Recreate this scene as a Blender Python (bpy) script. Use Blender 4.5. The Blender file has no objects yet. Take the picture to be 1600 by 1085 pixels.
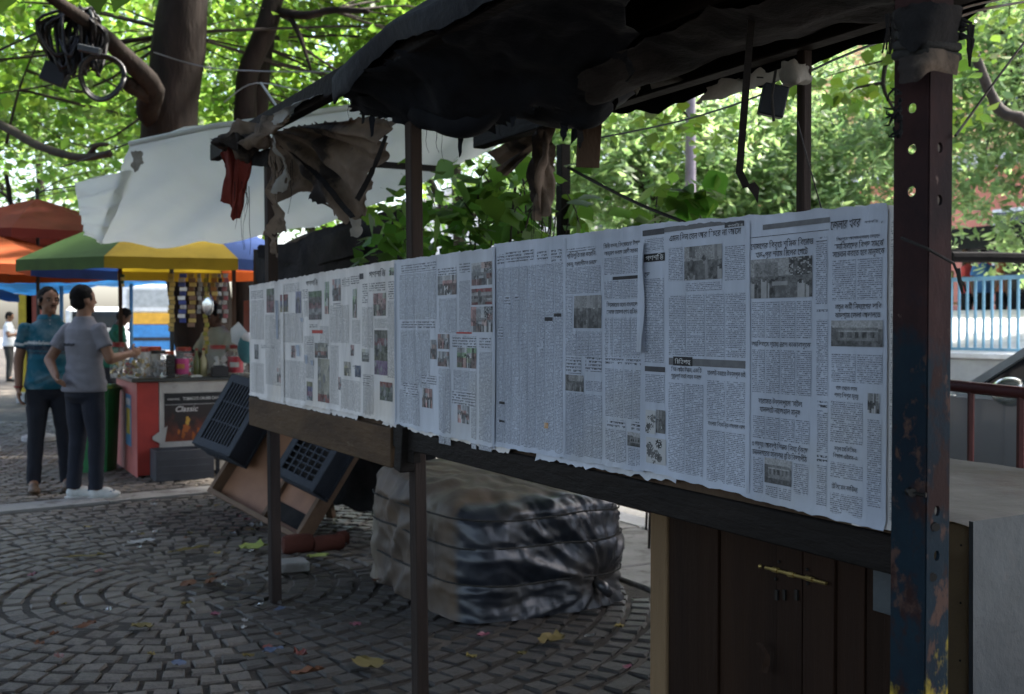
import bpy, bmesh, math, random
import numpy as np
from mathutils import Vector, Matrix, noise, Euler
random.seed(7); RNG = np.random.default_rng(11)
SC = bpy.context.scene; COL = SC.collection; R_ = math.radians
# ---------------------------------------------------------------- camera, world, sun, exposure
F_PX, CX_PX, CY_PX, HOR_PX, EYE = 1650.0, 800.0, 542.5, 509.0, 1.37
PITCH = math.atan((CY_PX - HOR_PX) / F_PX)
cam = bpy.data.objects.new('camera', bpy.data.cameras.new('camera')); COL.objects.link(cam)
cam.location = (0, 0, EYE); cam.rotation_euler = (math.pi / 2 - PITCH, 0, 0)
cam.data.sensor_width = 36; cam.data.lens = 36 * F_PX / 1600; cam.data.clip_start = .05; cam.data.clip_end = 600
cam.data.dof.use_dof = True; cam.data.dof.focus_distance = 2.5; cam.data.dof.aperture_fstop = 6.0
SC.camera = cam
W = bpy.data.worlds.new('World'); SC.world = W; W.use_nodes = True
SUN_EL, SUN_AZ = 58.0, 66.0          # a hazy sun beyond the street, to the right
_n = W.node_tree.nodes; _l = W.node_tree.links; _bg = _n['Background']
_sky = _n.new('ShaderNodeTexSky'); _sky.sky_type = 'NISHITA'; _sky.sun_disc = False
_sky.sun_elevation = R_(SUN_EL); _sky.sun_rotation = R_(SUN_AZ); _sky.dust_density = 4; _sky.air_density = 1.0; _sky.ozone_density = 1.0
_hs = _n.new('ShaderNodeHueSaturation'); _hs.inputs['Saturation'].default_value = .9
_l.new(_sky.outputs[0], _hs.inputs['Color']); _l.new(_hs.outputs[0], _bg.inputs[0]); _bg.inputs[1].default_value = .15
sun = bpy.data.objects.new('sun', bpy.data.lights.new('sun', 'SUN')); COL.objects.link(sun)
sun.data.energy = 5.0; sun.data.angle = R_(5); sun.data.color = (1, .95, .86)
_sd = Vector((math.sin(R_(SUN_AZ)) * math.cos(R_(SUN_EL)), math.cos(R_(SUN_AZ)) * math.cos(R_(SUN_EL)), math.sin(R_(SUN_EL))))
sun.rotation_euler = _sd.to_track_quat('Z', 'Y').to_euler(); sun.location = _sd * 60
vs = SC.view_settings; vs.view_transform = 'Standard'; vs.look = 'None'; vs.gamma = 1; vs.use_curve_mapping = False; vs.exposure = 2.35
SC.render.engine = 'CYCLES'
SC.cycles.max_bounces = 8; SC.cycles.transparent_max_bounces = 12; SC.cycles.caustics_reflective = False; SC.cycles.caustics_refractive = False
SC.cycles.use_denoising = True; SC.cycles.sample_clamp_indirect = 6
try: SC.cycles.denoiser = 'OPENIMAGEDENOISE'
except Exception: pass

# ---------------------------------------------------------------- surveying: a pixel and a distance give a point of the place
_u = Vector((0, math.sin(PITCH), math.cos(PITCH))); _f = Vector((0, math.cos(PITCH), -math.sin(PITCH)))
def ray(px, py): return Vector(((px - CX_PX) / F_PX, 0, 0)) + _u * (-(py - CY_PX) / F_PX) + _f
def at(px, py, Z):
    d = ray(px, py); return Vector((0, 0, EYE)) + d * (Z / d.y)
def gnd(px, py, z=0.0):
    d = ray(px, py); return Vector((0, 0, EYE)) + d * ((z - EYE) / d.z)
def proj(p):
    q = Vector(p) - Vector((0, 0, EYE)); dz = q.dot(_f)
    return (CX_PX + F_PX * q.x / dz, CY_PX - F_PX * q.dot(_u) / dz, dz)
# the board's own frame: s runs along it (away from us), o towards the viewer's side, z up
RB = Vector((.672, 1.817, 0)); DB = Vector((-.486, .874, 0)).normalized(); NB = Vector((-DB.y, DB.x, 0))
def B(s, o, z): return RB + DB * s + NB * o + Vector((0, 0, z))
def bpx(px, py):
    d = ray(px, py); o = Vector((0, 0, EYE)); t = (RB - o).dot(NB) / d.dot(NB); p = o + d * t
    return ((p - RB).dot(DB), p.z)
def smat(s, o, z):   # matrix of the board frame: x = along the board to the right of the picture, y = away from viewer, z up
    return Matrix.Translation(B(s, o, z)) @ Matrix((( -DB.x, -NB.x, 0, 0), (-DB.y, -NB.y, 0, 0), (0, 0, 1, 0), (0, 0, 0, 1)))

# ---------------------------------------------------------------- mesh helpers
class MB:
    def __init__(s): s.v = []; s.f = []; s.uv = None
    def add(s, vs_, fs):
        b = len(s.v); s.v += [tuple(v) for v in vs_]; s.f += [tuple(i + b for i in f) for f in fs]; return s
    def box(s, c, size, M=None, bev=0, taper=1.0):
        hx, hy, hz = [q / 2 for q in size]
        if bev:
            bm = bmesh.new(); bmesh.ops.create_cube(bm, size=1)
            for v in bm.verts: v.co = Vector((v.co.x * size[0], v.co.y * size[1], v.co.z * size[2]))
            bmesh.ops.bevel(bm, geom=bm.edges[:], offset=bev, segments=1, affect='EDGES')
            bm.verts.index_update(); vv = [v.co.copy() for v in bm.verts]; ff = [[v.index for v in f.verts] for f in bm.faces]; bm.free()
        else:
            vv = [Vector((x, y, z)) for z in (-hz, hz) for y in (-hy, hy) for x in (-hx, hx)]
            ff = [(0, 2, 3, 1), (4, 5, 7, 6), (0, 1, 5, 4), (2, 6, 7, 3), (0, 4, 6, 2), (1, 3, 7, 5)]
        if taper != 1:
            for v in vv:
                if v.z > 0: v.x *= taper; v.y *= taper
        c = Vector(c)
        if M is not None: vv = [(M @ v if len(M) == 3 else M.to_3x3() @ v) for v in vv]
        return s.add([v + c for v in vv], ff)
    def mbox(s, M, lo, hi, bev=0):       # axis box lo..hi in the frame M (4x4)
        lo, hi = Vector(lo), Vector(hi); c = (lo + hi) / 2
        return s.box(M @ c, hi - lo, M.to_3x3(), bev)
    def beam(s, p0, p1, w, h, up=(0, 0, 1), bev=0):
        p0, p1 = Vector(p0), Vector(p1); x = (p1 - p0); L = x.length; x.normalize(); y = Vector(up).cross(x)
        if y.length < 1e-4: y = Vector((0, 1, 0)).cross(x)
        y.normalize(); z = x.cross(y)
        return s.box((p0 + p1) / 2, (L, w, h), Matrix((x, y, z)).transposed(), bev)
    def tube(s, pts, rad, n=8, cap=True):
        pts = [Vector(p) for p in pts]; k = len(pts)
        if not hasattr(rad, '__len__'): rad = [rad] * k
        t0 = (pts[1] - pts[0]).normalized(); a = t0.orthogonal().normalized(); vv = []; ff = []
        for i, p in enumerate(pts):
            t = (pts[min(i + 1, k - 1)] - pts[max(i - 1, 0)])
            if t.length < 1e-9: t = t0.copy()
            t.normalize(); a = (a - t * a.dot(t)); a = a.normalized() if a.length > 1e-6 else t.orthogonal().normalized(); b = t.cross(a)
            for j in range(n):
                w = 2 * math.pi * j / n; vv.append(p + (a * math.cos(w) + b * math.sin(w)) * rad[i])
        for i in range(k - 1):
            for j in range(n): ff.append((i * n + j, i * n + (j + 1) % n, (i + 1) * n + (j + 1) % n, (i + 1) * n + j))
        if cap: ff.append(tuple(range(n))[::-1]); ff.append(tuple(range((k - 1) * n, k * n)))
        return s.add(vv, ff)
    def lathe(s, c, prof, n=16, M=None, sq=0):
        c = Vector(c); vv = []; ff = []; k = len(prof)
        for (r, z) in prof:
            for j in range(n):
                w = 2 * math.pi * (j + .5) / n; q = 1
                if sq: q = 1 / (abs(math.cos(w)) ** sq + abs(math.sin(w)) ** sq) ** (1 / sq)
                v = Vector((math.cos(w) * r * q, math.sin(w) * r * q, z)); vv.append((M @ v if M is not None else v) + c)
        for i in range(k - 1):
            for j in range(n): ff.append((i * n + j, i * n + (j + 1) % n, (i + 1) * n + (j + 1) % n, (i + 1) * n + j))
        ff.append(tuple(range(n))[::-1]); ff.append(tuple(range((k - 1) * n, k * n)))
        return s.add(vv, ff)
    def ell(s, c, r, M=None, n=12, m=8):
        c = Vector(c); vv = []; ff = []
        r = (r, r, r) if not hasattr(r, '__len__') else r
        prof = [(math.sin(math.pi * i / m), -math.cos(math.pi * i / m)) for i in range(1, m)]
        for a, z in prof:
            for j in range(n):
                w = 2 * math.pi * j / n; v = Vector((a * math.cos(w) * r[0], a * math.sin(w) * r[1], z * r[2])); vv.append((M @ v if M is not None else v) + c)
        k = len(prof); b = len(vv)
        for sg in (-1, 1):
            v = Vector((0, 0, sg * r[2])); vv.append((M @ v if M is not None else v) + c)
        for i in range(k - 1):
            for j in range(n): ff.append((i * n + j, i * n + (j + 1) % n, (i + 1) * n + (j + 1) % n, (i + 1) * n + j))
        for j in range(n): ff.append((b, (j + 1) % n, j)); ff.append((b + 1, (k - 1) * n + j, (k - 1) * n + (j + 1) % n))
        return s.add(vv, ff)
    def cap(s, p0, p1, r0, r1, n=12):    # tapered capsule
        p0, p1 = Vector(p0), Vector(p1); t = p1 - p0; L = t.length or 1e-6; t.normalize()
        pts = []; rr = []
        for a in (80, 55, 28): pts.append(p0 - t * r0 * math.sin(R_(a))); rr.append(r0 * math.cos(R_(a)))
        for q in (0, .5, 1): pts.append(p0 + t * L * q); rr.append(r0 + (r1 - r0) * q)
        for a in (28, 55, 80): pts.append(p1 + t * r1 * math.sin(R_(a))); rr.append(r1 * math.cos(R_(a)))
        return s.tube(pts, rr, n)
    def rings(s, rings, n=16):           # loft of ellipses (centre, rx, ry, yaw)
        vv = []; ff = []
        for (c, rx, ry, yaw) in rings:
            for j in range(n):
                w = 2 * math.pi * j / n; x, y = rx * math.cos(w), ry * math.sin(w)
                vv.append((c[0] + x * math.cos(yaw) - y * math.sin(yaw), c[1] + x * math.sin(yaw) + y * math.cos(yaw), c[2]))
        k = len(rings)
        for i in range(k - 1):
            for j in range(n): ff.append((i * n + j, i * n + (j + 1) % n, (i + 1) * n + (j + 1) % n, (i + 1) * n + j))
        ff.append(tuple(range(n))[::-1]); ff.append(tuple(range((k - 1) * n, k * n)))
        return s.add(vv, ff)
    def grid(s, P, mask=None):
        nu, nv = len(P), len(P[0]); ff = []
        for i in range(nu - 1):
            for j in range(nv - 1):
                if mask is None or mask(i, j): ff.append((i * nv + j, (i + 1) * nv + j, (i + 1) * nv + j + 1, i * nv + j + 1))
        return s.add([p for row in P for p in row], ff)
    def prism(s, poly, M, t):            # polygon in the xy plane of M, extruded by t along its z
        n = len(poly); vv = [M @ Vector((x, y, 0)) for x, y in poly] + [M @ Vector((x, y, t)) for x, y in poly]
        ff = [tuple(range(n))[::-1], tuple(range(n, 2 * n))] + [(i, (i + 1) % n, n + (i + 1) % n, n + i) for i in range(n)]
        return s.add(vv, ff)
    def build(s, name, mat, parent=None, smooth=None, loc=None, keep=False):
        me = bpy.data.meshes.new(name); vv = s.v
        o = bpy.data.objects.new(name, me); COL.objects.link(o)
        if parent is not None:
            o.parent = parent; r = parent
            while r.parent is not None: r = r.parent
            if not keep:
                inv = Matrix(r['_m']).inverted() if '_m' in r else r.matrix_basis.inverted(); vv = [inv @ Vector(v) for v in vv]
        elif loc is not None:
            l = Vector(loc); vv = [Vector(v) - l for v in vv]; o.location = l
        me.from_pydata([tuple(v) for v in vv], [], s.f)
        bm = bmesh.new(); bm.from_mesh(me); bmesh.ops.recalc_face_normals(bm, faces=bm.faces[:]); bm.to_mesh(me); bm.free()
        if smooth is not None:
            me.polygons.foreach_set('use_smooth', [True] * len(me.polygons))
            if smooth < 180: me.set_sharp_from_angle(angle=R_(smooth))
        for m in (mat if isinstance(mat, (list, tuple)) else [mat]): me.materials.append(m)
        return o
def tag(o, label=None, cat=None, group=None, kind=None):
    if label: o['label'] = label
    if cat: o['category'] = cat
    if group: o['group'] = group
    if kind: o['kind'] = kind
    return o
def thing(name, label, cat, loc=(0, 0, 0), rz=0, group=None):
    o = bpy.data.objects.new(name, None); COL.objects.link(o); o.empty_display_size = .1
    o.location = loc; o.rotation_euler = (0, 0, rz)
    return tag(o, label, cat, group)
ROOTM = {}
def copy_tree(o, parent=None):
    c = o.copy(); COL.objects.link(c); c.parent = parent
    for ch in list(o.children): copy_tree(ch, c)
    return c
def evaluated(mb, mods):
    me = bpy.data.meshes.new('tmp'); me.from_pydata(mb.v, [], mb.f); o = bpy.data.objects.new('tmp', me); COL.objects.link(o)
    for typ, kw in mods:
        m = o.modifiers.new('m', typ)
        for k, v in kw.items(): setattr(m, k, v)
    dg = bpy.context.evaluated_depsgraph_get(); dg.update()
    r = bpy.data.meshes.new_from_object(o.evaluated_get(dg)); bpy.data.objects.remove(o); bpy.data.meshes.remove(me)
    out = MB(); n = len(r.vertices); co = np.empty(n * 3); r.vertices.foreach_get('co', co); out.v = [tuple(x) for x in co.reshape(-1, 3)]
    out.f = [tuple(p.vertices) for p in r.polygons]; bpy.data.meshes.remove(r); return out
def fuse(mb, vox, it=4, fac=.5): return evaluated(mb, [('REMESH', dict(mode='VOXEL', voxel_size=vox)), ('SMOOTH', dict(iterations=it, factor=fac))])
def nz(x, y=0, z=0): return noise.noise(Vector((x, y, z)))
def fbm(x, y=0, z=0): return nz(x, y, z) + .5 * nz(2.1 * x, 2.1 * y, 2.1 * z + 7) + .25 * nz(4.3 * x, 4.3 * y, 4.3 * z + 3)

# ---------------------------------------------------------------- materials
def rgb(h):
    h = h.lstrip('#'); c = [int(h[i:i + 2], 16) / 255 for i in (0, 2, 4)]
    return tuple(x / 12.92 if x <= .04045 else ((x + .055) / 1.055) ** 2.4 for x in c)
def c4(c): return (*(rgb(c) if isinstance(c, str) else c), 1)
def mat(name, col, col2=None, scale=6, rough=.75, bump=.15, bscale=None, metal=0, stretch=(1, 1, 1), spec=.3, spots=None, spot_scale=3, spot_lo=.52, spot_hi=.6, trans=0, trans_col=None, vcol=None, rnd=0, sheen=0, detail=5, coat=0):
    m = bpy.data.materials.new(name); m.use_nodes = True; N = m.node_tree.nodes; L = m.node_tree.links
    p = N['Principled BSDF']; p.inputs['Roughness'].default_value = rough; p.inputs['Metallic'].default_value = metal
    p.inputs['Specular IOR Level'].default_value = spec; p.inputs['Coat Weight'].default_value = coat
    tc = N.new('ShaderNodeTexCoord'); mp = N.new('ShaderNodeMapping'); mp.inputs['Scale'].default_value = stretch; L.new(tc.outputs['Object'], mp.inputs[0])
    def nt(sc, det=detail, rg=.6):
        t = N.new('ShaderNodeTexNoise'); t.inputs['Scale'].default_value = sc; t.inputs['Detail'].default_value = det; t.inputs['Roughness'].default_value = rg; L.new(mp.outputs[0], t.inputs['Vector']); return t
    def mix(a, b, fac, bt='MIX'):
        x = N.new('ShaderNodeMix'); x.data_type = 'RGBA'; x.blend_type = bt
        for inp, val in ((x.inputs[6], a), (x.inputs[7], b), (x.inputs[0], fac)):
            if isinstance(val, bpy.types.NodeSocket): L.new(val, inp)
            else: inp.default_value = val
        return x.outputs[2]
    def ramp(src, lo, hi):
        r = N.new('ShaderNodeMapRange'); r.inputs[1].default_value = lo; r.inputs[2].default_value = hi; L.new(src, r.inputs[0]); return r.outputs[0]
    if vcol:
        a = N.new('ShaderNodeAttribute'); a.attribute_name = vcol; base = a.outputs['Color']
        base = mix(base, (.5, .5, .5, 1), ramp(nt(scale).outputs[0], .45, 1.6))
    else:
        c1 = c4(col); c2 = c4(col2) if col2 else tuple(x * .6 for x in c1[:3]) + (1,)
        base = mix(c1, c2, ramp(nt(scale).outputs[0], .32, .68))
    if spots: base = mix(base, c4(spots), ramp(nt(spot_scale, 8, .65).outputs[0], spot_lo, spot_hi))
    if rnd:
        oi = N.new('ShaderNodeObjectInfo'); g = N.new('ShaderNodeNewGeometry'); ad = N.new('ShaderNodeMath'); ad.operation = 'ADD'; L.new(oi.outputs['Random'], ad.inputs[0]); L.new(g.outputs['Random Per Island'], ad.inputs[1])
        fr = N.new('ShaderNodeMath'); fr.operation = 'FRACT'; L.new(ad.outputs[0], fr.inputs[0])
        h = N.new('ShaderNodeHueSaturation'); L.new(base, h.inputs['Color'])
        r1 = N.new('ShaderNodeMapRange'); r1.inputs[3].default_value = 1 - rnd; r1.inputs[4].default_value = 1 + rnd; L.new(fr.outputs[0], r1.inputs[0]); L.new(r1.outputs[0], h.inputs['Value'])
        base = h.outputs[0]
    L.new(base, p.inputs['Base Color'])
    if bump:
        b = N.new('ShaderNodeBump'); b.inputs['Strength'].default_value = min(1, bump * 2); b.inputs['Distance'].default_value = .01 if bump < .5 else .02
        L.new(nt(bscale or scale * 6, 6).outputs[0], b.inputs['Height']); L.new(b.outputs[0], p.inputs['Normal'])
    if trans:
        t = N.new('ShaderNodeBsdfTranslucent'); mx = N.new('ShaderNodeMixShader'); mx.inputs[0].default_value = trans
        if trans_col: t.inputs[0].default_value = c4(trans_col)
        else: L.new(base, t.inputs[0])
        L.new(p.outputs[0], mx.inputs[1]); L.new(t.outputs[0], mx.inputs[2]); L.new(mx.outputs[0], N['Material Output'].inputs[0])
    return m
def leafmat(name, col, tcol, var=.35, trans=.5, yellow=None):
    m = bpy.data.materials.new(name); m.use_nodes = True; N = m.node_tree.nodes; L = m.node_tree.links; p = N['Principled BSDF']
    p.inputs['Roughness'].default_value = .45; p.inputs['Specular IOR Level'].default_value = .35
    g = N.new('ShaderNodeNewGeometry'); oi = N.new('ShaderNodeObjectInfo'); ad = N.new('ShaderNodeMath'); ad.operation = 'ADD'; fr = N.new('ShaderNodeMath'); fr.operation = 'FRACT'
    L.new(oi.outputs['Random'], ad.inputs[0]); L.new(g.outputs['Random Per Island'], ad.inputs[1]); L.new(ad.outputs[0], fr.inputs[0])
    t = N.new('ShaderNodeBsdfTranslucent'); mx = N.new('ShaderNodeMixShader'); mx.inputs[0].default_value = trans
    for c, sock in ((col, p.inputs['Base Color']), (tcol, t.inputs[0])):
        h = N.new('ShaderNodeHueSaturation'); h.inputs['Color'].default_value = c4(c)
        r = N.new('ShaderNodeMapRange'); r.inputs[3].default_value = 1 - var; r.inputs[4].default_value = 1 + var; L.new(fr.outputs[0], r.inputs[0]); L.new(r.outputs[0], h.inputs['Value'])
        m2 = N.new('ShaderNodeMath'); m2.operation = 'MULTIPLY'; m2.inputs[1].default_value = 7.31; L.new(fr.outputs[0], m2.inputs[0]); m3 = N.new('ShaderNodeMath'); m3.operation = 'FRACT'; L.new(m2.outputs[0], m3.inputs[0])
        r2 = N.new('ShaderNodeMapRange'); r2.inputs[3].default_value = .475; r2.inputs[4].default_value = .515; L.new(m3.outputs[0], r2.inputs[0]); L.new(r2.outputs[0], h.inputs['Hue'])
        L.new(h.outputs[0], sock)
    L.new(p.outputs[0], mx.inputs[1]); L.new(t.outputs[0], mx.inputs[2]); L.new(mx.outputs[0], N['Material Output'].inputs[0])
    return m
M = {}
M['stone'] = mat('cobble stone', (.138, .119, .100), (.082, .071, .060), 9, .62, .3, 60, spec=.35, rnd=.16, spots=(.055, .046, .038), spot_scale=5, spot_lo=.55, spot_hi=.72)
M['grime_shaded_stone'] = mat('grimy wet cobble', (.062, .054, .047), (.034, .030, .026), 9, .5, .35, 60, spec=.35, rnd=.25, spots=(.022, .018, .015), spot_scale=6, spot_lo=.5, spot_hi=.7)  # dark cobble colour: wet grime and the roof's shade together
M['dirt'] = mat('joint dirt', (.042, .034, .027), (.022, .018, .015), 5, .85, .4, 60, spots=(.09, .075, .06), spot_scale=2)
M['slab'] = mat('cement slab', (.26, .25, .235), (.17, .165, .155), 3, .8, .2, 30, spots=(.12, .11, .10), spot_scale=4)
M['asphalt'] = mat('street asphalt', (.20, .195, .19), (.14, .138, .135), 2, .85, .2, 60)
M['concrete'] = mat('concrete', (.42, .42, .42), (.28, .28, .28), 2, .85, .2, 20)
M['old_wood'] = mat('old brown wood', (.085, .055, .036), (.035, .024, .017), 5, .8, .4, 30, stretch=(1, 1, .12), spots=(.14, .11, .08), spot_scale=3, spot_lo=.6, spot_hi=.7, spec=.08)
M['post_wood'] = mat('weathered post wood', (.046, .033, .026), (.018, .014, .013), 7, .8, .4, 40, stretch=(1, 1, .08), spec=.08)
M['rail_wood'] = mat('rail wood', (.10, .062, .034), (.042, .027, .018), 4, .75, .35, 30, stretch=(.4, .4, 1.5), spots=(.22, .19, .15), spot_scale=5, spot_lo=.62, spot_hi=.7, spec=.08)
M['plank_black'] = mat('near-black plank', (.014, .011, .010), (.008, .007, .007), 4, .8, .3, 30, spec=.08)  # even near-black wood for roof planks, rafters and the front beam
M['rail_dark'] = mat('dark rail wood', (.018, .014, .012), (.009, .008, .007), 4, .7, .35, 30, stretch=(.4, .4, 1.5), spots=(.09, .075, .06), spot_scale=4, spot_lo=.62, spot_hi=.7, spec=.08)
M['cab_wood'] = mat('cabinet wood', (.026, .013, .007), (.012, .0065, .0045), 4, .6, .3, 30, stretch=(1, 1, .1), rnd=.3, spec=.08)
M['pale_wood'] = mat('pale raw timber', (.20, .13, .07), (.11, .072, .04), 5, .75, .3, 30, stretch=(1, 1, .12), spec=.08)
M['tray_wood'] = mat('tray plywood', (.30, .155, .09), (.20, .10, .06), 3, .6, .15, 20, stretch=(1, 1, 1))
M['tray_frame'] = mat('tray frame', (.14, .085, .05), (.08, .048, .03), 4, .7, .25, 30)
M['black_tarp'] = mat('black tarpaulin', (.012, .014, .018), (.006, .007, .010), 2, .75, .35, 14, spec=.12)
M['rust'] = mat('rusty painted steel', (.030, .058, .088), (.018, .030, .05), 3, .55, .3, 40, metal=.1, stretch=(1, 1, .5), spots=(.13, .055, .035), spot_scale=5, spot_lo=.53, spot_hi=.60)
M['rust_red'] = mat('red oxide steel', (.075, .034, .030), (.03, .018, .018), 6, .65, .3, 40, spots=(.16, .11, .09), spot_scale=8, spot_lo=.66, spot_hi=.7)
def _postmat():
    m = bpy.data.materials.new('red oxide and flaking blue paint'); m.use_nodes = True; N = m.node_tree.nodes; L = m.node_tree.links; p = N['Principled BSDF']; p.inputs['Roughness'].default_value = .75; p.inputs['Specular IOR Level'].default_value = .1
    tc = N.new('ShaderNodeTexCoord'); sx = N.new('ShaderNodeSeparateXYZ'); L.new(tc.outputs['Object'], sx.inputs[0])
    def nt(sc, det=6, st=(1, 1, .6)):
        mp = N.new('ShaderNodeMapping'); mp.inputs['Scale'].default_value = st; L.new(tc.outputs['Object'], mp.inputs[0]); t = N.new('ShaderNodeTexNoise'); t.inputs['Scale'].default_value = sc; t.inputs['Detail'].default_value = det; t.inputs['Roughness'].default_value = .65; L.new(mp.outputs[0], t.inputs['Vector']); return t.outputs[0]
    def rg(v, a, b):
        r = N.new('ShaderNodeMapRange'); r.inputs[1].default_value = a; r.inputs[2].default_value = b; L.new(v, r.inputs[0]); return r.outputs[0]
    def mix(a, b, f):
        k = N.new('ShaderNodeMix'); k.data_type = 'RGBA'
        for i, x in ((6, a), (7, b), (0, f)):
            if isinstance(x, tuple): k.inputs[i].default_value = x
            else: L.new(x, k.inputs[i])
        return k.outputs[2]
    red = mix((.036, .017, .016, 1), (.016, .010, .011, 1), rg(nt(9), .35, .65)); red = mix(red, (.13, .09, .075, 1), rg(nt(26), .66, .72))
    blue = mix((.009, .021, .030, 1), (.006, .010, .016, 1), rg(nt(5), .35, .65)); blue = mix(blue, (.062, .036, .028, 1), rg(nt(20), .55, .61)); blue = mix(blue, (.022, .011, .010, 1), rg(nt(13), .52, .60))
    ad = N.new('ShaderNodeMath'); ad.operation = 'MULTIPLY_ADD'; L.new(nt(12), ad.inputs[0]); ad.inputs[1].default_value = .55; L.new(sx.outputs[2], ad.inputs[2])
    c = mix(blue, red, rg(ad.outputs[0], 1.58, 1.66)); c = mix((.30, .22, .025, 1), c, rg(ad.outputs[0], 1.00, 1.06)); L.new(c, p.inputs['Base Color'])
    b = N.new('ShaderNodeBump'); b.inputs['Strength'].default_value = .7; b.inputs['Distance'].default_value = .004; L.new(nt(30), b.inputs['Height']); L.new(b.outputs[0], p.inputs['Normal']); return m
M['post_paint'] = _postmat()
M['yellow_paint'] = mat('yellow paint daub', (.36, .26, .03), (.10, .07, .03), 14, .7, .2, 40)
M['white_tarp'] = mat('white tarpaulin', (.60, .62, .59), (.48, .50, .47), 1.6, .6, .35, 6, trans=.45, trans_col=(.78, .80, .76), spots=(.46, .45, .40), spot_scale=1.5, spot_lo=.55, spot_hi=.75)
M['rag_brown'] = mat('brown rag sheet', (.19, .145, .11), (.09, .068, .052), 5, .85, .4, 25, trans=.12, spots=(.035, .03, .028), spot_scale=3, spot_lo=.52, spot_hi=.6, spec=.08)
M['rag_dark'] = mat('dark rag', (.03, .027, .026), (.012, .012, .013), 5, .85, .4, 25, spec=.08)
M['rag_pale'] = mat('pale plastic rag', (.32, .31, .28), (.17, .16, .14), 6, .6, .4, 25, trans=.25)
M['rag_red'] = mat('red cloth rag', (.20, .035, .022), (.11, .02, .016), 5, .85, .3, 25, trans=.2)
M['bundle_l'] = mat('brown tarpaulin wrap', (.095, .066, .042), (.038, .026, .018), 3, .5, .6, 12, spots=(.17, .145, .10), spot_scale=3, spot_lo=.55, spot_hi=.75)
M['bundle_r'] = mat('black plastic wrap', (.020, .023, .030), (.012, .014, .018), 3, .30, .28, 9, spec=.6, spots=(.07, .06, .05), spot_scale=3, spot_lo=.56, spot_hi=.7)
M['rope'] = mat('rope', (.03, .028, .025), None, 20, .9, .3, 90)
M['black_plastic'] = mat('black crate plastic', (.014, .017, .023), (.008, .010, .013), 5, .5, .12, 30, spec=.22)
M['cable'] = mat('black cable', (.012, .012, .014), None, 8, .45, .1, 30)
M['matte_black'] = mat('matte black', (.012, .012, .013), None, 8, .9, .1, 30, spec=.05)
M['wire'] = mat('grey wire', (.25, .26, .27), None, 8, .5, 0)
M['tin'] = mat('grey painted sheet metal', (.058, .068, .074), (.036, .042, .047), 3, .55, .4, 7, metal=.2, spots=(.07, .07, .07), spot_scale=9, spot_lo=.6, spot_hi=.72)
M['tin_top'] = mat('worn sheet metal lid', (.10, .097, .088), (.055, .053, .048), 3, .75, .3, 12, metal=.05, spots=(.06, .045, .034), spot_scale=3, spot_lo=.5, spot_hi=.66)
M['brass'] = mat('brass', (.45, .34, .12), (.25, .18, .07), 10, .4, .05, 40, metal=.8)
M['nail'] = mat('iron nail', (.03, .028, .026), None, 10, .5, 0, metal=.6)
M['bark'] = mat('tree bark', (.028, .022, .019), (.012, .010, .009), 5, .9, .9, 14, stretch=(1, 1, .3), spec=.08)
M['bark_dark'] = mat('dark twig bark', (.045, .036, .030), (.022, .018, .016), 6, .9, .4, 20)
M['leaf'] = leafmat('bright leaf', (.065, .12, .025), (.24, .43, .055), .4, .55)
M['leaf_far'] = leafmat('far leaf', (.075, .125, .04), (.26, .44, .09), .4, .5)
M['leaf_shade'] = leafmat('shade canopy leaf', (.045, .062, .032), (.07, .10, .05), .3, .25)  # darkened leaves for the added overhead canopy, to let less light through
M['leaf_pale'] = leafmat('pale feathery leaf', (.095, .15, .075), (.34, .52, .19), .4, .5)
M['leaf_dark'] = leafmat('vine leaf', (.05, .11, .02), (.13, .30, .035), .4, .5)
M['red_paint'] = mat('red paint', (.36, .04, .03), (.24, .03, .025), 4, .5, .1, 20, spots=(.10, .03, .03), spot_scale=4, spot_lo=.6, spot_hi=.75)
M['pink_paint'] = mat('faded red paint', (.44, .14, .12), (.33, .085, .07), 3, .6, .1, 20, spots=(.22, .09, .08), spot_scale=4, spot_lo=.6, spot_hi=.75)
M['grey_board'] = mat('grey cement board', (.40, .39, .36), (.27, .26, .245), 4, .8, .15, 25, spots=(.16, .14, .12), spot_scale=5, spot_lo=.6, spot_hi=.72)
M['counter'] = mat('dark counter top', (.05, .055, .05), (.025, .027, .025), 4, .35, .1, 20)
def plain(name, c, rough=.6, metal=0, spec=.3, var=.7, trans=0):
    if name not in M:
        cc = rgb(c) if isinstance(c, str) else c
        M[name] = mat(name, cc, tuple(x * var for x in cc), 5, rough, .06, 30, metal=metal, spec=spec, trans=trans)
    return M[name]
def glassmat():
    m = bpy.data.materials.new('clear jar plastic'); m.use_nodes = True; N = m.node_tree.nodes; L = m.node_tree.links
    p = N['Principled BSDF']; p.inputs['Base Color'].default_value = (.9, .92, .9, 1); p.inputs['Roughness'].default_value = .12
    t = N.new('ShaderNodeBsdfTransparent'); mx = N.new('ShaderNodeMixShader'); mx.inputs[0].default_value = .10
    L.new(t.outputs[0], mx.inputs[1]); L.new(p.outputs[0], mx.inputs[2]); L.new(mx.outputs[0], N['Material Output'].inputs[0]); return m
M['jar'] = glassmat()
M['stain'] = mat('orange paste stain', (.40, .19, .05), (.55, .48, .40), 40, .8, 0)
def carglass():
    m = bpy.data.materials.new('dark car glass'); m.use_nodes = True; p = m.node_tree.nodes['Principled BSDF']
    p.inputs['Base Color'].default_value = (.02, .025, .03, 1); p.inputs['Roughness'].default_value = .05; p.inputs['Specular IOR Level'].default_value = .6; return m
M['glass'] = carglass()
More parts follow.
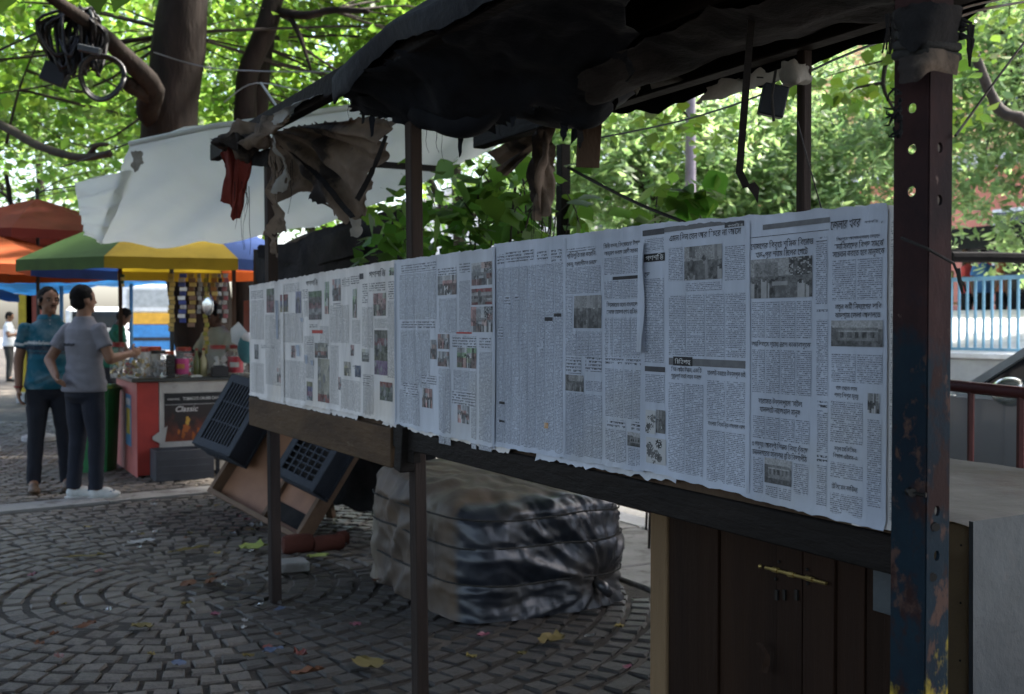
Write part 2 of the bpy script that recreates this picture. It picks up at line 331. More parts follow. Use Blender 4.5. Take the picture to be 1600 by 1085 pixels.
# ================================================================ GROUND
def sheet(name, mat_, poly, z, parent=None, kind='structure', sub=0):
    mb = MB(); mb.add([(x, y, z) for x, y in poly], [tuple(range(len(poly)))]); o = mb.build(name, mat_, parent); 
    if kind: o['kind'] = kind
    return o
sheet('ground', M['dirt'], [(-260, -60), (260, -60), (260, 420), (-260, 420)], -.16)
def wq(s, w): v = B(s, -w, 0); return (v.x, v.y)
# road beyond the footpath, all the way along
sheet('road', M['asphalt'], [wq(-40, 2.95), wq(140, 2.95), wq(140, 24), wq(-40, 24)], -.13)
# footpath slabs along the kerb
mb = MB()
fp = MB().mbox(Matrix.Translation(B(0, 0, 0)) @ Matrix(((DB.x, -NB.x, 0, 0), (DB.y, -NB.y, 0, 0), (0, 0, 1, 0), (0, 0, 0, 1))), (-12, 1.78, -.15), (40, 2.95, -.01)).build('footpath', M['dirt']); fp['kind'] = 'structure'
fr = Matrix.Translation(B(0, 0, 0)) @ Matrix(((DB.x, -NB.x, 0, 0), (DB.y, -NB.y, 0, 0), (0, 0, 1, 0), (0, 0, 0, 1)))
for k in range(-8, 30):
    MB().mbox(fr, (k * .9 + .008, 1.80, -.02), (k * .9 + .892, 2.70, .012 + .004 * (k % 3)), .008).build('slab', M['slab'], fp)
    MB().mbox(fr, (k * .9 + .006, 2.71, -.13), (k * .9 + .894, 2.94, .02), .012).build('kerb_stone', M['concrete'], fp)
pv = sheet('pavement', M['dirt'], [(-40, -10), wq(-12, 1.78), wq(40, 1.78), (-70, 45)], -.010)
# cobbles: rings of setts round a centre, a smooth band, then shallow waves of setts beyond it
CEN = gnd(292, 918); cob = []
band0, band1 = gnd(-40, 806), gnd(420, 762)
bd = (band1 - band0).normalized(); bn = Vector((-bd.y, bd.x, 0))
def bside(p): return (Vector(p) - band0).dot(bn)
def seen(p, m=60):
    x, y, d = proj(p); return d > 2.5 and -m < x < 1600 + m and y < 1085 + m
def wpos(p): return (Vector(p) - RB).dot(-NB)
RP = .118; rr = random.Random(3)
for k in range(1, 62):
    r = k * RP; n = max(4, int(2 * math.pi * r / .108)); off = rr.random()
    for j in range(n):
        a = 2 * math.pi * (j + off + rr.uniform(-.1, .1)) / n
        p = CEN + Vector((math.cos(a), math.sin(a), 0)) * (r + rr.uniform(-.006, .006))
        if not seen(p) or wpos(p) > 1.70 or bside(p) > -.05: continue
        cob.append((p, a + rr.uniform(-.05, .05), RP - .022 - rr.uniform(0, .012), 2 * math.pi * r / n - .016 - rr.uniform(0, .012)))
for i in range(0, 75):           # beyond the band: scalloped courses
    for j in range(-60, 75):
        u = j * .115 + (i % 2) * .05; ph = u / .95 * math.pi; v = .36 + i * .112 + .17 * abs(math.sin(ph)); sl = .17 * math.pi / .95 * math.cos(ph) * (1 if math.sin(ph) > 0 else -1)
        p = band0 + bd * u + bn * v
        if i > 45 and rr.random() < .15: continue
        if not seen(p, 20) or wpos(p) > 1.7 or v > 8: continue
        cob.append((p, math.atan2(bd.y, bd.x) + math.atan(sl) + math.pi / 2 + rr.uniform(-.04, .04), .092, .098))
prot = []
for q in range(6):
    bm = bmesh.new(); bmesh.ops.create_cube(bm, size=1); bmesh.ops.bevel(bm, geom=[e for e in bm.edges if all(v.co.z > 0 for v in e.verts)], offset=.09, segments=1, affect='EDGES')
    rq = random.Random(q)
    for v in bm.verts:
        v.co.x += rq.uniform(-.06, .06); v.co.y += rq.uniform(-.06, .06); v.co.z = v.co.z * .5 - .25 + (rq.uniform(-.07, .07) if v.co.z > 0 else 0)
    me = bpy.data.meshes.new('cobblestone'); bm.to_mesh(me); bm.free(); me.materials.append(M['stone']); prot.append(me)
def shown(c): x, y, d = proj(c[0]); return (0 if not (0 < x < 1600 and y < 1085) else 1) / d
cob.sort(key=lambda c: -shown(c))
def cmat(c, rr=random.Random(5)):
    sink = rr.uniform(-.005, .004); w = wpos(c[0])
    if fbm(c[0].x * 1.3, c[0].y * 1.3, 4) > .42: sink -= .007
    return Matrix.Translation((c[0].x, c[0].y, sink)) @ Matrix.Rotation(c[1], 4, 'Z') @ Matrix.Rotation(rr.uniform(-.04, .04), 4, 'X') @ Matrix.Rotation(rr.uniform(-.04, .04), 4, 'Y') @ Matrix.Diagonal((c[2], c[3], .07, 1))
def grime_shaded(c):          # trodden-in dirt plus painted shade, under the stand and round the tray
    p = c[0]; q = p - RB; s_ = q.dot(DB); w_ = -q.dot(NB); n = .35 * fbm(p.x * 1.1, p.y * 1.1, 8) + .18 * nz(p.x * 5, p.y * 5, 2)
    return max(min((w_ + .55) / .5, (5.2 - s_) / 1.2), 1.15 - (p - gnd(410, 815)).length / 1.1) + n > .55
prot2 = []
for me in prot: m2 = me.copy(); m2.materials[0] = M['grime_shaded_stone']; prot2.append(m2)
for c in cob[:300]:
    o = bpy.data.objects.new('cobblestone', (prot2 if grime_shaded(c) else prot)[rr.randrange(6)]); COL.objects.link(o); o.parent = pv; o.matrix_basis = cmat(c)
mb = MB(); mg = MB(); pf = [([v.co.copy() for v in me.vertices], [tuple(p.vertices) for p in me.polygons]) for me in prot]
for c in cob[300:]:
    m = cmat(c); vv, ff = pf[rr.randrange(6)]; (mg if grime_shaded(c) else mb).add([m @ v for v in vv], ff)
o = mb.build('cobblestones', M['stone'], pv); o['kind'] = 'stuff'; o = mg.build('grime_shaded_cobblestones', M['grime_shaded_stone'], pv); o['kind'] = 'stuff'
# the smooth cement band across the cobbles
mb = MB()
for k in range(7):
    a, b = band0 + bd * (k * 1.05 - 2.2), band0 + bd * (k * 1.05 - 1.16); q = bn * .33
    mb2 = MB(); mb2.add([Vector((p.x, p.y, z)) for z in (-.03, .012 - .002 * (k % 2)) for p in (a, b, b + q, a + q)], [(0, 1, 2, 3), (4, 5, 6, 7), (0, 1, 5, 4), (1, 2, 6, 5), (2, 3, 7, 6), (3, 0, 4, 7)])
    mb2.build('band_slab', M['slab'], pv)

# ================================================================ NEWSPAPER STAND: posts, board, rails, roof frame
WB = .676   # back row of posts
stand = thing('newspaper_stand', 'long dark wooden stand with posts, display board and roof beams, covered in newspapers', 'stand', B(2.0, -.3, 0))
s1, _ = bpx(411, 620); s2, _ = bpx(636, 680)
s1 -= .04
def post(name, s, o, top, sz, lean_s=0, lean_o=0, m='post_wood'):
    return MB().beam(B(s, o, -.02), B(s + lean_s, o + lean_o, top), sz[0], sz[1], up=DB, bev=.004).build(name, M[m], stand)
post('post', s1, -.045, 2.24, (.05, .065), .05)
post('post', s2, -.05, 2.24, (.044, .056), .06, m='post_wood')
MB().beam(B(s2 + .005, .0, 1.02), B(s2 + .028, .0, .86), .055, .06, up=DB, bev=.003).build('post_cleat', M['rail_dark'], stand)
post('post', 3.97, -1.78, 2.42, (.062, .062), m='rail_dark')
post('post', .945, -WB - .02, 2.17, (.034, .030), m='post_wood')
sL, zLt = bpx(391, 446); sRr, _ = bpx(1402, 560)
MB().mbox(smat(0, 0, 0), (-sL + .01, .012, 1.00), (-sRr + .012, .030, 1.575), .002).build('display_board', M['old_wood'], stand)
for a, b in ((sL, 2.95), (2.93, 1.45), (1.43, sRr)):
    MB().mbox(smat(0, 0, 0), (-a + .02, .006, 1.545), (-b, .0118, 1.578), .002).build('top_batten', M['old_wood'], stand)
MB().mbox(smat(0, 0, 0), (-sL + .005, -.012, .858), (-2.26, .018, 1.002), .003).build('rail', M['rail_wood'], stand)
MB().mbox(smat(0, 0, 0), (-2.257, -.004, .936), (-sRr + .01, .030, 1.004), .003).build('rail', M['rail_dark'], stand)
MB().mbox(smat(0, 0, 0), (-s2 - .05, -.002, .895), (-s2 + .06, .026, .9355), .002).build('rail_block', M['rail_dark'], stand)
# small batten ends at the right-hand end of the board
MB().beam(B(sRr + .12, -.01, .955), B(sRr - .015, -.01, .948), .02, .02, up=(0, 0, 1)).build('batten', M['pale_wood'], stand)
MB().beam(B(sRr - .004, -.005, 1.03), B(sRr - .006, -.005, .93), .012, .008, up=DB).build('batten', M['pale_wood'], stand)
# roof frame
for (o0, z, a, b, w, h, nm, mt) in ((.14, 2.25, 4.32, -.9, .05, .085, 'roof_beam', 'plank_black'), (-WB, 2.20, 2.9, -.5, .06, .10, 'roof_beam', 'rail_dark'),
                                    (-.28, 2.21, 2.3, -.8, .05, .06, 'roof_beam', 'rail_dark')):
    MB().beam(B(a, o0, z + (.02 if a > 4 else 0)), B(b, o0, z - .02), w, h, bev=.004).build(nm, M[mt], stand)
for s in (2.2, 1.55, .9, .2):
    MB().beam(B(s, .20, 2.235), B(s + .02, -WB - .06, 2.265), .045, .04, bev=.003).build('rafter', M['plank_black'], stand)
MB().beam(B(s1 + .04, .2, 2.21), B(s1 + .06, -1.0, 2.22), .035, .03).build('rafter', M['rail_dark'], stand)
for k, (o0, w) in enumerate(((.02, .15), (-.15, .16), (-.33, .14), (-.5, .16))):
    MB().beam(B(2.2, o0, 2.282), B(-.7, o0, 2.282 - .004 * k), w - .012, .012).build('roof_plank', M['plank_black'], stand)

# steel angle post at the right-hand end
pz = at(1447, 700, 1.735)
sp = thing('steel_post', 'rusty steel angle post with bolt holes and flaking blue paint, right of the newspapers', 'post', (pz.x, pz.y, 0))
def plate(w, h0, h1, holes, t):
    cu = bpy.data.curves.new('p', 'CURVE'); cu.dimensions = '2D'; cu.fill_mode = 'BOTH'; cu.extrude = t / 2
    def poly(pts):
        s = cu.splines.new('POLY'); s.points.add(len(pts) - 1); s.use_cyclic_u = True
        for i, p in enumerate(pts): s.points[i].co = (p[0], p[1], 0, 1)
    poly([(0, h0), (w, h0), (w, h1), (0, h1)])
    for x, y, r in holes: poly([(x + r * math.cos(k * math.pi / 7), y + r * 1.25 * math.sin(k * math.pi / 7)) for k in range(14)])
    ob = bpy.data.objects.new('p', cu); COL.objects.link(ob); dg = bpy.context.evaluated_depsgraph_get(); dg.update()
    me = bpy.data.meshes.new_from_object(ob.evaluated_get(dg)); mb = MB(); mb.v = [tuple(v.co) for v in me.vertices]; mb.f = [tuple(p.vertices) for p in me.polygons]
    bpy.data.objects.remove(ob); bpy.data.meshes.remove(me); return mb
def hz(py): return at(1430, py, 1.74).z
for sgn, xs in ((-1, (.029,)), (1, (.028,))):
    ang = R_(180 + 38) if sgn < 0 else R_(-32)
    ww = .055 if sgn < 0 else .058
    hl = [(.026, hz(y), .0072) for y in ((167, 232, 298) if sgn < 0 else (230, 312, 800, 870))] + ([(.03, hz(70), .006)])
    mb = plate(ww, -.02, 2.32, hl, .006)
    # local plate x along the flange, y up
    Mx = Matrix.Translation((pz.x, pz.y, 0)) @ Matrix.Rotation(math.pi + R_(-38) if sgn < 0 else R_(32), 4, 'Z') @ Matrix.Rotation(math.pi / 2, 4, 'X')
    if sgn < 0: Mx = Matrix.Translation((pz.x, pz.y, 0)) @ Matrix.Rotation(R_(180 - 38), 4, 'Z') @ Matrix.Rotation(math.pi / 2, 4, 'X')
    mb.v = [tuple(Mx @ Vector(v)) for v in mb.v]
    f = mb.build('flange', M['post_paint'], sp)
for (px, py) in ((1467, 826), (1430, 772), (1462, 905)):
    p = at(px, py, 1.725); MB().tube([p + Vector((0, .012, 0)), p + Vector((0, .04, 0))], [.0075, .0075], 8).build('bolt', M['nail'], sp)
p = at(1426, 770, 1.74); MB().tube([p, p + Vector((.014, -.012, -.002)), p + Vector((.017, -.014, -.002))], [.003, .003, .0045], 6).build('bolt', M['nail'], sp)

# ================================================================ THE NEWSPAPERS
def hdisp(s, z): return .0024 * nz(s * 11, z * 1.8, 1) + .0013 * nz(s * 37, z * 5, 5) + .0012 * nz(s * 3, z * 3, 9)
def papermat(name, col, text=None):
    m = bpy.data.materials.new(name); m.use_nodes = True; N = m.node_tree.nodes; L = m.node_tree.links; p = N['Principled BSDF']
    p.inputs['Roughness'].default_value = .75; p.inputs['Specular IOR Level'].default_value = .25
    tc = N.new('ShaderNodeTexCoord')
    def nt(sc, v, det=5):
        t = N.new('ShaderNodeTexNoise'); t.inputs['Scale'].default_value = sc; t.inputs['Detail'].default_value = det; L.new(v, t.inputs['Vector']); return t.outputs[0]
    def mp(v, s):
        k = N.new('ShaderNodeMapping'); k.inputs['Scale'].default_value = s; L.new(v, k.inputs[0]); return k.outputs[0]
    def mathn(op, a, b=None, c=None):
        k = N.new('ShaderNodeMath'); k.operation = op
        for i, x in enumerate((a, b, c)):
            if x is None: continue
            if isinstance(x, (int, float)): k.inputs[i].default_value = x
            else: L.new(x, k.inputs[i])
        return k.outputs[0]
    def mrange(v, a, b, c=0, d=1):
        k = N.new('ShaderNodeMapRange'); k.inputs[1].default_value = a; k.inputs[2].default_value = b; k.inputs[3].default_value = c; k.inputs[4].default_value = d; L.new(v, k.inputs[0]); return k.outputs[0]
    def mix(a, b, f):
        k = N.new('ShaderNodeMix'); k.data_type = 'RGBA'
        for inp, x in ((k.inputs[6], a), (k.inputs[7], b), (k.inputs[0], f)):
            if isinstance(x, (tuple, int, float)): inp.default_value = x
            else: L.new(x, inp)
        return k.outputs[2]
    ob = tc.outputs['Object']
    c = c4(col); col_s = mix(c, tuple(x * .70 for x in c[:3]) + (1,), mrange(nt(3, mp(ob, (2.5, 2.5, .5)), 7), .38, .68))   # damp streaks
    col_s = mix(col_s, (c[0] * .78, c[1] * .70, c[2] * .56, 1), mrange(nt(2.6, ob, 8), .54, .76, 0, .75))               # paste stains
    if text:
        pitch, dens = text
        uv = N.new('ShaderNodeUVMap'); sx = N.new('ShaderNodeSeparateXYZ'); L.new(uv.outputs[0], sx.inputs[0]); u, v = sx.outputs[0], sx.outputs[1]
        row = mathn('FLOOR', mathn('DIVIDE', v, pitch)); fr = mathn('FRACT', mathn('DIVIDE', v, pitch))
        band = mathn('MULTIPLY', mathn('GREATER_THAN', fr, .22), mathn('LESS_THAN', fr, .80)); matra = mathn('MULTIPLY', mathn('GREATER_THAN', fr, .62), mathn('LESS_THAN', fr, .80))
        cx = N.new('ShaderNodeCombineXYZ'); L.new(mathn('DIVIDE', u, pitch), cx.inputs[0]); L.new(mathn('MULTIPLY', row, 13.37), cx.inputs[1]); L.new(mathn('MULTIPLY', fr, 1.2), cx.inputs[2])
        let = mrange(nt(1.9, cx.outputs[0], 2), .42, .58); 
        cw = N.new('ShaderNodeCombineXYZ'); L.new(mathn('DIVIDE', u, pitch), cw.inputs[0]); L.new(mathn('MULTIPLY', row, 7.77), cw.inputs[1])
        word = mrange(nt(.42, cw.outputs[0], 1), .36, .42)
        ink = mathn('MULTIPLY', mathn('MULTIPLY', word, mathn('MAXIMUM', mathn('MULTIPLY', let, band), mathn('MULTIPLY', matra, .8))), dens)
        col_s = mix(col_s, (.022, .022, .024, 1), ink)
    L.new(col_s, p.inputs['Base Color'])
    b = N.new('ShaderNodeBump'); b.inputs['Strength'].default_value = .9; b.inputs['Distance'].default_value = .005
    h = mathn('ADD', nt(9, mp(ob, (3.5, 3.5, .35)), 4), mathn('MULTIPLY', nt(26, mp(ob, (1, 1, .6)), 4), .5)); L.new(h, b.inputs['Height']); L.new(b.outputs[0], p.inputs['Normal'])
    t = N.new('ShaderNodeBsdfTranslucent'); mx = N.new('ShaderNodeMixShader'); mx.inputs[0].default_value = .06; L.new(col_s, t.inputs[0]); L.new(p.outputs[0], mx.inputs[1]); L.new(t.outputs[0], mx.inputs[2]); L.new(mx.outputs[0], N['Material Output'].inputs[0])
    return m
PAP = {'cool': (.46, .495, .57), 'mid': (.55, .575, .63), 'warm': (.72, .685, .655)}  # tones include the blue sky cast and the brighter light at the far end
for k, c in PAP.items():
    M['paper_' + k] = papermat('newsprint ' + k, c)
    M['body_' + k] = papermat('newsprint body text ' + k, c, (.0038, .85))
    M['bold_' + k] = papermat('newsprint small headings ' + k, c, (.0085, .95))
def inkmat(name, c): return mat(name, c, tuple(x * .7 for x in rgb(c)) if isinstance(c, str) else None, 60, .7, 0)
M['ink'] = mat('printing ink', (.016, .016, .018), None, 60, .7, 0); M['ink_grey'] = mat('grey tint ink', (.13, .13, .135), (.09, .09, .095), 40, .7, 0); M['ink_red'] = mat('red ink', (.42, .05, .035), None, 60, .7, 0)
M['ink_white'] = mat('unprinted white', (.6, .6, .6), None, 60, .7, 0); M['ink_dark'] = mat('dark tint ink', (.05, .05, .055), (.035, .035, .04), 40, .7, 0)
M['photo'] = mat('printed photo', (1, 1, 1), None, 60, .7, 0, vcol='print')
def on_page(mb, off, name, m, sheet_, bow=None):
    mb.v = [tuple(B(s, off + hdisp(s, z), z)) for s, z, _ in mb.v]
    o = mb.build(name, M[m], sheet_); return o
def rect_sz(r):
    x0, yt, yb, x1 = r; a, zt = bpx(x0, yt); _, zb = bpx(x0, yb); b, _ = bpx(x1, yt); return a, b, zt, zb
def patch(sheet_, name, m, r, off, n=None):
    a, b, zt, zb = rect_sz(r); nu = max(2, int(abs(a - b) / .02) + 1); nv = max(2, int(abs(zt - zb) / .02) + 1)
    mb = MB(); mb.grid([[(a + (b - a) * i / nu, zt + (zb - zt) * j / nv, 0) for j in range(nv + 1)] for i in range(nu + 1)])
    return on_page(mb, off, name, m, sheet_), (a, b, zt, zb)
def columns(sheet_, m, r, ncol, off):
    a, b, zt, zb = rect_sz(r); o = None; gap = .0045; w = (a - b) / ncol
    mb = MB(); uvs = []
    for c in range(ncol):
        c0, c1 = a - w * c - gap / 2, a - w * (c + 1) + gap / 2; nu = max(1, int((c0 - c1) / .02)); nv = max(1, int((zt - zb) / .02))
        P = [[(c0 + (c1 - c0) * i / nu, zt + (zb - zt) * j / nv, 0) for j in range(nv + 1)] for i in range(nu + 1)]
        mb.grid(P); uvs += [(a - p[0] + c * .5 + a * 3, p[1]) for row in P for p in row]
    o = on_page(mb, off, 'text_columns' if ncol > 1 else 'text_column', m, sheet_)
    ul = o.data.uv_layers.new(name='UVMap')
    for lp in o.data.loops: ul.data[lp.index].uv = uvs[lp.vertex_index]
    return o
def paint(kind, rs, nx, ny, palette=None):   # the picture printed on a page: a crowd, a building, a figure
    img = np.ones((ny, nx, 3)) * .1; yy, xx = np.mgrid[0:ny, 0:nx] / np.array([ny, nx]).reshape(2, 1, 1)
    g = rs.uniform
    if kind == 'crowd':
        img[:] = np.where((yy < g(.3, .45))[..., None], g(.14, .24), g(.05, .09)); img *= .6 + .7 * rs.rand(ny, nx, 1)
        for _ in range(7): x, w = g(0, 1), g(.05, .15); img[(abs(xx - x) < w / 2) & (yy < g(.3, .5))] = g(.03, .3)
        for _ in range(16):
            x, y, r = g(0, 1), g(.35, .95), g(.03, .06); t = g(.02, .09)
            body = (abs(xx - x) < r * 1.7) & (yy > y); img[body] = rs.choice([.03, .05, .09, .2, .32]) * g(.7, 1.2); img[((xx - x) ** 2 + ((yy - y) * ny / nx) ** 2) < r * r] = t
    elif kind == 'building':
        img[:] = g(.05, .09); sky = yy < .22 + .1 * xx; img[sky] = .26; b = (yy > .25) & (yy < .75) & (xx > .12) & (xx < .9); img[b] = .13
        for k in range(5): img[b & (abs(xx - (.2 + .15 * k)) < .04) & (yy > .42) & (yy < .62)] = .035
        img[(yy > .75)] *= .7; img[(abs(yy - .38) < .03) & b] = .24; img *= .75 + .5 * rs.rand(ny, nx, 1)
    elif kind == 'rally':
        img[:] = .10; s_ = (yy < .42); img[s_] = .22; img[s_ & (xx > .05) & (xx < .45) & (yy > .1)] = .13; img[s_ & (xx > .62) & (rs.rand(ny, nx) < .7)] = .03; img *= .7 + .6 * rs.rand(ny, nx, 1)
        for _ in range(22):
            x, y, r = g(0, 1), g(.5, .72), g(.02, .035); img[(abs(xx - x) < r * 1.5) & (yy > y)] = rs.choice([.025, .04, .08, .25]); img[((xx - x) ** 2 + ((yy - y) * ny / nx) ** 2) < r * r] = .03
        img[(abs(yy - .62) < .06) & (xx > .35) & (xx < .6)] = .2
    elif kind == 'sketch':
        img[:] = .36
        for _ in range(9):
            x, y, r = g(.1, .9), g(.1, .9), g(.06, .2); img[((xx - x) ** 2 + (yy - y) ** 2 < r * r) & (rs.rand(ny, nx) < .8)] = g(.02, .09)
    elif kind == 'flat':
        img[:] = palette[0]; n = len(palette)
        for k in range(1, n): img[yy > k / n] = palette[k]
        blot = nz_arr(rs, ny, nx)[..., None]; img = img * (.35 + .6 * blot) * (.75 + .5 * rs.rand(ny, nx, 1)); grey = img.mean(axis=2, keepdims=True); img = img * .62 + grey * .38
        for _ in range(8):
            x, y, r = g(0, 1), g(.1, .95), g(.04, .11); img[((xx - x) ** 2 + ((yy - y) * ny / nx) ** 2) < r * r] = g(.03, .2)
        palette = None
    if palette is not None:
        pal = np.array(palette); idx = (nz_arr(rs, ny, nx) * len(pal)).astype(int) % len(pal); g0 = img.mean(axis=2, keepdims=True); img = g0 * (.6 + 1.0 * pal[idx])
    return np.clip(img, .012, .5)
def nz_arr(rs, ny, nx):
    b = rs.rand(5, 5); ys = np.linspace(0, 3.99, ny); xs = np.linspace(0, 3.99, nx); return b[ys.astype(int)][:, xs.astype(int)]
PH_SEED = [0]
def photo(sheet_, r, kind='crowd', pal=None, off=.0012):
    PH_SEED[0] += 1; rs = np.random.RandomState(PH_SEED[0] * 7 + 1)
    a, b, zt, zb = rect_sz(r); nx = int(min(44, max(8, abs(a - b) / .0026))); ny = int(min(44, max(8, (zt - zb) / .0026)))
    img = paint(kind, rs, nx, ny, pal)
    mb = MB(); mb.grid([[(a + (b - a) * i / nx, zt + (zb - zt) * j / ny, 0) for j in range(ny + 1)] for i in range(nx + 1)])
    o = on_page(mb, off, 'photograph', 'photo', sheet_)
    ca = o.data.color_attributes.new('print', 'FLOAT_COLOR', 'CORNER')
    for p in o.data.polygons:
        i, j = divmod(p.index, ny)
        for li in p.loop_indices: ca.data[li].color = (*img[j, i], 1)
    return o
# --- Bengali lettering: glyph meshes from the built-in font, set in visual order
GC = {}
def glyph(ch):
    if ch in GC: return GC[ch]
    def mesh(body):
        cu = bpy.data.curves.new('g', 'FONT'); cu.body = body; cu.size = 1; cu.resolution_u = 3; cu.offset = .006
        o = bpy.data.objects.new('g', cu); COL.objects.link(o); dg = bpy.context.evaluated_depsgraph_get(); dg.update()
        me = bpy.data.meshes.new_from_object(o.evaluated_get(dg)); v = [tuple(x.co) for x in me.vertices]; f = [tuple(p.vertices) for p in me.polygons]
        bpy.data.objects.remove(o); bpy.data.curves.remove(cu); bpy.data.meshes.remove(me); return v, f
    v, f = mesh(ch) if ch.strip() else ([], [])
    bar = max(x[0] for x in mesh('।')[0]); adv = max(x[0] for x in mesh(ch + '।')[0]) - bar
    GC[ch] = (v, f, adv); return GC[ch]
PRE = 'িেৈ'; MARK = 'ুূৃঁ্'
def shape(t):      # list of (glyph, xscale, yscale, dy, advance factor)
    out = []; i = 0; n = len(t)
    CONS = set('কখগঘঙচছজঝঞটঠডঢণতথদধনপফবভমযরলশষসহড়ঢ়য়ৎ')
    while i < n:
        if t[i] in CONS:
            cl = [t[i]]; i += 1
            while i + 1 < n and t[i] == '্' and t[i + 1] in CONS: cl.append(t[i + 1]); i += 2
            vs_ = []
            while i < n and t[i] in 'ািীুূৃেৈোৌঁ': vs_.append(t[i]); i += 1
            pre = [v for v in vs_ if v in PRE] + (['ে'] if any(v in 'োৌ' for v in vs_) else [])
            for p in pre: out.append((p, 1, 1, 0, 1))
            reph = len(cl) > 1 and cl[0] == 'র'
            if reph: cl = cl[1:]
            if len(cl) == 1: out.append((cl[0], 1, 1, 0, 1))
            elif cl[-1] == 'র': out.append((cl[0], 1, 1, 0, 1)); out.append(('ৃ', 1, .9, .05, 0))
            elif cl[-1] == 'য': out.append((cl[0], 1, 1, 0, 1)); out.append(('য', .55, 1, 0, 1))
            else:
                w = .72
                out.append((cl[0], w, .62, .27, 0)); out.append((cl[1], w * 1.05, .62, -.06, 1))
            if reph: out.append(('ঁ', .7, .8, .08, 0))
            for v in vs_:
                if v in 'াী': out.append((v, 1, 1, 0, 1))
                elif v == 'ো': out.append(('া', 1, 1, 0, 1))
                elif v == 'ৌ': out.append(('া', 1, 1, 0, 1))
                elif v in 'ুূৃঁ': out.append((v, 1, 1, 0, 0))
        else: out.append((t[i], 1, 1, 0, 1)); i += 1
    return out
def lettering(text):
    V = []; Fc = []; x = 0
    for k, (ch, sx, sy, dy, af) in enumerate(shape(text)):
        if ch == ' ': x += .26; continue
        v, f, adv = glyph(ch); b = len(V)
        V += [(x + q[0] * sx, q[1] * sy + dy, 0) for q in v]; Fc += [tuple(i + b for i in t) for t in f]
        if af: x += adv * sx * af
    return V, Fc, x
def headline(sheet_, text, x0, base, x1, hpx, m='ink', off=.0014, name='headline', slant=0):
    V, Fc, wid = lettering(text); a, zb = bpx(x0, base); b, _ = bpx(x1, base); _, zt = bpx(x0, base - hpx)
    sx = (a - b) / wid; sz = (zt - zb) / .76; mb = MB(); mb.v = [(a - (v[0] + slant * v[1]) * sx, zb + v[1] * sz, 0) for v in V]; mb.f = Fc
    return on_page(mb, off, name, m, sheet_)
def newspaper(label, corners, off, tone, torn=.004, fold=None):
    (x0, yt0, yb0), (x1, yt1, yb1) = corners
    a, zt0 = bpx(x0, yt0); _, zb0 = bpx(x0, yb0); b, zt1 = bpx(x1, yt1); _, zb1 = bpx(x1, yb1)
    sh = thing('newspaper_sheet', label, 'newspaper', B((a + b) / 2, off, (zb0 + zb1) / 2), 0, 'newspaper sheets pasted along the board')
    n = max(6, int((a - b) / .012)); m = 46; P = []
    for i in range(n + 1):
        t = i / n; s = a + (b - a) * t; row = []
        jt = torn * nz(s * 23, off * 900) + torn * .6 * nz(s * 70, 3); jb = 1.2 * torn * nz(s * 27, 8, off * 900) + torn * .6 * nz(s * 75, 5)
        for j in range(m + 1):
            q = j / m; z0 = zt0 + (zt1 - zt0) * t + jt; z1 = zb0 + (zb1 - zb0) * t + jb; z = z0 + (z1 - z0) * q
            e = 0
            if i == 0: s2_ = s + .0015 * nz(z * 18, off * 500)
            elif i == n: s2_ = s - .0015 * nz(z * 17, off * 300)
            else: s2_ = s
            lift = .005 * max(0, (q - .965) / .035) ** 2 * (1 + nz(s * 30)) + .003 * max(0, (.012 - q) / .012) * (1 + nz(s * 22))
            if fold and abs(s - fold) < .02: lift += .004 * (1 - abs(s - fold) / .02)
            row.append((s2_, z, lift))
        P.append(row)
    mb = MB(); mb.grid(P); mb.v = [tuple(B(s, off + hdisp(s, z) + l, z)) for s, z, l in mb.v]
    mb.build('paper', M['paper_' + tone], sh, smooth=180)
    return sh
T_ = 'body_cool'
def txt(sh, r, n, off, m=None): columns(sh, m or T_, r, n, off + .0008)
G = 'গণশক্তি'
# ---- right-hand sheet, two pages
oA = .0085; A = newspaper('large right-hand newspaper sheet of two grey pages nearest the steel post', ((1006, 352, 733), (1393, 319, 831)), oA, 'cool')
under = newspaper('narrow yellowish newspaper edge showing behind the right-hand sheet, beside the steel post', ((1340, 322, 818), (1409, 322, 832)), .003, 'warm')
columns(under, 'body_warm', (1394, 345, 815, 1407), 1, .0038)
P5 = [((1279, 380, 476, 1299), 1), ((1280, 500, 618, 1300), 1), ((1281, 640, 706, 1300), 1), ((1281, 725, 788, 1299), 1), ((1179, 473, 528, 1274), 4), ((1179, 546, 612, 1274), 4), ((1180, 648, 683, 1272), 4), ((1181, 712, 768, 1199), 1), ((1245, 722, 770, 1270), 1), ((1201, 757, 778, 1243), 2),
      ((1304, 408, 470, 1386), 2), ((1303, 552, 596, 1386), 2), ((1302, 625, 690, 1355), 1), ((1360, 655, 790, 1384), 1), ((1302, 720, 745, 1355), 1), ((1302, 768, 800, 1355), 1)]
for r, n in P5: txt(A, r, n, oA)
for r in ((1279, 372, 379, 1299), (1280, 484, 490, 1300), (1281, 626, 636, 1300), (1281, 710, 720, 1300)): columns(A, 'bold_cool', r, 1, oA + .0009)
o1 = oA + .0014
patch(A, 'rule', 'ink_grey', (1198, 352, 360, 1302), oA + .0010); patch(A, 'rule', 'ink_dark', (1178, 372, 372.8, 1300), oA + .001)
headline(A, 'জেলার খবর', 1303, 360, 1350, 15, off=oA + .0018, slant=.12, name='section_logo'); headline(A, G, 1357, 350, 1378, 4, off=o1); headline(A, '৫', 1383, 350, 1387, 5, off=o1)
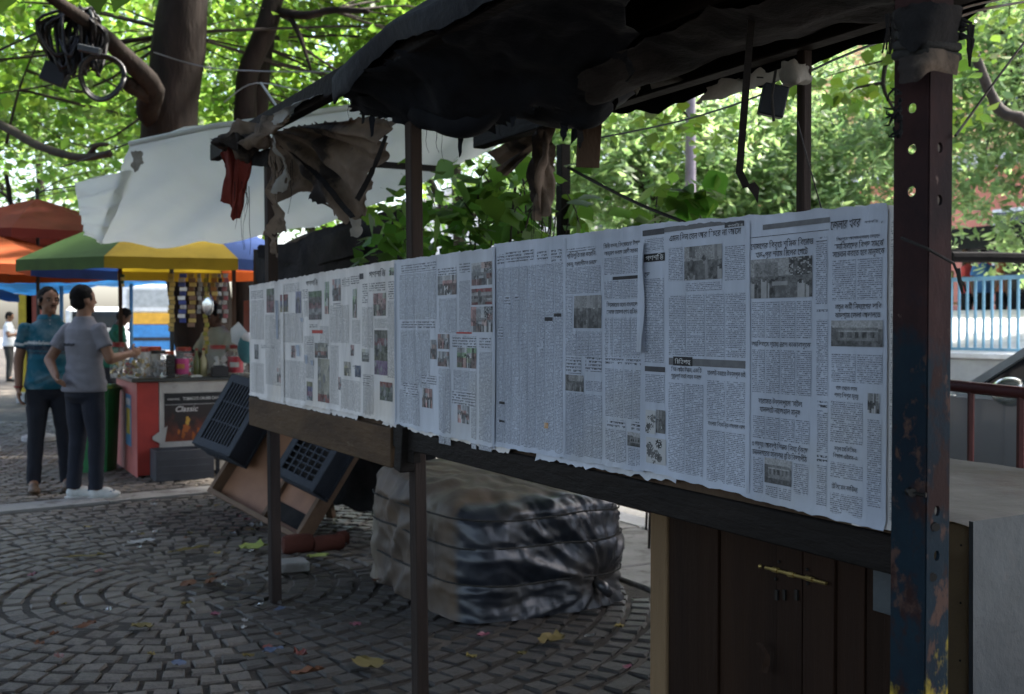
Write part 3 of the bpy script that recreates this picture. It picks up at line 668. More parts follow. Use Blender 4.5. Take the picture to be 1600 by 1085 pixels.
for t, x0, y, x1, h in (('শোষণের বিরুদ্ধে শ্রমিক বিক্ষোভ', 1179, 391, 1277, 10), ('খড়্গপুর শ্যাম স্টিলের গেটে', 1187, 404, 1268, 10), ('জন্মদিবসে শ্রদ্ধায় স্মরণ কাকাবাবুকে', 1180, 541, 1272, 8),
                        ('বারাসত উড়ালপুলে ফাটল', 1191, 630, 1259, 9), ('যানজটে নাজেহাল মানুষ', 1193, 643, 1256, 9), ('৩ পড়ুয়া আবদুই শিক্ষক নিয়ে ধুঁকছে', 1180, 696, 1269, 9), ('চম্পাননগরের সাবুডাঙ্গা স্মৃতি বিদ্যাপীঠ', 1181, 709, 1267, 9),
                        ('সিঙ্গাপুরে আলোচনাসভায় নেতৃবৃন্দ', 1312, 377, 1381, 5), ('ফ্যাসিবাদের বিপদ সম্পর্কে', 1309, 391, 1387, 10), ('সচেতন করতে হবে মানুষকে', 1306, 403, 1389, 10),
                        ('নতুন কর্মী নিয়োগের দাবি', 1310, 484, 1384, 9), ('ঝাড়গ্রাম জেলা আদালতে', 1310, 497, 1382, 9), ('গাছ থেকে ডাল', 1311, 609, 1345, 7), ('পড়ে শিশুর মৃত্যু', 1309, 620, 1347, 7),
                        ('নতুন মেডিসিন', 1310, 703, 1344, 7), ('বিভাগ এইমস-এ', 1308, 714, 1346, 7), ('টেলিফোন কাটিয়ে', 1306, 762, 1346, 8)): headline(A, t, x0, y, x1, h, off=o1)
photo(A, (1179, 407, 467, 1275), 'rally', off=o1); photo(A, (1304, 501, 541, 1386), 'building', off=o1); photo(A, (1362, 614, 645, 1380), 'crowd', off=o1); photo(A, (1201, 714, 753, 1243), 'building', off=o1)
# page 4
patch(A, 'rule', 'ink_grey', (1043, 356, 364, 1138), oA + .0010); patch(A, 'rule', 'ink_dark', (1138, 348, 357, 1168), oA + .0010); headline(A, G + ' ৪', 1143, 356, 1166, 4, 'ink_white', off=o1)
headline(A, 'এমন দিন যেন আর ফিরে না আসে', 1051, 378, 1163, 10, off=o1)
photo(A, (1075, 387, 439, 1134), 'crowd', off=o1)
for r, n in (((1049, 388, 440, 1073), 1), ((1137, 385, 440, 1171), 1), ((1076, 442, 456, 1134), 1), ((1049, 462, 555, 1171), 4), ((1049, 597, 735, 1104), 2), ((1108, 594, 655, 1171), 2), ((1108, 670, 750, 1171), 2), ((1011, 374, 394, 1043), 1), ((1011, 436, 566, 1043), 1), ((1012, 584, 628, 1044), 1)): txt(A, r, n, oA)
patch(A, 'rule', 'ink_grey', (1050, 559, 570, 1171), oA + .0010); patch(A, 'section_box', 'ink', (1057, 557, 571, 1087), oA + .0013); headline(A, 'চিঠিপত্র', 1060, 568, 1084, 7, 'ink_white', off=oA + .0018)
for t, x0, y, x1, h in (('শিল্প আইন উত্থান, একটি', 1054, 580, 1101, 7), ('গুরুত্বপূর্ণ বার্তা বহন করছে', 1054, 590, 1101, 7), ('যানজট কমাতে উড়ালপুল চাই', 1110, 586, 1170, 8), ('বাংলার বিকেন্দ্রিত বাংলার ধরণ', 1111, 664, 1169, 7)): headline(A, t, x0, y, x1, h, off=o1)
patch(A, 'rule', 'ink_dark', (1009, 361, 370, 1043), oA + .0010); patch(A, 'masthead_box', 'ink', (1011, 398, 410.5, 1044), oA + .0011); headline(A, G, 1014, 408, 1042, 8, 'ink_white', off=oA + .0018); headline(A, 'দে', 1012, 434, 1020, 9, off=o1)
patch(A, 'rule', 'ink_dark', (1012, 572, 580, 1044), oA + .0010); photo(A, (1014, 640, 676, 1030), 'sketch', off=o1); photo(A, (1031, 640, 676, 1045), 'crowd', off=o1); photo(A, (1015, 682, 722, 1046), 'sketch', off=o1)
# loose torn strip hanging over the joint
st = thing('torn_paper_strip', 'narrow torn white paper strip hanging loose between two newspaper sheets', 'paper strip', B(*[bpx(1010, 470)[0], .018, 1.4]))
P = []
for i in range(4):
    row = []
    for j in range(24):
        s_, z_ = bpx(1005 + i * 3.6 - .02 * j, 380 + j * 7.4); row.append(B(s_, .015 + .004 * math.sin(j * .35) * i / 3 + .004 * (j / 23) ** 2 + .001 * i, z_))
    P.append(row)
MB().grid(P).build('strip', M['paper_cool'], st, smooth=180)
# ---- second sheet
oB = .0065; Bp = newspaper('dense grey newspaper sheet, second from the right, its left page nearly without pictures', ((776, 382, 697), (1012, 352, 738)), oB, 'cool')
o1 = oB + .0014
for r, n in (((779, 420, 690, 884), 8), ((887, 420, 460, 943), 3), ((947, 404, 430, 1004), 4), ((947, 440, 468, 1004), 4), ((887, 463, 555, 899), 1), ((887, 518, 556, 945), 3), ((948, 497, 555, 1004), 4), ((888, 613, 714, 945), 4), ((918, 594, 610, 945), 2), ((949, 575, 650, 1008), 4), ((949, 668, 724, 983), 2), ((985, 698, 728, 1010), 2)): txt(Bp, r, n, oB)
for r, n in (((780, 399, 415, 792), 1), ((793, 395, 411, 838), 2), ((842, 393, 409, 860), 1), ((864, 391, 411, 882), 1), ((791, 463, 478, 803), 1), ((806, 460, 474, 816), 1), ((888, 558, 583, 913), 1), ((918, 558, 580, 945), 1), ((949, 556, 570, 1010), 1), ((952, 654, 667, 982), 1), ((990, 658, 671, 1010), 1), ((889, 390, 395, 935), 1), ((843, 533, 552, 853), 1), ((780, 510, 530, 790), 1)): columns(Bp, 'bold_cool', r, n, oB + .0010)
for t, x0, y, x1, h in (('প্রতিশ্রুতি রক্ষা করেনি', 890, 404, 935, 7), ('কেন্দ্র, বঞ্চনাপীড়ন চলছে', 890, 417, 937, 7), ('মিষ্টি বদল, ডিসেম্বরের উপর', 947, 389, 1004, 7), ('আক্রমণ করছে মোদী সরকার', 948, 400, 1004, 7), ('ডিসেম্বরের মধ্যে বাংলাদেশে', 952, 480, 1004, 7), ('ফেরার ঘোষণা শেখ হাসিনার', 952, 491, 1004, 7)): headline(Bp, t, x0, y, x1, h, off=o1)
for r in ((961, 433, 438, 1004), (855, 496, 502, 867), (869, 490, 495, 881), (784, 627, 631, 793), (784, 656, 659, 793)): patch(Bp, 'black_bar', 'ink', r, o1)
photo(Bp, (901, 463, 513, 944), 'crowd', off=o1); photo(Bp, (888, 585, 610, 916), 'crowd', off=o1); photo(Bp, (985, 674, 696, 1011), 'building', off=o1)
patch(Bp, 'stain', 'stain', (854, 660, 669, 860), o1 + .0006) if 'stain' in M else None
# ---- third sheet
T_ = 'body_mid'
oC = .0095; Cp = newspaper('grey newspaper sheet with colour photographs down its right page, third from the right', ((621, 407, 663), (776, 388, 699)), oC, 'mid'); o1 = oC + .0014
for r, n in (((628, 430, 500, 687), 5), ((630, 516, 602, 676), 4), ((628, 608, 660, 660), 3), ((690, 467, 520, 718), 2), ((721, 440, 522, 739), 1), ((690, 576, 692, 709), 2), ((713, 578, 609, 750), 3), ((753, 550, 702, 773), 1), ((741, 612, 700, 750), 1)): txt(Cp, r, n, oC)
for r, n in (((631, 414, 428, 687), 2), ((631, 502, 514, 685), 2), ((655, 585, 598, 687), 2), ((689, 421, 431, 718), 1), ((722, 412, 427, 739), 1), ((711, 525, 542, 749), 1), ((753, 528, 546, 772), 1), ((711, 611, 630, 749), 1), ((634, 598, 618, 658), 2)): columns(Cp, 'bold_mid', r, n, oC + .0010)
RB_ = [(1, .6, .5), (1, 1, 1), (.9, .3, .25), (.7, .75, .8)]; GR = [(.5, 1, .4), (.8, .9, .5), (1, 1, 1), (.8, .3, .2)]
photo(Cp, (689, 432, 462, 718), 'crowd', RB_, o1); photo(Cp, (741, 412, 447, 773), 'rally', RB_, o1); photo(Cp, (740, 480, 519, 774), 'rally', RB_, o1)
photo(Cp, (741, 452, 477, 773), 'flat', [(.30, .03, .025), (.28, .27, .26), (.10, .08, .08), (.30, .29, .28), (.26, .03, .03)], o1)
photo(Cp, (689, 522, 545, 707), 'crowd', RB_, o1); photo(Cp, (689, 549, 572, 707), 'crowd', RB_, o1); photo(Cp, (719, 543, 574, 749), 'crowd', GR, o1); photo(Cp, (720, 632, 660, 738), 'crowd', RB_, o1); photo(Cp, (677, 531, 561, 687), 'crowd', RB_, o1); photo(Cp, (664, 606, 636, 680), 'crowd', RB_, o1)
patch(Cp, 'heading_bar', 'ink_red', (718, 519, 521.5, 742), o1)
# ---- the three sheets at the far end
T_ = 'body_warm'
oD = .0075; Dp = newspaper('pale newspaper sheet, fourth from the right, with a tall dark photograph under the masthead', ((517, 424, 638), (625, 406, 664)), oD, 'warm'); o1 = oD + .0014
for r, n in (((519, 478, 535, 548), 3), ((519, 540, 630, 532), 1), ((553, 500, 537, 566), 1), ((535, 592, 640, 566), 3), ((569, 480, 543, 586), 2), ((570, 584, 650, 587), 2), ((588, 498, 513, 620), 3), ((608, 470, 590, 620), 1)): txt(Dp, r, n, oD)
for r, n in (((537, 435, 448, 550), 1), ((551, 432, 445, 565), 1), ((569, 443, 475, 578), 1), ((580, 442, 456, 605), 1), ((609, 440, 468, 620), 1), ((523, 474, 485, 535), 1), ((570, 586, 602, 582), 1), ((554, 570, 578, 565), 1)): columns(Dp, 'bold_warm', r, n, oD + .0010)
headline(Dp, G, 580, 434, 605, 10, off=o1, name='masthead'); patch(Dp, 'black_bar', 'ink_dark', (565, 428, 437, 571), o1)
for r, k, p in (((522, 437, 471, 535), 'crowd', RB_), ((554, 452, 497, 560), 'crowd', GR), ((541, 565, 587, 551), 'crowd', [(.9, .8, .3), (.8, .7, .5)]), ((558, 571, 589, 567), 'flat', [(.07, .11, .22), (.06, .09, .18)]), ((551, 539, 556, 556), 'crowd', RB_), ((532, 589, 609, 536), 'crowd', RB_), ((611, 419, 431, 619), 'crowd', GR), ((587, 459, 494, 606), 'crowd', [(.9, .45, .35), (.8, .8, .5), (1, .35, .3)]), ((569, 545, 565, 580), 'building', [(.9, .85, .6), (1, 1, .9)]),
                ((588, 516, 585, 609), 'flat', [(.14, .13, .09), (.25, .06, .07), (.11, .12, .06), (.10, .10, .05), (.20, .10, .22), (.17, .08, .19)]), ((597, 596, 625, 617), 'flat', [(.33, .06, .03), (.10, .13, .07), (.06, .08, .05), (.09, .11, .07)])): photo(Dp, r, k, p, o1)
oE = .006; Ep = newspaper("torn pale newspaper sheet with white ripped spots, second from the board's far end", ((440, 438, 627), (519, 424, 640)), oE, 'warm', .006); o1 = oE + .0014
for r, n in (((443, 490, 535, 475), 3), ((443, 562, 620, 480), 3), ((477, 470, 495, 484), 1), ((477, 525, 590, 492), 1), ((446, 444, 458, 470), 2), ((502, 510, 534, 516), 1)): txt(Ep, r, n, oE)
for r, n in (((475, 452, 468, 484), 1), ((486, 506, 513, 498), 1), ((482, 532, 540, 492), 1), ((500, 533, 540, 516), 1)): columns(Ep, 'bold_warm', r, n, oE + .0010)
headline(Ep, G, 481, 447, 499, 8, off=o1, name='masthead'); patch(Ep, 'heading_bar', 'ink_red', (490, 516, 521, 507), o1)
for r, k, p in (((440, 461, 488, 452), 'flat', [(.33, .05, .04), (.12, .14, .25), (.3, .25, .06)]), ((464, 456, 490, 473), 'crowd', [(.5, .5, .9), (.6, .5, .4)]), ((485, 456, 500, 505), 'flat', [(.10, .18, .07), (.12, .10, .08), (.22, .08, .08), (.26, .25, .24), (.14, .10, .10)]), ((510, 441, 491, 518), 'crowd', GR),
                ((494, 536, 559, 514), 'flat', [(.32, .30, .22), (.32, .29, .2), (.30, .08, .05), (.08, .07, .06)]), ((499, 560, 627, 518), 'flat', [(.36, .33, .22), (.36, .33, .23), (.34, .31, .2), (.36, .33, .23), (.30, .05, .03)]), ((482, 596, 625, 490), 'flat', [(.33, .3, .1), (.1, .1, .25), (.3, .12, .2), (.2, .25, .3)]), ((457, 540, 559, 464), 'crowd', RB_)): photo(Ep, r, k, p, o1)
oF = .0045; Fp = newspaper('narrow pale newspaper sheet at the far left end of the board', ((391, 447, 617), (446, 437, 629)), oF, 'warm', .006); o1 = oF + .0014
for r, n in (((393, 470, 530, 414), 2), ((416, 500, 600, 442), 2), ((394, 566, 612, 414), 2)): txt(Fp, r, n, oF)
for r, n in (((393, 455, 468, 413), 2), ((416, 492, 500, 430), 1), ((410, 538, 545, 432), 1)): columns(Fp, 'bold_warm', r, n, oF + .0010)
for r, k, p in (((418, 452, 489, 430), 'flat', [(.12, .16, .08), (.13, .08, .06), (.26, .07, .08), (.2, .06, .07)]), ((399, 538, 561, 406), 'crowd', None), ((435, 575, 597, 444), 'crowd', [(.9, .4, .3), (.9, .8, .7)])): photo(Fp, r, k, p, o1)
# ripped, curled white bits on the torn sheet
for k, (px, py, w, h) in enumerate(((470, 548, 7, 18), (483, 562, 5, 14), (492, 567, 4, 8), (476, 500, 4, 6), (437, 500, 5, 60))):
    s_, z_ = bpx(px, py); sc = .57 / (.3386 * (px + 118)); P = []
    for i in range(4):
        row = []
        for j in range(6):
            a, b = (i / 3 - .5) * w * sc, (j / 5 - .5) * h * sc; row.append(B(s_ + a + .002 * nz(j, k), oE + .004 + .010 * (i / 3) ** 2 * (.5 + j / 5 * .5), z_ + b + .003 * nz(i * 3, j, k)))
        P.append(row)
    MB().grid(P).build('torn_flap', M['paper_cool'], Ep, smooth=180)
# vertical overlap folds where sheets meet
for px, y0, y1, sh, tn in ((622, 412, 664, Cp, 'cool'), (776, 386, 700, Cp, 'cool'), (1174, 345, 772, A, 'cool'), (446, 445, 628, Ep, 'warm'), (886, 372, 716, Bp, 'cool')):
    P = []
    for i in range(5):
        row = []
        for j in range(30):
            s_, _ = bpx(px, 500); _, za = bpx(px, y0); _, zb = bpx(px, y1); z = za + (zb - za) * j / 29; s_ += (i / 4 - .5) * .014 + .002 * nz(z * 9, px)
            row.append(B(s_, (.0105 if px != 886 else .0075) + .0025 * math.sin(i / 4 * math.pi) * (1 + .6 * nz(z * 14, px)) + hdisp(s_, z), z))
        P.append(row)
    MB().grid(P).build('paper_fold', M['paper_' + tn], sh, smooth=180)

# older torn sheets showing under the edges of the new ones
for lb, c, o_, tn in (('older yellowed torn newspaper peeking out below the two middle sheets', ((600, 414, 664), (800, 384, 708)), .0030, 'warm'),
                  ('older torn paper layer peeking out under the bottom edge right of the middle', ((840, 380, 717), (1060, 350, 754)), .0022, 'mid'),
                  ('older torn paper layer peeking out below the pages at the far end', ((405, 448, 625), (560, 420, 655)), .0022, 'warm')):
    newspaper(lb, c, o_, tn, .009)
# ================================================================ TARPAULINS AND RAGS
def catmull(P, t):
    n = len(P) - 1; x = min(max(t, 0), 1) * n; i = min(int(x), n - 1); f = x - i
    a = P[max(i - 1, 0)]; b = P[i]; c = P[i + 1]; d = P[min(i + 2, n)]
    return .5 * ((2 * b) + (c - a) * f + (2 * a - 5 * b + 4 * c - d) * f * f + (3 * b - a - 3 * c + d) * f ** 3)
def cloth(rows, nu, nv, amp=.02, freq=3, rag=.0, seed=0, holes=0, fold=None, pts=None):
    """a sheet through rows of surveyed points; wrinkled, with ragged edges and tears"""
    R3 = [[p if isinstance(p, Vector) else at(*p) for p in r] for r in rows]
    P = []
    for i in range(nu + 1):
        u = i / nu; line = [catmull(r, u) for r in R3]; row = []
        for j in range(nv + 1):
            v = j / nv; p = catmull(line, v) if len(line) > 2 else line[0].lerp(line[1], v)
            row.append(p)
        P.append(row)
    Q = [[None] * (nv + 1) for _ in range(nu + 1)]
    for i in range(nu + 1):
        for j in range(nv + 1):
            p = P[i][j]; a = P[min(i + 1, nu)][j] - P[max(i - 1, 0)][j]; b = P[i][min(j + 1, nv)] - P[i][max(j - 1, 0)]
            n = a.cross(b); n = n.normalized() if n.length > 1e-9 else Vector((0, 1, 0))
            h = amp * fbm(p.x * freq + seed * 9, p.y * freq, p.z * freq + seed)
            if fold: h += fold(i / nu, j / nv)
            q = p + n * h
            if rag:
                e = min(i, nu - i, j, nv - j)
                if e == 0:
                    c = P[nu // 2][nv // 2]; q = q + (c - q).normalized() * rag * (nz(p.x * 31, p.y * 31, p.z * 31 + seed) * .8 + nz(p.x * 90, p.z * 90, seed) * .6)
            Q[i][j] = q
    mask = None
    if holes: mask = lambda i, j: fbm(i * .33 + seed * 3, j * .33, 2) < holes
    return MB().grid(Q, mask)
def rag_thing(name, label, cat, parts, group=None):
    c = parts[0][1].v; c = Vector((sum(v[0] for v in c) / len(c), sum(v[1] for v in c) / len(c), max(v[2] for v in c)))
    t = thing(name, label, cat, c, 0, group)
    for nm, mb, m in parts: mb.build(nm, M[m], t, smooth=30 if nm in ('panel', 'scrap') or name == 'bent_strip' else 180)
    return t
def fringe(mb, p, n, L, rs, w=.006):
    for k in range(n):
        q = Vector(p) + Vector((rs.uniform(-.05, .05), rs.uniform(-.03, .03), rs.uniform(-.01, .02))); l = L * rs.uniform(.4, 1.1); pts = []
        for i in range(6): pts.append(q + Vector((.018 * nz(k * 3.1, i * .5, 1), .018 * nz(k * 1.7, i * .5, 4), -l * i / 5)))
        mb.tube(pts, [w * rs.uniform(.3, .6) * (1 - .12 * i) for i in range(6)], 4)
    return mb
# black roof tarpaulin, thrown over the frame, bulging and sagging between the beams
def roofpt(s, o):
    z = 2.36 + .05 * nz(s * 1.1, o * 2.2, 3) + .015 * nz(s * 5, o * 5)
    return z
P = []; NS, NO = 70, 44
for i in range(NS + 1):
    s = 2.27 - 3.3 * i / NS; row = []
    for j in range(NO + 1):
        t = j / NO
        # profile across: front hem hangs, over front beam, ridge, back beam, back hem hangs
        prof = [(.205, 2.20), (.22, 2.26), (.12, 2.315), (-.20, 2.33), (-.45, 2.32), (-.70, 2.285), (-.77, 2.20), (-.76, 2.12)]
        k = t * (len(prof) - 1); a = int(min(k, len(prof) - 2)); f = k - a
        o = prof[a][0] + (prof[a + 1][0] - prof[a][0]) * f; z = prof[a][1] + (prof[a + 1][1] - prof[a][1]) * f
        z += .022 * abs(fbm(s * 1.5, o * 2.5, 3)) + .008 * fbm(s * 6, o * 6, 8) + .05 * math.exp(-((s - 1.75) / .22) ** 2) * math.exp(-((o - .1) / .2) ** 2); o += .015 * nz(s * 3, t * 5, 6)
        if i < 5: z -= .05 * (5 - i) / 5 * (1 + nz(t * 9)); 
        if j < 5: z += .03 * (5 - j) / 5 * (nz(s * 2.6, 2) + .5 * nz(s * 11)) - .01 * (5 - j) / 5
        if j > NO - 6: z += .06 * (j - NO + 6) / 6 * (nz(s * 2.2, 5) + .6 * nz(s * 9))
        row.append(B(s, o, z))
    P.append(row)
tarp = thing('roof_tarpaulin', 'large black plastic tarpaulin thrown over the roof of the newspaper stand', 'tarpaulin', B(1, -.2, 2.4))
MB().grid(P).build('sheet', M['black_tarp'], tarp, smooth=180)
# sagging inner sheets below the planks
sag = cloth([[(548, 145, 3.75), (640, 150, 3.62), (740, 168, 3.52), (830, 165, 3.42), (930, 168, 3.36), (1010, 128, 3.36)],
             [(575, 168, 3.8), (640, 190, 3.75), (720, 210, 3.65), (800, 178, 3.6), (905, 205, 3.5), (990, 150, 3.5)],
             [(600, 150, 4.1), (660, 178, 4.05), (740, 190, 3.95), (820, 168, 3.9), (900, 180, 3.8), (985, 140, 3.75)]], 46, 18, .03, 4, .03, 2)
sag.build('sagging_sheet', M['black_tarp'], tarp, smooth=180)
sag = cloth([[(900, 120, 3.1), (1010, 60, 2.9), (1130, 20, 2.6), (1260, -30, 2.35), (1400, -70, 2.1)], [(930, 165, 3.3), (1030, 112, 3.1), (1150, 70, 2.8), (1280, 30, 2.55), (1400, 8, 2.3)], [(1000, 120, 3.5), (1080, 95, 3.3), (1180, 60, 3.1), (1300, 40, 2.9), (1405, 20, 2.6)]], 46, 16, .03, 4, .03, 5)
sag.build('sagging_sheet', M['rag_dark'], tarp, smooth=180)
MB().grid([[at(x, y, Z) for x, y, Z in r] for r in [[(1015, 128, 3.45), (1060, 118, 3.40), (1110, 95, 3.33)], [(1018, 140, 3.45), (1062, 128, 3.38), (1112, 103, 3.32)]]]).build('torn_edge', M['rag_pale'], tarp, smooth=180)
drp = cloth([[(543, 128, 3.62), (600, 96, 3.4), (660, 60, 3.15), (740, 14, 2.88), (850, -50, 2.6), (960, -110, 2.35)], [(541, 150, 3.75), (605, 140, 3.6), (690, 130, 3.4), (760, 100, 3.2), (860, 60, 2.95), (980, 10, 2.7)], [(556, 168, 3.9), (612, 182, 3.8), (700, 203, 3.7), (760, 196, 3.6), (850, 172, 3.4), (985, 140, 3.25)]], 110, 22, .035, 4.5, .09, 7)
drp.build('hanging_drape', M['black_tarp'], tarp, smooth=180)
# white awning sheet tied between the stand and the tree
wt = thing('white_awning', 'big off-white tarpaulin awning slung above the umbrella, left of the newspaper stand', 'awning', at(400, 300, 7.2))
def wf(u, v): return .05 * math.sin(u * 9 + v * 4) * v * (1 - v) * 2 + .018 * math.sin(u * 34 + v * 9 + 3 * nz(u * 5, v * 3)) * v + .03 * nz(u * 6, v * 5, 4) + .02 * math.sin(u * 23 + v * 6) * (1 - abs(2 * v - 1))
cloth([[(203, 224, 6.9), (262, 208, 6.75), (330, 197, 6.6), (435, 184, 6.4), (545, 168, 6.1), (660, 150, 5.8), (790, 150, 5.4)],
       [(178, 300, 7.5), (250, 292, 7.4), (330, 290, 7.3), (420, 280, 7.1), (540, 255, 6.7), (670, 215, 6.2), (790, 190, 5.6)],
       [(150, 380, 8.3), (215, 384, 8.25), (300, 381, 8.2), (400, 371, 8.0), (545, 337, 7.4), (680, 275, 6.6), (790, 222, 5.7)]], 60, 26, .02, 1.6, .012, 3, fold=wf).build('sheet', M['white_tarp'], wt, smooth=180)
def ff(u, v): return .05 * math.sin(v * 26) * (1 - u) * u * 2 + .02 * math.sin(v * 41 + 1) * (1 - u)
cloth([[(117, 291, 7.3), (140, 285, 7.3), (165, 277, 7.3), (207, 264, 7.25)], [(124, 330, 7.7), (145, 330, 7.75), (165, 328, 7.75), (185, 325, 7.7)], [(133, 364, 8.1), (142, 372, 8.15), (150, 377, 8.2), (158, 382, 8.25)]], 20, 26, .02, 4, .012, 5, fold=ff).build('corner_flap', M['white_tarp'], wt, smooth=180)
mb = MB(); mb.tube([at(203, 224, 6.88), at(150, 243, 7.6), at(95, 262, 8.6)], .006, 5); mb.tube([at(117, 291, 7.3), at(60, 300, 8)], .005, 5); mb.build('tie_rope', M['rope'], wt)
MB().tube([at(203, 225, 6.87), at(330, 198, 6.57), at(435, 185, 6.37), at(560, 166, 6.02)], .018, 6).build('edge_roll', M['white_tarp'], wt, smooth=180)
mb = cloth([[(206, 238, 6.85), (216, 236, 6.85), (226, 240, 6.85)], [(203, 262, 6.87), (212, 268, 6.85), (222, 256, 6.86)]], 6, 8, .03, 9, .03, 8); mb.build('knot_rag', M['rag_pale'], wt, smooth=180)
# dark brown tarpaulin stall mass behind, under the awning
ds = thing('tarpaulin_covered_stall', 'dark tarpaulin-covered stall in the shade behind the tilted wooden tray', 'stall', gnd(520, 800))
cloth([[(398, 392, 8.6), (440, 382, 8.2), (520, 352, 7.7), (600, 330, 7.2), (660, 322, 6.9)], [(396, 560, 8.6), (450, 560, 8.1), (520, 560, 7.6), (610, 560, 7.1), (670, 560, 6.8)], [(398, 752, 8.5), (450, 774, 8.0), (520, 790, 7.5), (620, 812, 7.0), (690, 830, 6.8)]], 40, 30, .06, 2.2, .02, 12).build('tarpaulin', M['rag_dark'], ds, smooth=180)
cloth([[(398, 392, 8.6), (440, 382, 8.2), (520, 352, 7.7), (600, 330, 7.2), (660, 322, 6.9)], [(470, 380, 10.2), (530, 365, 9.8), (600, 350, 9.2), (680, 330, 8.6), (760, 325, 8.2)]], 24, 10, .05, 2.2, 0, 13).build('roof_sheet', M['rag_dark'], ds, smooth=180)
cloth([[(404, 383, 8.3), (470, 378, 8.0), (560, 352, 7.3)], [(400, 400, 8.25), (480, 415, 7.95), (566, 395, 7.25)]], 20, 8, .03, 3, .03, 14).build('drape', M['rag_dark'], ds, smooth=180)
for a in ((402, 8.6), (655, 6.9)): MB().beam(gnd(a[0], 509 + 2260 / a[1]), at(a[0], 390 if a[0] < 500 else 322, a[1]) + Vector((0, .03, 0)), .06, .06).build('pole', M['old_wood'], ds)
# rags along the front beam
rs = random.Random(5)
rag_thing('brown_ragged_sheet', 'brown striped ragged sheet hanging in folds between the two front posts of the stand', 'rag',
  [('sheet', cloth([[(428, 208, 4.95), (470, 196, 4.7), (530, 190, 4.4), (575, 185, 4.2), (610, 195, 4.0)], [(425, 270, 5.02), (480, 262, 4.75), (520, 262, 4.6), (565, 265, 4.4), (598, 240, 4.2)], [(432, 328, 5.0), (470, 300, 4.85), (505, 318, 4.65), (545, 345, 4.5), (575, 300, 4.35)]], 80, 60, .012, 6, .03, 21, holes=1.0, fold=lambda u, v: (.030 * math.sin(math.atan2(v + .05, u + .02) * 16 + 2 * nz(u * 3, v * 3)) + .014 * math.sin(math.atan2(v + .05, u + .02) * 37)) * min(1, .25 + 1.1 * math.hypot(u, v))), 'rag_brown'),
   ('stripe', cloth([[(432, 225, 4.96), (480, 262, 4.68), (520, 310, 4.52), (548, 343, 4.4)], [(440, 222, 4.96), (490, 262, 4.68), (530, 308, 4.52), (556, 340, 4.4)]], 24, 3, .02, 6, .01, 22), 'rag_dark'),
   ('stripe', cloth([[(600, 212, 4.05), (580, 262, 4.12), (553, 312, 4.25)], [(606, 214, 4.05), (588, 264, 4.12), (561, 316, 4.25)]], 20, 3, .02, 6, .01, 23), 'rag_dark'),
   ('tail', cloth([[(546, 342, 4.4), (556, 342, 4.4), (566, 340, 4.4)], [(548, 368, 4.42), (557, 372, 4.42), (564, 366, 4.42)]], 5, 8, .02, 9, .02, 24), 'rag_pale')])
rag_thing('red_cloth_rag', 'faded red cloth rag hanging left of the first wooden post', 'rag',
  [('cloth', cloth([[(345, 240, 4.65), (360, 232, 4.65), (375, 228, 4.63), (390, 232, 4.60)], [(347, 280, 4.67), (362, 282, 4.63), (374, 275, 4.65), (388, 280, 4.61)], [(346, 312, 4.67), (358, 325, 4.65), (366, 345, 4.65), (374, 300, 4.63)]], 28, 40, .012, 7, .02, 31, fold=lambda u, v: .018 * math.sin(u * 15 + v * 3) + .007 * math.sin(u * 34)), 'rag_red')])
rag_thing('rag_bundle', 'crumpled brown and grey rags tied over the top of the first wooden post', 'rag',
  [('bundle', cloth([[(328, 213, 4.70), (360, 203, 4.65), (400, 190, 4.55), (445, 168, 4.30)], [(335, 225, 4.55), (370, 222, 4.45), (410, 214, 4.40), (445, 190, 4.20)], [(345, 240, 4.70), (375, 244, 4.65), (405, 240, 4.60), (430, 214, 4.40)]], 34, 18, .07, 7, .04, 41), 'rag_brown'),
   ('pale_sheet', cloth([[(412, 200, 4.45), (440, 172, 4.25), (490, 152, 3.95), (545, 134, 4.1)], [(424, 208, 4.41), (450, 184, 4.21), (500, 162, 4.46), (548, 146, 4.1)]], 30, 8, .03, 6, .03, 42), 'rag_pale'),
   ('dark_rag', cloth([[(385, 240, 4.65), (400, 238, 4.60), (425, 232, 4.50)], [(386, 256, 4.65), (402, 262, 4.59), (420, 262, 4.50)]], 16, 12, .05, 8, .03, 43), 'rag_dark'),
   ('shredded_plastic', cloth([[(424, 215, 4.40), (432, 222, 4.37), (438, 230, 4.35)], [(436, 258, 4.40), (444, 262, 4.35), (450, 268, 4.35)], [(440, 290, 4.40), (446, 300, 4.38), (453, 296, 4.37)]], 10, 20, .05, 11, .04, 44, holes=.55), 'rag_pale'),
   ('tatter', cloth([[(426, 250, 4.50), (434, 252, 4.48), (440, 250, 4.45)], [(430, 310, 4.50), (436, 320, 4.47), (442, 316, 4.45)], [(428, 352, 4.50), (433, 368, 4.48), (436, 372, 4.45)], [(430, 395, 4.50), (432, 400, 4.48), (434, 396, 4.45)]], 8, 34, .06, 9, .05, 45, holes=.5), 'rag_brown'),
   ('threads', fringe(fringe(MB(), at(372, 290, 4.65), 7, .28, rs, .004), at(440, 250, 4.40), 7, .2, rs, .004), 'rag_dark')])
rag_thing('grey_hanging_sheet', 'brownish grey torn plastic sheet slanting down behind the second post', 'rag',
  [('sheet', cloth([[(838, 172, 4.35), (860, 195, 4.3), (858, 215, 4.35)], [(805, 205, 4.55), (825, 228, 4.5), (818, 245, 4.55)], [(772, 232, 4.8), (778, 262, 4.75), (788, 276, 4.7)]], 34, 46, .012, 6, .03, 51, fold=lambda u, v: .022 * math.sin(u * 15 + 2 * v) + .008 * math.sin(u * 33)), 'rag_brown'),
   ('pale_corner', cloth([[(826, 176, 4.3), (842, 178, 4.28), (850, 190, 4.28)], [(836, 214, 4.3), (844, 222, 4.28), (851, 216, 4.28)]], 8, 10, .02, 8, .02, 52), 'rag_pale')])
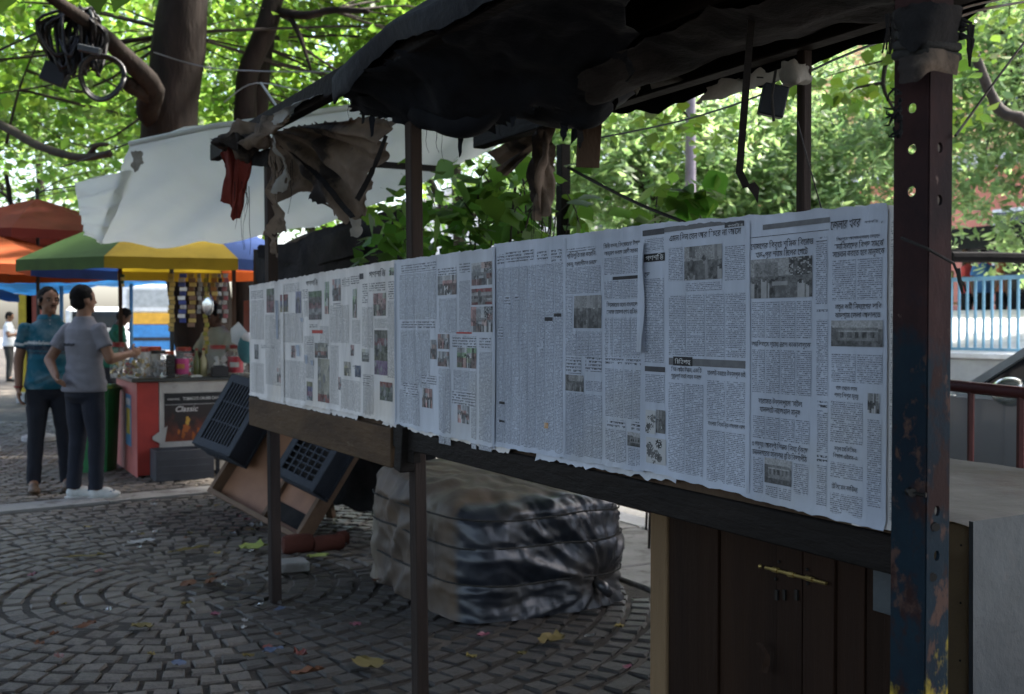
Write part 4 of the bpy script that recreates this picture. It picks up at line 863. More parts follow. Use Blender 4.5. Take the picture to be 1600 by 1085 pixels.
rag_thing('twisted_rag', 'long twisted brown rag hanging beside the back post above the newspapers', 'rag',
  [('cloth', cloth([[(838, 196, 4.2), (850, 200, 4.15), (864, 200, 4.2)], [(836, 262, 4.22), (846, 258, 4.15), (860, 260, 4.2)], [(832, 330, 4.24), (845, 338, 4.2), (862, 326, 4.22)]], 24, 50, .014, 8, .03, 61, fold=lambda u, v: .020 * math.sin(u * 14 + v * 7) + .008 * math.sin(u * 31 - v * 5)), 'rag_brown'),
   ('threads', fringe(MB(), at(850, 325, 4.22), 8, .22, rs, .004), 'rag_dark')])
rag_thing('hanging_board', 'small brown board hanging under the roof right of the back post', 'board',
  [('panel', MB().beam(at(922, 190, 3.55), at(918, 262, 3.6), .08, .012, up=(0, 1, 0), bev=.002), 'old_wood')])
rag_thing('bent_strip', 'bent dark metal strip hanging down from the roof above the newspapers', 'metal strip',
  [('strip', MB().beam(at(1174, 30, 2.62), at(1155, 272, 2.62), .017, .006, up=(0, 1, 0)).beam(at(1155, 268, 2.62), at(1166, 292, 2.58), .017, .006, up=(0, 1, 0)), 'rail_dark'),
   ('scrap', MB().prism([(0, 0), (.035, -.012), (.047, -.02), (.03, .012), (.012, .018)], Matrix.Translation(at(1166, 290, 2.58)) @ Matrix.Rotation(R_(90), 4, 'X') @ Matrix.Rotation(R_(-35), 4, 'Z'), .004), 'rail_dark')])
rag_thing('dark_panel', 'dark plastic panel tied to the right-hand back post under the roof', 'panel',
  [('panel', MB().box(at(1208, 158, 2.86), (.068, .03, .085), Matrix.Rotation(R_(12), 3, 'Y'), .004), 'black_plastic'), ('cord', MB().tube([at(1212, 110, 2.84), at(1206, 150, 2.83), at(1209, 190, 2.84)], .004, 5), 'rope')])
rag_thing('pale_rag', 'pale plastic rag knotted round the top of the right-hand back post', 'rag',
  [('rag', cloth([[(1222, 92, 2.9), (1240, 96, 2.84), (1262, 104, 2.9)], [(1226, 120, 2.9), (1244, 126, 2.84), (1268, 122, 2.88)], [(1236, 132, 2.92), (1250, 138, 2.88), (1258, 136, 2.9)]], 16, 14, .04, 8, .03, 71), 'rag_pale'),
   ('torn_sheet', cloth([[(1110, 140, 3.3), (1150, 126, 3.2), (1190, 118, 3.05), (1222, 108, 2.95)], [(1095, 165, 3.32), (1130, 160, 3.2), (1180, 138, 3.05), (1220, 122, 2.95)]], 20, 10, .04, 6, .04, 72, holes=.7), 'rag_pale')])
rag_thing('torn_tarpaulin_strips', 'black torn plastic strips and threads dangling under the middle of the roof', 'strips',
  [('strip', cloth([[(x - 5, y0, Z), (x + 6, y0, Z)], [(x - 3, (y0 + y1) / 2, Z), (x + 6, (y0 + y1) / 2, Z - .01)], [(x - 1, y1, Z), (x + 3, y1 - 4, Z)]], 3, 14, .015, 14, .012, int(x)), m_) for x, y0, y1, Z, m_ in ((718, 190, 246, 3.7, 'black_tarp'), (580, 150, 214, 3.85, 'black_tarp'), (566, 160, 196, 3.85, 'rag_dark'), (905, 185, 236, 3.5, 'rag_dark'), (880, 190, 224, 3.5, 'black_tarp'), (640, 180, 206, 3.8, 'rag_dark'), (800, 165, 200, 3.5, 'black_tarp'), (960, 140, 176, 3.4, 'rag_dark'), (995, 130, 150, 3.4, 'rag_pale'))] +
  [('thread', fringe(MB(), at(x, y, Z), 1, L, rs, .004), 'rag_dark') for x, y, Z, L in ((655, 195, 3.8, .20), (662, 195, 3.8, .16), (670, 200, 3.8, .2), (676, 198, 3.8, .13), (602, 175, 3.85, .1), (560, 150, 3.9, .16), (552, 160, 3.9, .1), (770, 190, 3.6, .12), (930, 160, 3.45, .14), (948, 150, 3.45, .1))])
# cloth, strings and twine round the steel post
tw = MB(); cl = MB()
for k in range(5):
    y = 20 + k * 16
    cl.tube([at(1400 + 3 * math.sin(k), y + 4, 1.72), at(1447, y - 3 + 5 * (k % 2), 1.66), at(1496, y + 6, 1.72), at(1485, y, 1.80), at(1420, y, 1.80), at(1400, y + 4, 1.72)], [.008 + .004 * nz(k, i) for i in range(6)], 6)
cl2 = cloth([[(1404, 92, 1.70), (1430, 84, 1.665), (1455, 74, 1.655), (1494, 88, 1.70)], [(1404, 112, 1.695), (1432, 104, 1.66), (1455, 98, 1.65), (1494, 108, 1.70)], [(1406, 130, 1.70), (1430, 128, 1.67), (1456, 112, 1.66), (1494, 118, 1.705)]], 24, 12, .008, 22, .006, 81)
wrap = cloth([[(1398, 14, 1.70), (1420, 6, 1.665), (1460, 4, 1.655), (1508, 12, 1.70)], [(1402, 40, 1.70), (1432, 38, 1.66), (1460, 36, 1.65), (1500, 40, 1.70)], [(1404, 72, 1.70), (1430, 78, 1.67), (1456, 66, 1.66), (1496, 74, 1.705)]], 24, 12, .01, 18, .012, 82)
fr_ = MB(); rs2 = random.Random(9)
for k in range(16):
    y = 145 + rs2.uniform(0, 80); p = at(1408, y, 1.715); pts = [p]
    for i in range(4): pts.append(pts[-1] + Vector((rs2.uniform(-.009, .003), rs2.uniform(-.004, .004), rs2.uniform(-.012, .008))))
    fr_.tube(pts, [.003, .0024, .003, .002, .001], 4)
for k in range(9): 
    p = at(1384 + k * 2, 20 + rs2.uniform(0, 8), 1.9); fr_.tube([p, p + Vector((rs2.uniform(-.004, .004), 0, -.03)), p + Vector((rs2.uniform(-.006, .006), 0, -.05 - rs2.uniform(0, .02)))], .0018, 4)
for k in range(6):
    p = at(1500, 30 + k * 6, 1.71); fr_.tube([p, p + Vector((.010 + rs2.uniform(0, .012), 0, rs2.uniform(-.01, .006))), p + Vector((.016, 0, -.03 - rs2.uniform(0, .03)))], [.004, .003, .002], 5)
strg = MB().tube([at(1408, 372, 1.70), at(1447, 388, 1.665), at(1490, 412, 1.70), at(1497, 430, 1.70)], .0025, 5).tube([at(1497, 420, 1.70), at(1500, 440, 1.695), at(1504, 458, 1.70)], [.004, .0035, .002], 5).tube([at(1499, 438, 1.698), at(1507, 446, 1.70), at(1509, 456, 1.70)], [.003, .002, .001], 5)
rag_thing('post_rags', 'dark cloth wrappings, twine and tatters knotted round the top of the steel post', 'rag', [('wrapping', wrap, 'rag_dark'), ('twine', cl, 'rope'), ('grey_wrap', cl2, 'rag_brown'), ('tatters', fr_, 'rag_dark'), ('string', strg, 'rope')])
# wires
for nm, lb, pts, r, m in (('black_cable', 'thin black cable running down to the right of the steel post', [(1493, 212, 1.75), (1520, 175, 1.9), (1560, 120, 2.1), (1620, 40, 2.5)], .0024, 'cable'),
    ('black_cable', 'black cable sagging from the back post behind the newspapers', [(888, 262, 4.1), (940, 290, 3.9), (1000, 320, 3.7), (1070, 348, 3.5)], .006, 'cable'),
    ('black_cable', 'twig-like black cable crossing the leaves under the roof beam to the right post', [(940, 215, 4.6), (1060, 190, 4.2), (1180, 152, 3.7), (1300, 95, 3.2), (1410, 52, 2.7)], .004, 'cable'),
    ('black_cable', 'upper black cable crossing top right beside the steel post', [(1490, 18, 1.76), (1530, 6, 2.2), (1600, -8, 3)], .003, 'cable'),
    ('black_cable', 'lower of two black cables leaving the top of the steel post to the right', [(1490, 30, 1.76), (1540, 14, 2.2), (1620, 0, 3)], .003, 'cable'),
    ('string_line', 'thin dark string dangling right of the bent strip', [(1246, 190, 2.9), (1262, 250, 2.9), (1284, 328, 2.9)], .002, 'cable'),
    ('grey_wire', 'thin pale wire strung between the two big trunks above the awning', [(240, 82, 9), (320, 105, 9), (420, 112, 8.5), (560, 112, 8)], .006, 'wire'),
    ('grey_wire', 'pale rope slanting down to the awning edge right of the second trunk', [(408, 130, 8), (425, 155, 7.5), (440, 178, 6.6)], .009, 'wire'),
    ('grey_wire', 'faint pale wire fanning left over the awning', [(350, 160, 9), (400, 130, 9), (500, 150, 8)], .005, 'wire')):
    P_ = [at(*p) for p in pts]; o = MB().tube([catmull(P_, i / 12) for i in range(13)], r, 5).build(nm, M[m], loc=P_[0]); tag(o, lb, 'cable' if 'cable' in nm else 'wire')
# ================================================================ TREES
def leafproto(name, heart=True, mat_='leaf'):
    mb = MB()
    if heart: out = [(0, 0), (.22, .12), (.46, .34), (.47, .52), (.33, .76), (.12, 1.0), (.03, 1.22)]
    else: out = [(0, 0), (.10, .15), (.22, .4), (.24, .6), (.15, .85), (.04, 1.0)]
    n = len(out); V = []
    for x, y in out: V.append((x, y, -.22 * x - .12 * y * y + .02))
    for x, y in out: V.append((-x, y, -.22 * x - .12 * y * y + .02))
    for x, y in out: V.append((0, y, -.12 * y * y))
    F = []
    for i in range(n - 1): F.append((i, i + 1, 2 * n + i + 1, 2 * n + i)); F.append((n + i, 2 * n + i, 2 * n + i + 1, n + i + 1))
    V.append((.015, -.35, .04)); V.append((-.015, -.35, .04)); k = 3 * n; F.append((k, k + 1, 2 * n))
    me = bpy.data.meshes.new(name); me.from_pydata(V, [], F); me.materials.append(M[mat_]); me.polygons.foreach_set('use_smooth', [True] * len(F)); return me
LEAFP = {'leaf': leafproto('leaf'), 'leaf_dark': leafproto('leaf', True, 'leaf_dark'), 'leaf_far': leafproto('leaf', True, 'leaf_far'), 'leaf_pale': leafproto('leaf', False, 'leaf_pale')}
def in_frame(p):   # rough numpy projection, returns px, py, depth
    q = p - np.array([0, 0, EYE]); f = np.array(_f); u = np.array(_u); d = q @ f; dd = np.where(d > .3, d, .3)
    return CX_PX + F_PX * q[:, 0] / dd, CY_PX - F_PX * (q @ u) / dd, d
def leaf_cloud(rs, blobs, n_clump, per, spread, droop=.25):
    """leaf positions: clumps scattered through ellipsoids (centre, radii)"""
    cs = []
    vol = np.array([b[1][0] * b[1][1] * b[1][2] for b in blobs]); pick = rs.choice(len(blobs), n_clump, p=vol / vol.sum())
    for k in pick:
        c, r = blobs[k]; d = rs.normal(size=3); d /= np.linalg.norm(d); rad = rs.rand() ** (1 / 2.2)
        cs.append(np.array(c) + d * rad * np.array(r))
    cs = np.array(cs); sp = spread * (.6 + .8 * rs.rand(n_clump))
    pos = np.repeat(cs, per, 0) + rs.normal(size=(n_clump * per, 3)) * np.repeat(sp, per)[:, None] * np.array([1, 1, .6])
    return cs, pos
def leaves_mesh(pos, size, rs, flat=.5, wide=.42):
    n = len(pos); d = rs.normal(size=(n, 3)); d[:, 2] = d[:, 2] * .5 - .45; d /= np.linalg.norm(d, axis=1)[:, None]
    up = rs.normal(size=(n, 3)) * flat + np.array([0, 0, 1.0]); s = np.cross(d, up); s /= np.linalg.norm(s, axis=1)[:, None] + 1e-9; nn = np.cross(s, d)
    L = (size * (.4 + 1.0 * rs.rand(n)))[:, None]
    v = np.empty((n, 4, 3)); v[:, 0] = pos; v[:, 1] = pos + d * L * .42 + s * L * wide - nn * L * .12; v[:, 2] = pos + d * L; v[:, 3] = pos + d * L * .42 - s * L * wide - nn * L * .12
    return v, d, s, nn, L
def fast_mesh(name, v, m):
    n = len(v); me = bpy.data.meshes.new(name); me.vertices.add(n * 4); me.vertices.foreach_set('co', v.reshape(-1))
    idx = np.arange(n)[:, None] * 4 + np.array([0, 1, 2, 0, 2, 3]); me.loops.add(n * 6); me.loops.foreach_set('vertex_index', idx.reshape(-1).astype(np.int32))
    me.polygons.add(n * 2); me.polygons.foreach_set('loop_start', np.arange(n * 2, dtype=np.int32) * 3); me.polygons.foreach_set('loop_total', np.full(n * 2, 3, dtype=np.int32))
    me.update(calc_edges=True); me.materials.append(m); return me
def add_leaves(root, pos, size, rs, m, singles=0, wide=.42, minpx=9, name='leaf'):
    v, d, s, nn, L = leaves_mesh(pos, size, rs, wide=wide); keep = np.ones(len(pos), bool); org = np.array(root.location)
    if singles:
        x, y, dep = in_frame(pos); inf = (x > 0) & (x < 1600) & (y > 0) & (y < 1000) & (dep > 1); app = np.where(inf, L[:, 0] / dep * F_PX, 0); order = np.argsort(-app)[:singles]; order = order[app[order] > minpx]
        for i in order:
            o = bpy.data.objects.new(name, LEAFP[m]); COL.objects.link(o); o.parent = root; Lz = float(L[i, 0]) / 1.2
            o.matrix_basis = Matrix(((s[i, 0] * Lz, d[i, 0] * Lz, nn[i, 0] * Lz, pos[i, 0] - org[0]), (s[i, 1] * Lz, d[i, 1] * Lz, nn[i, 1] * Lz, pos[i, 1] - org[1]), (s[i, 2] * Lz, d[i, 2] * Lz, nn[i, 2] * Lz, pos[i, 2] - org[2]), (0, 0, 0, 1)))
        keep[order] = False
    o = bpy.data.objects.new('crown', fast_mesh('crown', v[keep] - org, M[m])); COL.objects.link(o); o.parent = root; o['kind'] = 'stuff'; return o
def limb(mb, pts, r0, r1, n=10, steps=14, wob=.02, seed=0):
    P_ = [Vector(p) for p in pts]; Q = []; R = []
    for i in range(steps + 1):
        t = i / steps; p = catmull(P_, t); w = wob * (r0 + (r1 - r0) * t) * 8
        Q.append(p + Vector((nz(t * 4, seed), nz(t * 4, seed, 5), nz(t * 4, seed, 9) * .4)) * w); R.append((r0 + (r1 - r0) * t) * (1 + .12 * nz(t * 7, seed, 2)))
    return mb.tube(Q, R, n)
def twigs(mb, rs, src, cs, n, r=.012):
    src = [Vector(p) for p in src]
    for k in rs.choice(len(cs), min(n, len(cs)), replace=False):
        c = Vector(cs[k]); q = min(src, key=lambda p: (p - c).length + .3 * abs(p.z - c.z)); mid = q.lerp(c, .55) + Vector(rs.normal(size=3)) * .12 * (q - c).length * .5
        limb(mb, [q, mid, c], r * (.6 + 1.4 * rs.rand()), r * .35, 5, 6, 0)
def tree(name, label, base, limbs, blobs, n_clump, per, spread, size, m, seed, singles=0, tw=40, wide=.42, group=None, barkm='bark', minpx=9, twr=.012, extra=None, over=None):
    rs = np.random.RandomState(seed); t = thing(name, label, 'tree', base, 0, group); mb = MB(); src = []
    for pts, r0, r1 in limbs:
        limb(mb, pts, r0, r1, 12 if r0 > .1 else 7, 16, .02, seed + len(src)); P_ = [Vector(p) for p in pts]; src += [catmull(P_, q / 6) for q in range(2, 7)]
    mb.build('trunk', M[barkm], t, smooth=180)
    cs, pos = leaf_cloud(rs, blobs, n_clump, per, spread)
    if extra is not None:
        c2, p2 = leaf_cloud(rs, extra[0], extra[1], per, spread * extra[2]); cs = np.vstack([cs, c2]); pos = np.vstack([pos, p2])
    if tw:
        mb = MB(); twigs(mb, rs, src, cs, tw, twr); mb.build('branches', M['bark_dark'], t, smooth=180)
    add_leaves(t, pos, size, rs, m, singles, wide, minpx)
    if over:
        c2, p2 = leaf_cloud(rs, over[0], over[1], 44, .5); add_leaves(t, p2, .22, rs, 'leaf_shade', 0, wide)  # out-of-view leaves added to block light, hung on this tree
    return t
V3 = Vector
# the big tree behind the awning
b1 = at(345, 640, 12.0); b1.z = 0
tree('spreading_tree', 'big dark trunked tree rising behind the white awning, cables hung on its left branch', b1,
  [([b1, at(290, 330, 12), at(268, 205, 12), at(276, 90, 12), at(292, -40, 12), at(320, -260, 12.3)], .36, .24),
   ([at(268, 215, 12), at(232, 172, 11.7), at(238, 135, 11.4), at(190, 85, 11.0), at(146, 42, 10.6), at(70, -10, 10)], .16, .05),
   ([at(236, 150, 11.5), at(210, 138, 11.3), at(196, 128, 11.2)], .10, .07),
   ([at(292, -40, 12), at(200, -220, 10.5), at(60, -520, 8)], .2, .06), ([at(320, -200, 12.2), at(520, -420, 10), at(700, -900, 7)], .16, .05)],
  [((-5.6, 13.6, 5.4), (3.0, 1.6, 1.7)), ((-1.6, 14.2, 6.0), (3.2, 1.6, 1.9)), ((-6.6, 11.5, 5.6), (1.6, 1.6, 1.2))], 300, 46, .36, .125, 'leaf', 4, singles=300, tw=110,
  over=([((-4.5, .5, 6.6), (8, 7, 1.3)), ((1.5, -5, 6.2), (8, 6, 1.4)), ((-12, 4, 5.0), (3, 5, 1.6)), ((3.2, 1.5, 6.4), (3.5, 5, 1.0))], 1600))  # unseen leaf masses over and behind the camera, added to shade the plaza
b2 = at(385, 640, 12.6); b2.z = 0
tree('slender_tree', 'curved slimmer tree trunk between the big trunk and the roof of the stand', b2,
  [([b2, at(380, 330, 12.6), at(383, 190, 12.6), at(388, 110, 12.6), at(420, 35, 12.6), at(440, -60, 12.8)], .15, .11),
   ([at(400, 185, 12.9), at(408, 120, 12.9), at(418, 60, 13)], .13, .08),
   ([at(440, 20, 12.6), at(480, 24, 12.2), at(520, 16, 12), at(575, 18, 11.5)], .06, .03), ([at(452, 24, 12.5), at(470, 60, 12.2), at(486, 110, 12)], .04, .015), ([at(440, -60, 12.8), at(600, -300, 11), at(800, -700, 8)], .12, .05)],
  [((-2.4, 14.8, 4.5), (1.8, 1.4, 1.4)), ((-1.2, 13.6, 5.4), (1.8, 1.2, 1.0)), ((-3.2, 14.6, 3.4), (1.5, 1.2, .8))], 120, 46, .34, .13, 'leaf', 8, singles=300, tw=50)
# mid and far trees on the left
for sd, lb, c, lims, blobs, nc in (
  (21, 'leafy tree at the far left edge with a long low bare branch', (-9.6, 16.5), None, [((-7.6, 15.8, 5.2), (3.2, 2.2, 2.4)), ((-5.6, 16.5, 4.6), (2.4, 2, 1.3))], 190),
  (22, 'bright green tree filling the gap left of the big trunk', (-6.2, 20), None, [((-6.5, 20, 5.5), (3.6, 2.5, 3.0))], 150),
  (23, 'bright green tree seen between the two trunks above the awning', (-3.6, 20), None, [((-4.0, 20, 5.6), (3.4, 2.4, 3.0))], 140),
  (24, 'farthest pale green tree behind the orange umbrella at left', (-12, 27), None, [((-12, 27, 5.8), (4.8, 3, 3.0))], 180),
  (25, 'tall tree behind the trunks near the roof of the stand', (-1.2, 22), None, [((-1.2, 22, 6.6), (3.6, 2.5, 3.2))], 140)):
    z = V3((c[0], c[1], 0)); h = blobs[0][0][2]
    lm = [([z, z + V3((.1, 0, h * .5)), z + V3((-.2, .1, h + 1))], .2, .06), ([z + V3((0, 0, h * .45)), z + V3((1.2, .2, h * .8)), z + V3((2, .4, h + .8))], .1, .03), ([z + V3((0, 0, h * .5)), z + V3((-1.1, .2, h * .85)), z + V3((-2, -.3, h + .6))], .1, .03)]
    if sd == 21: lm += [([at(-20, 185, 13), at(20, 205, 12.6), at(60, 228, 12.2), at(120, 246, 11.8), at(172, 240, 11.5)], .06, .04), ([at(140, 246, 11.7), at(150, 228, 11.6), at(168, 226, 11.5)], .04, .02), ([at(10, 225, 13), at(30, 140, 13), at(62, 60, 13)], .02, .01), ([at(10, 275, 14), at(20, 335, 14.5), at(30, 380, 15)], .03, .04)]
    tree('leafy_tree', lb, z, lm, blobs, nc, 44, .42, .15, 'leaf_far', sd, singles=60, tw=40, minpx=12, barkm='bark_dark')
# right: feathery pale trees across the road
def sprays(root, blobs, n, rs, size, m):
    cs, _ = leaf_cloud(rs, blobs, n, 1, .1); pos = []
    for c in cs:
        a = rs.rand() * 6.28; ln = .7 + .5 * rs.rand(); d = np.array([math.cos(a), math.sin(a), -.35 - .3 * rs.rand()])
        for k in range(26): t = k / 26; pos.append(c + d * ln * t + np.array([0, 0, -.25 * t * t]) + rs.normal(size=3) * .05)
    add_leaves(root, np.array(pos), size, rs, m, 60, .20, 11); return cs
for sd, lb, base, blobs, n, lims in (
  (31, 'pale feathery tree across the road behind the right-hand half of the board', (3.5, 18.5, -.13), [((3.2, 18.5, 4.0), (2.9, 2, 1.8)), ((5.2, 18.6, 4.3), (2.2, 2, 2.0)), ((1.6, 19, 5.6), (2.0, 1.6, 1.8))], 1250, None),
  (32, 'feathery dark green tree right of the steel post in front of the pink building', (9.4, 17.5, -.13), [((8.0, 17.6, 6.2), (2.4, 1.6, 2.2)), ((9.6, 17, 5.2), (1.8, 1.5, 1.3)), ((7.3, 17, 3.9), (.9, 1, .7)), ((8.8, 17.4, 3.1), (.9, 1, .5))], 560, None),
  (33, 'tall pale tree far behind the bent strip', (1.5, 27, -.13), [((1.5, 27, 7.0), (4.0, 2, 3.4)), ((7, 28, 8.5), (4.6, 2, 3.2))], 760, None)):
    rs = np.random.RandomState(sd); t = thing('feathery_tree', lb, 'tree', base); z = V3(base); mb = MB(); mb2 = MB(); h = blobs[0][0][2]
    limb(mb, [z, z + V3((.1, 0, h * .5)), z + V3((-.2, 0, h))], .17, .08, 10); limb(mb, [z + V3((0, 0, h * .4)), z + V3((1.0, 0, h * .8)), z + V3((2.0, .2, h))], .09, .03, 7); limb(mb, [z + V3((0, 0, h * .5)), z + V3((-1.0, 0, h * .9)), z + V3((-1.8, .2, h * 1.2))], .09, .03, 7)
    if sd == 32: limb(mb2, [at(1480, 40, 14), at(1520, 80, 14), at(1560, 170, 14), at(1620, 215, 14), z + V3((0, 0, 2.5))], .05, .10, 7); mb2.build('bough', M['bark_dark'], t, smooth=180)
    mb.build('trunk', M['bark_dark'], t, smooth=180); cs = sprays(t, blobs, n, rs, .19, 'leaf_pale')
    mb = MB(); twigs(mb, rs, [z + V3((0, 0, h * .5)), z + V3((1, 0, h * .8)), z + V3((-1, 0, h * .9)), z + V3((0, 0, h))], cs, 40, .014); mb.build('branches', M['bark_dark'], t, smooth=180)
# broad-leaved boughs hanging over from the right, near
b4 = V3((3.39, 8.6, .012))
tree('broad_leaved_tree', 'broad-leaved tree with light green heart leaves hanging just under the roof beam', b4,
  [([b4, at(1452, 300, 8.6), at(1445, -60, 8.4), at(1400, -300, 8.2)], .11, .06), ([at(1440, -40, 8.4), at(1250, 10, 8.3), at(1090, 90, 8.2), at(1010, 150, 8)], .04, .010), ([at(1445, 20, 8.4), at(1400, 60, 8), at(1380, 130, 7.6), at(1402, 180, 7.5)], .03, .008), ([at(1440, -100, 8.4), at(1500, -60, 8), at(1540, 20, 8)], .04, .012)],
  [((1.0, 8.1, 3.12), (.72, .7, .48)), ((2.75, 8.1, 3.25), (.9, .8, .55)), ((3.9, 8.3, 3.95), (.8, .8, .45)), ((1.9, 8.4, 4.6), (2.6, 1.6, .9))], 125, 38, .17, .098, 'leaf', 41, singles=300, tw=46, barkm='bark_dark', twr=.008, over=([((1.6, 6.4, 6.9), (5.4, 4.8, 1.0))], 1000))  # the last leaf mass is out of view, added to stop sun patches
# leafy vine right behind the board
rs = np.random.RandomState(51); b5 = B(2.9, -1.9, -.02); vn = thing('leafy_vine', 'dark leafy climbing vine with many thin stems growing up behind the board', 'plant', b5)
mb = MB(); tops = []
for k in range(34):
    px = rs.uniform(620, 1110) if k > 20 else rs.uniform(740, 870); Z = rs.uniform(5.0, 6.4); p0 = at(px + rs.uniform(-20, 20), 640, max(Z + .6, 6.75 - (px - 800) * .0016)); p0.z = 0; top = rs.uniform(255, 330) if px < 870 else rs.uniform(290, 350)
    P_ = [p0, at(px, 470, max(Z + .4, 6.5)), at(px, 420, Z + .2), at(px + rs.uniform(-12, 12), top + 40, Z), at(px + rs.uniform(-34, 34), top, Z - .1)]
    mb.tube([catmull(P_, i / 10) for i in range(11)], [.009 - .0006 * i for i in range(11)], 5); tops += [catmull(P_, q) for q in (.5, .6, .7, .8, .9, 1.0)]
mb.build('stems', M['bark_dark'], vn, smooth=180)
pos = []
for p in tops:
    x, y, _ = proj(p); k = (2 if 745 < x < 865 else 4) if x < 880 else 2
    for _i in range(k): pos.append(np.array(p) + rs.normal(size=3) * np.array([.10, .12, .08]))
for k in range(210):
    px = rs.uniform(560, 760) if k < 170 else rs.uniform(880, 1110); lo = 330 - (px - 560) * .28 if px < 760 else 300; pos.append(np.array(at(px, rs.uniform(lo, 420), rs.uniform(4.9, 6.4))))
for k in range(26): pos.append(np.array(at(rs.normal(1085, 22), rs.normal(312, 18), 4.7)))
pos = [p for p in pos if not (850 < proj(p)[0] < 896 and proj(p)[2] < 6.35)]
add_leaves(vn, np.array(pos), .115, rs, 'leaf_dark', 300, .42, 8)
# leaves hanging into the frame at the top left
tw_ = thing('leafy_twig', 'near leafy twig dipping into the top left corner above the cables', 'twig', at(120, -90, 3.0))
MB().tube([at(-60, -120, 3.1), at(60, -80, 3.0), at(160, -60, 2.95), at(260, -50, 2.9)], [.008, .006, .005, .003], 6).build('stem', M['bark_dark'], tw_)
for px, py, sz, rz in ((18, -28, .085, 10), (152, -42, .11, -8), (198, -30, .085, 14), (60, -50, .07, -30), (110, -60, .07, 20), (-10, -20, .07, 0)):
    o = bpy.data.objects.new('leaf', LEAFP['leaf']); COL.objects.link(o); o.parent = tw_; p = at(px, py, 2.98) - tw_.location
    o.matrix_basis = Matrix.Translation(p) @ Matrix.Rotation(R_(rz), 4, 'Y') @ Matrix.Rotation(R_(-100), 4, 'X') @ Matrix.Scale(sz, 4)
# ================================================================ THINGS UNDER AND BESIDE THE BOARD
# wooden cabinet with plank doors
FO = -.25
CB = smat(0, FO + .045, 0)   # x = -s, y = behind the board, z up
def srange(px, o):   # s of a pixel column on the plane o in front of the board plane
    d = ray(px, 700); q = B(0, o, 0); e = Vector((0, 0, EYE)); t = (q - e).dot(NB) / d.dot(NB); return ((e + d * t) - RB).dot(DB)
cab = thing('wooden_cabinet', 'dark wooden cabinet with plank doors and brass bolt under the right-hand newspapers', 'cabinet', B(.7, -.32, 0))
sa, sb = srange(1016, FO), srange(1404, FO); sm = srange(1041, FO)
MB().mbox(CB, (-sa, .045, -.02), (-sm, .19, .90), .003).build('side_post', M['pale_wood'], cab)
MB().mbox(CB, (-sm + .001, .075, .0), (-sb, .185, .86)).build('carcass', M['cab_wood'], cab)
MB().mbox(CB, (-sa - .005, .03, .902), (-sb, .20, .925), .003).build('top_board', M['rail_dark'], cab)
seams = [1042, 1091, 1121, 1170, 1215, 1256, 1306, 1350, 1382]; 
for k in range(len(seams) - 1):
    x0, x1 = -srange(seams[k], FO), -srange(seams[k + 1], FO); dep = (.052, .048, .055, .046, .042, .043, .050, .054)[k]
    MB().mbox(CB, (x0 + .0012, dep, .02), (x1 - .0012, .074, .885), .0015).build('plank', M['cab_wood'], cab)
x0, x1 = -srange(1383, FO), -srange(1404, FO); MB().mbox(CB, (x0, .044, .02), (x1, .074, .90), .002).build('side_post', M['cab_wood'], cab)
p0, p1 = bpx(1372, 892), bpx(1400, 970)
MB().mbox(CB, (-srange(1370, FO), .036, .80 - .02), (-srange(1400, FO), .0415, .905), .001).build('zinc_plate', M['tin'], cab)
def cpt(px, py, o=FO + .012):
    d = ray(px, py); e = Vector((0, 0, EYE)); t = (B(0, o, 0) - e).dot(NB) / d.dot(NB); return e + d * t
bl = MB().tube([cpt(1196, 887), cpt(1291, 912)], .0042, 8).build('bolt', M['brass'], cab)
MB().ell(cpt(1188, 885), .0055).build('bolt_tip', M['brass'], cab)
for a, b in (((1208, 890), (1216, 892)), ((1232, 897), (1241, 899)), ((1260, 903), (1270, 906))):
    MB().tube([cpt(*a), cpt(*b)], .0066, 8).build('bolt_guide', M['brass'], cab)
for px, py in ((1217, 878), (1261, 890), (1262, 912), (1212, 905)): MB().ell(cpt(px, py, FO + .006), .004, n=8, m=5).build('screw', M['nail'], cab)
h = MB()
for px in (1214, 1226, 1245): h.beam(cpt(px, 922, FO + .006), cpt(px, 938, FO + .006), .006, .008, up=DB)
h.build('hasp', M['nail'], cab)['kind'] = 'stuff'
mb = cloth([[cpt(1180, 1005, FO + .03), cpt(1190, 1003, FO + .03)], [cpt(1194, 1022, FO + .035), cpt(1203, 1026, FO + .03)], [cpt(1186, 1050, FO + .03), cpt(1200, 1052, FO + .03)]], 5, 10, .006, 20, .004, 91); mb.build('torn_veneer', M['cab_wood'], cab)

# sheet-metal box right of the steel post
tb = thing('sheet_metal_box', 'big grey sheet-metal covered box with a worn rusty lid right of the steel post', 'box', B(.9, -1.17, 0))
TB = fr   # x = s, y = w, z up
MB().mbox(TB, (.401, .712, 0), (1.36, 1.64, .893), .006).build('wood_side', mat('tan plywood', (.17, .125, .07), (.11, .08, .048), 4, .75, .2, 30, spots=(.06, .045, .03), spot_scale=9, spot_lo=.66, spot_hi=.7), tb)
P = []
for i in range(17):
    row = []
    for j in range(14):
        w = .705 + .96 * i / 16; z = .02 + .886 * j / 13; row.append(B(.388 + .004 * fbm(w * 4, z * 4, 2), -w, z))
    P.append(row)
MB().grid(P).build('sheet_metal', M['tin'], tb, smooth=60)
P = []
for i in range(20):
    row = []
    for j in range(20):
        s, w = .392 + .98 * i / 19, .70 + .96 * j / 19; z = .902 + .008 * fbm(s * 3, w * 3, 6) + .004 * fbm(s * 11, w * 11, 6); 
        if i == 0 or j == 0: z -= .012 + .004 * nz(s * 30, w * 30)
        row.append(B(s, -w, z))
    P.append(row)
MB().grid(P).build('lid', M['tin_top'], tb, smooth=80)
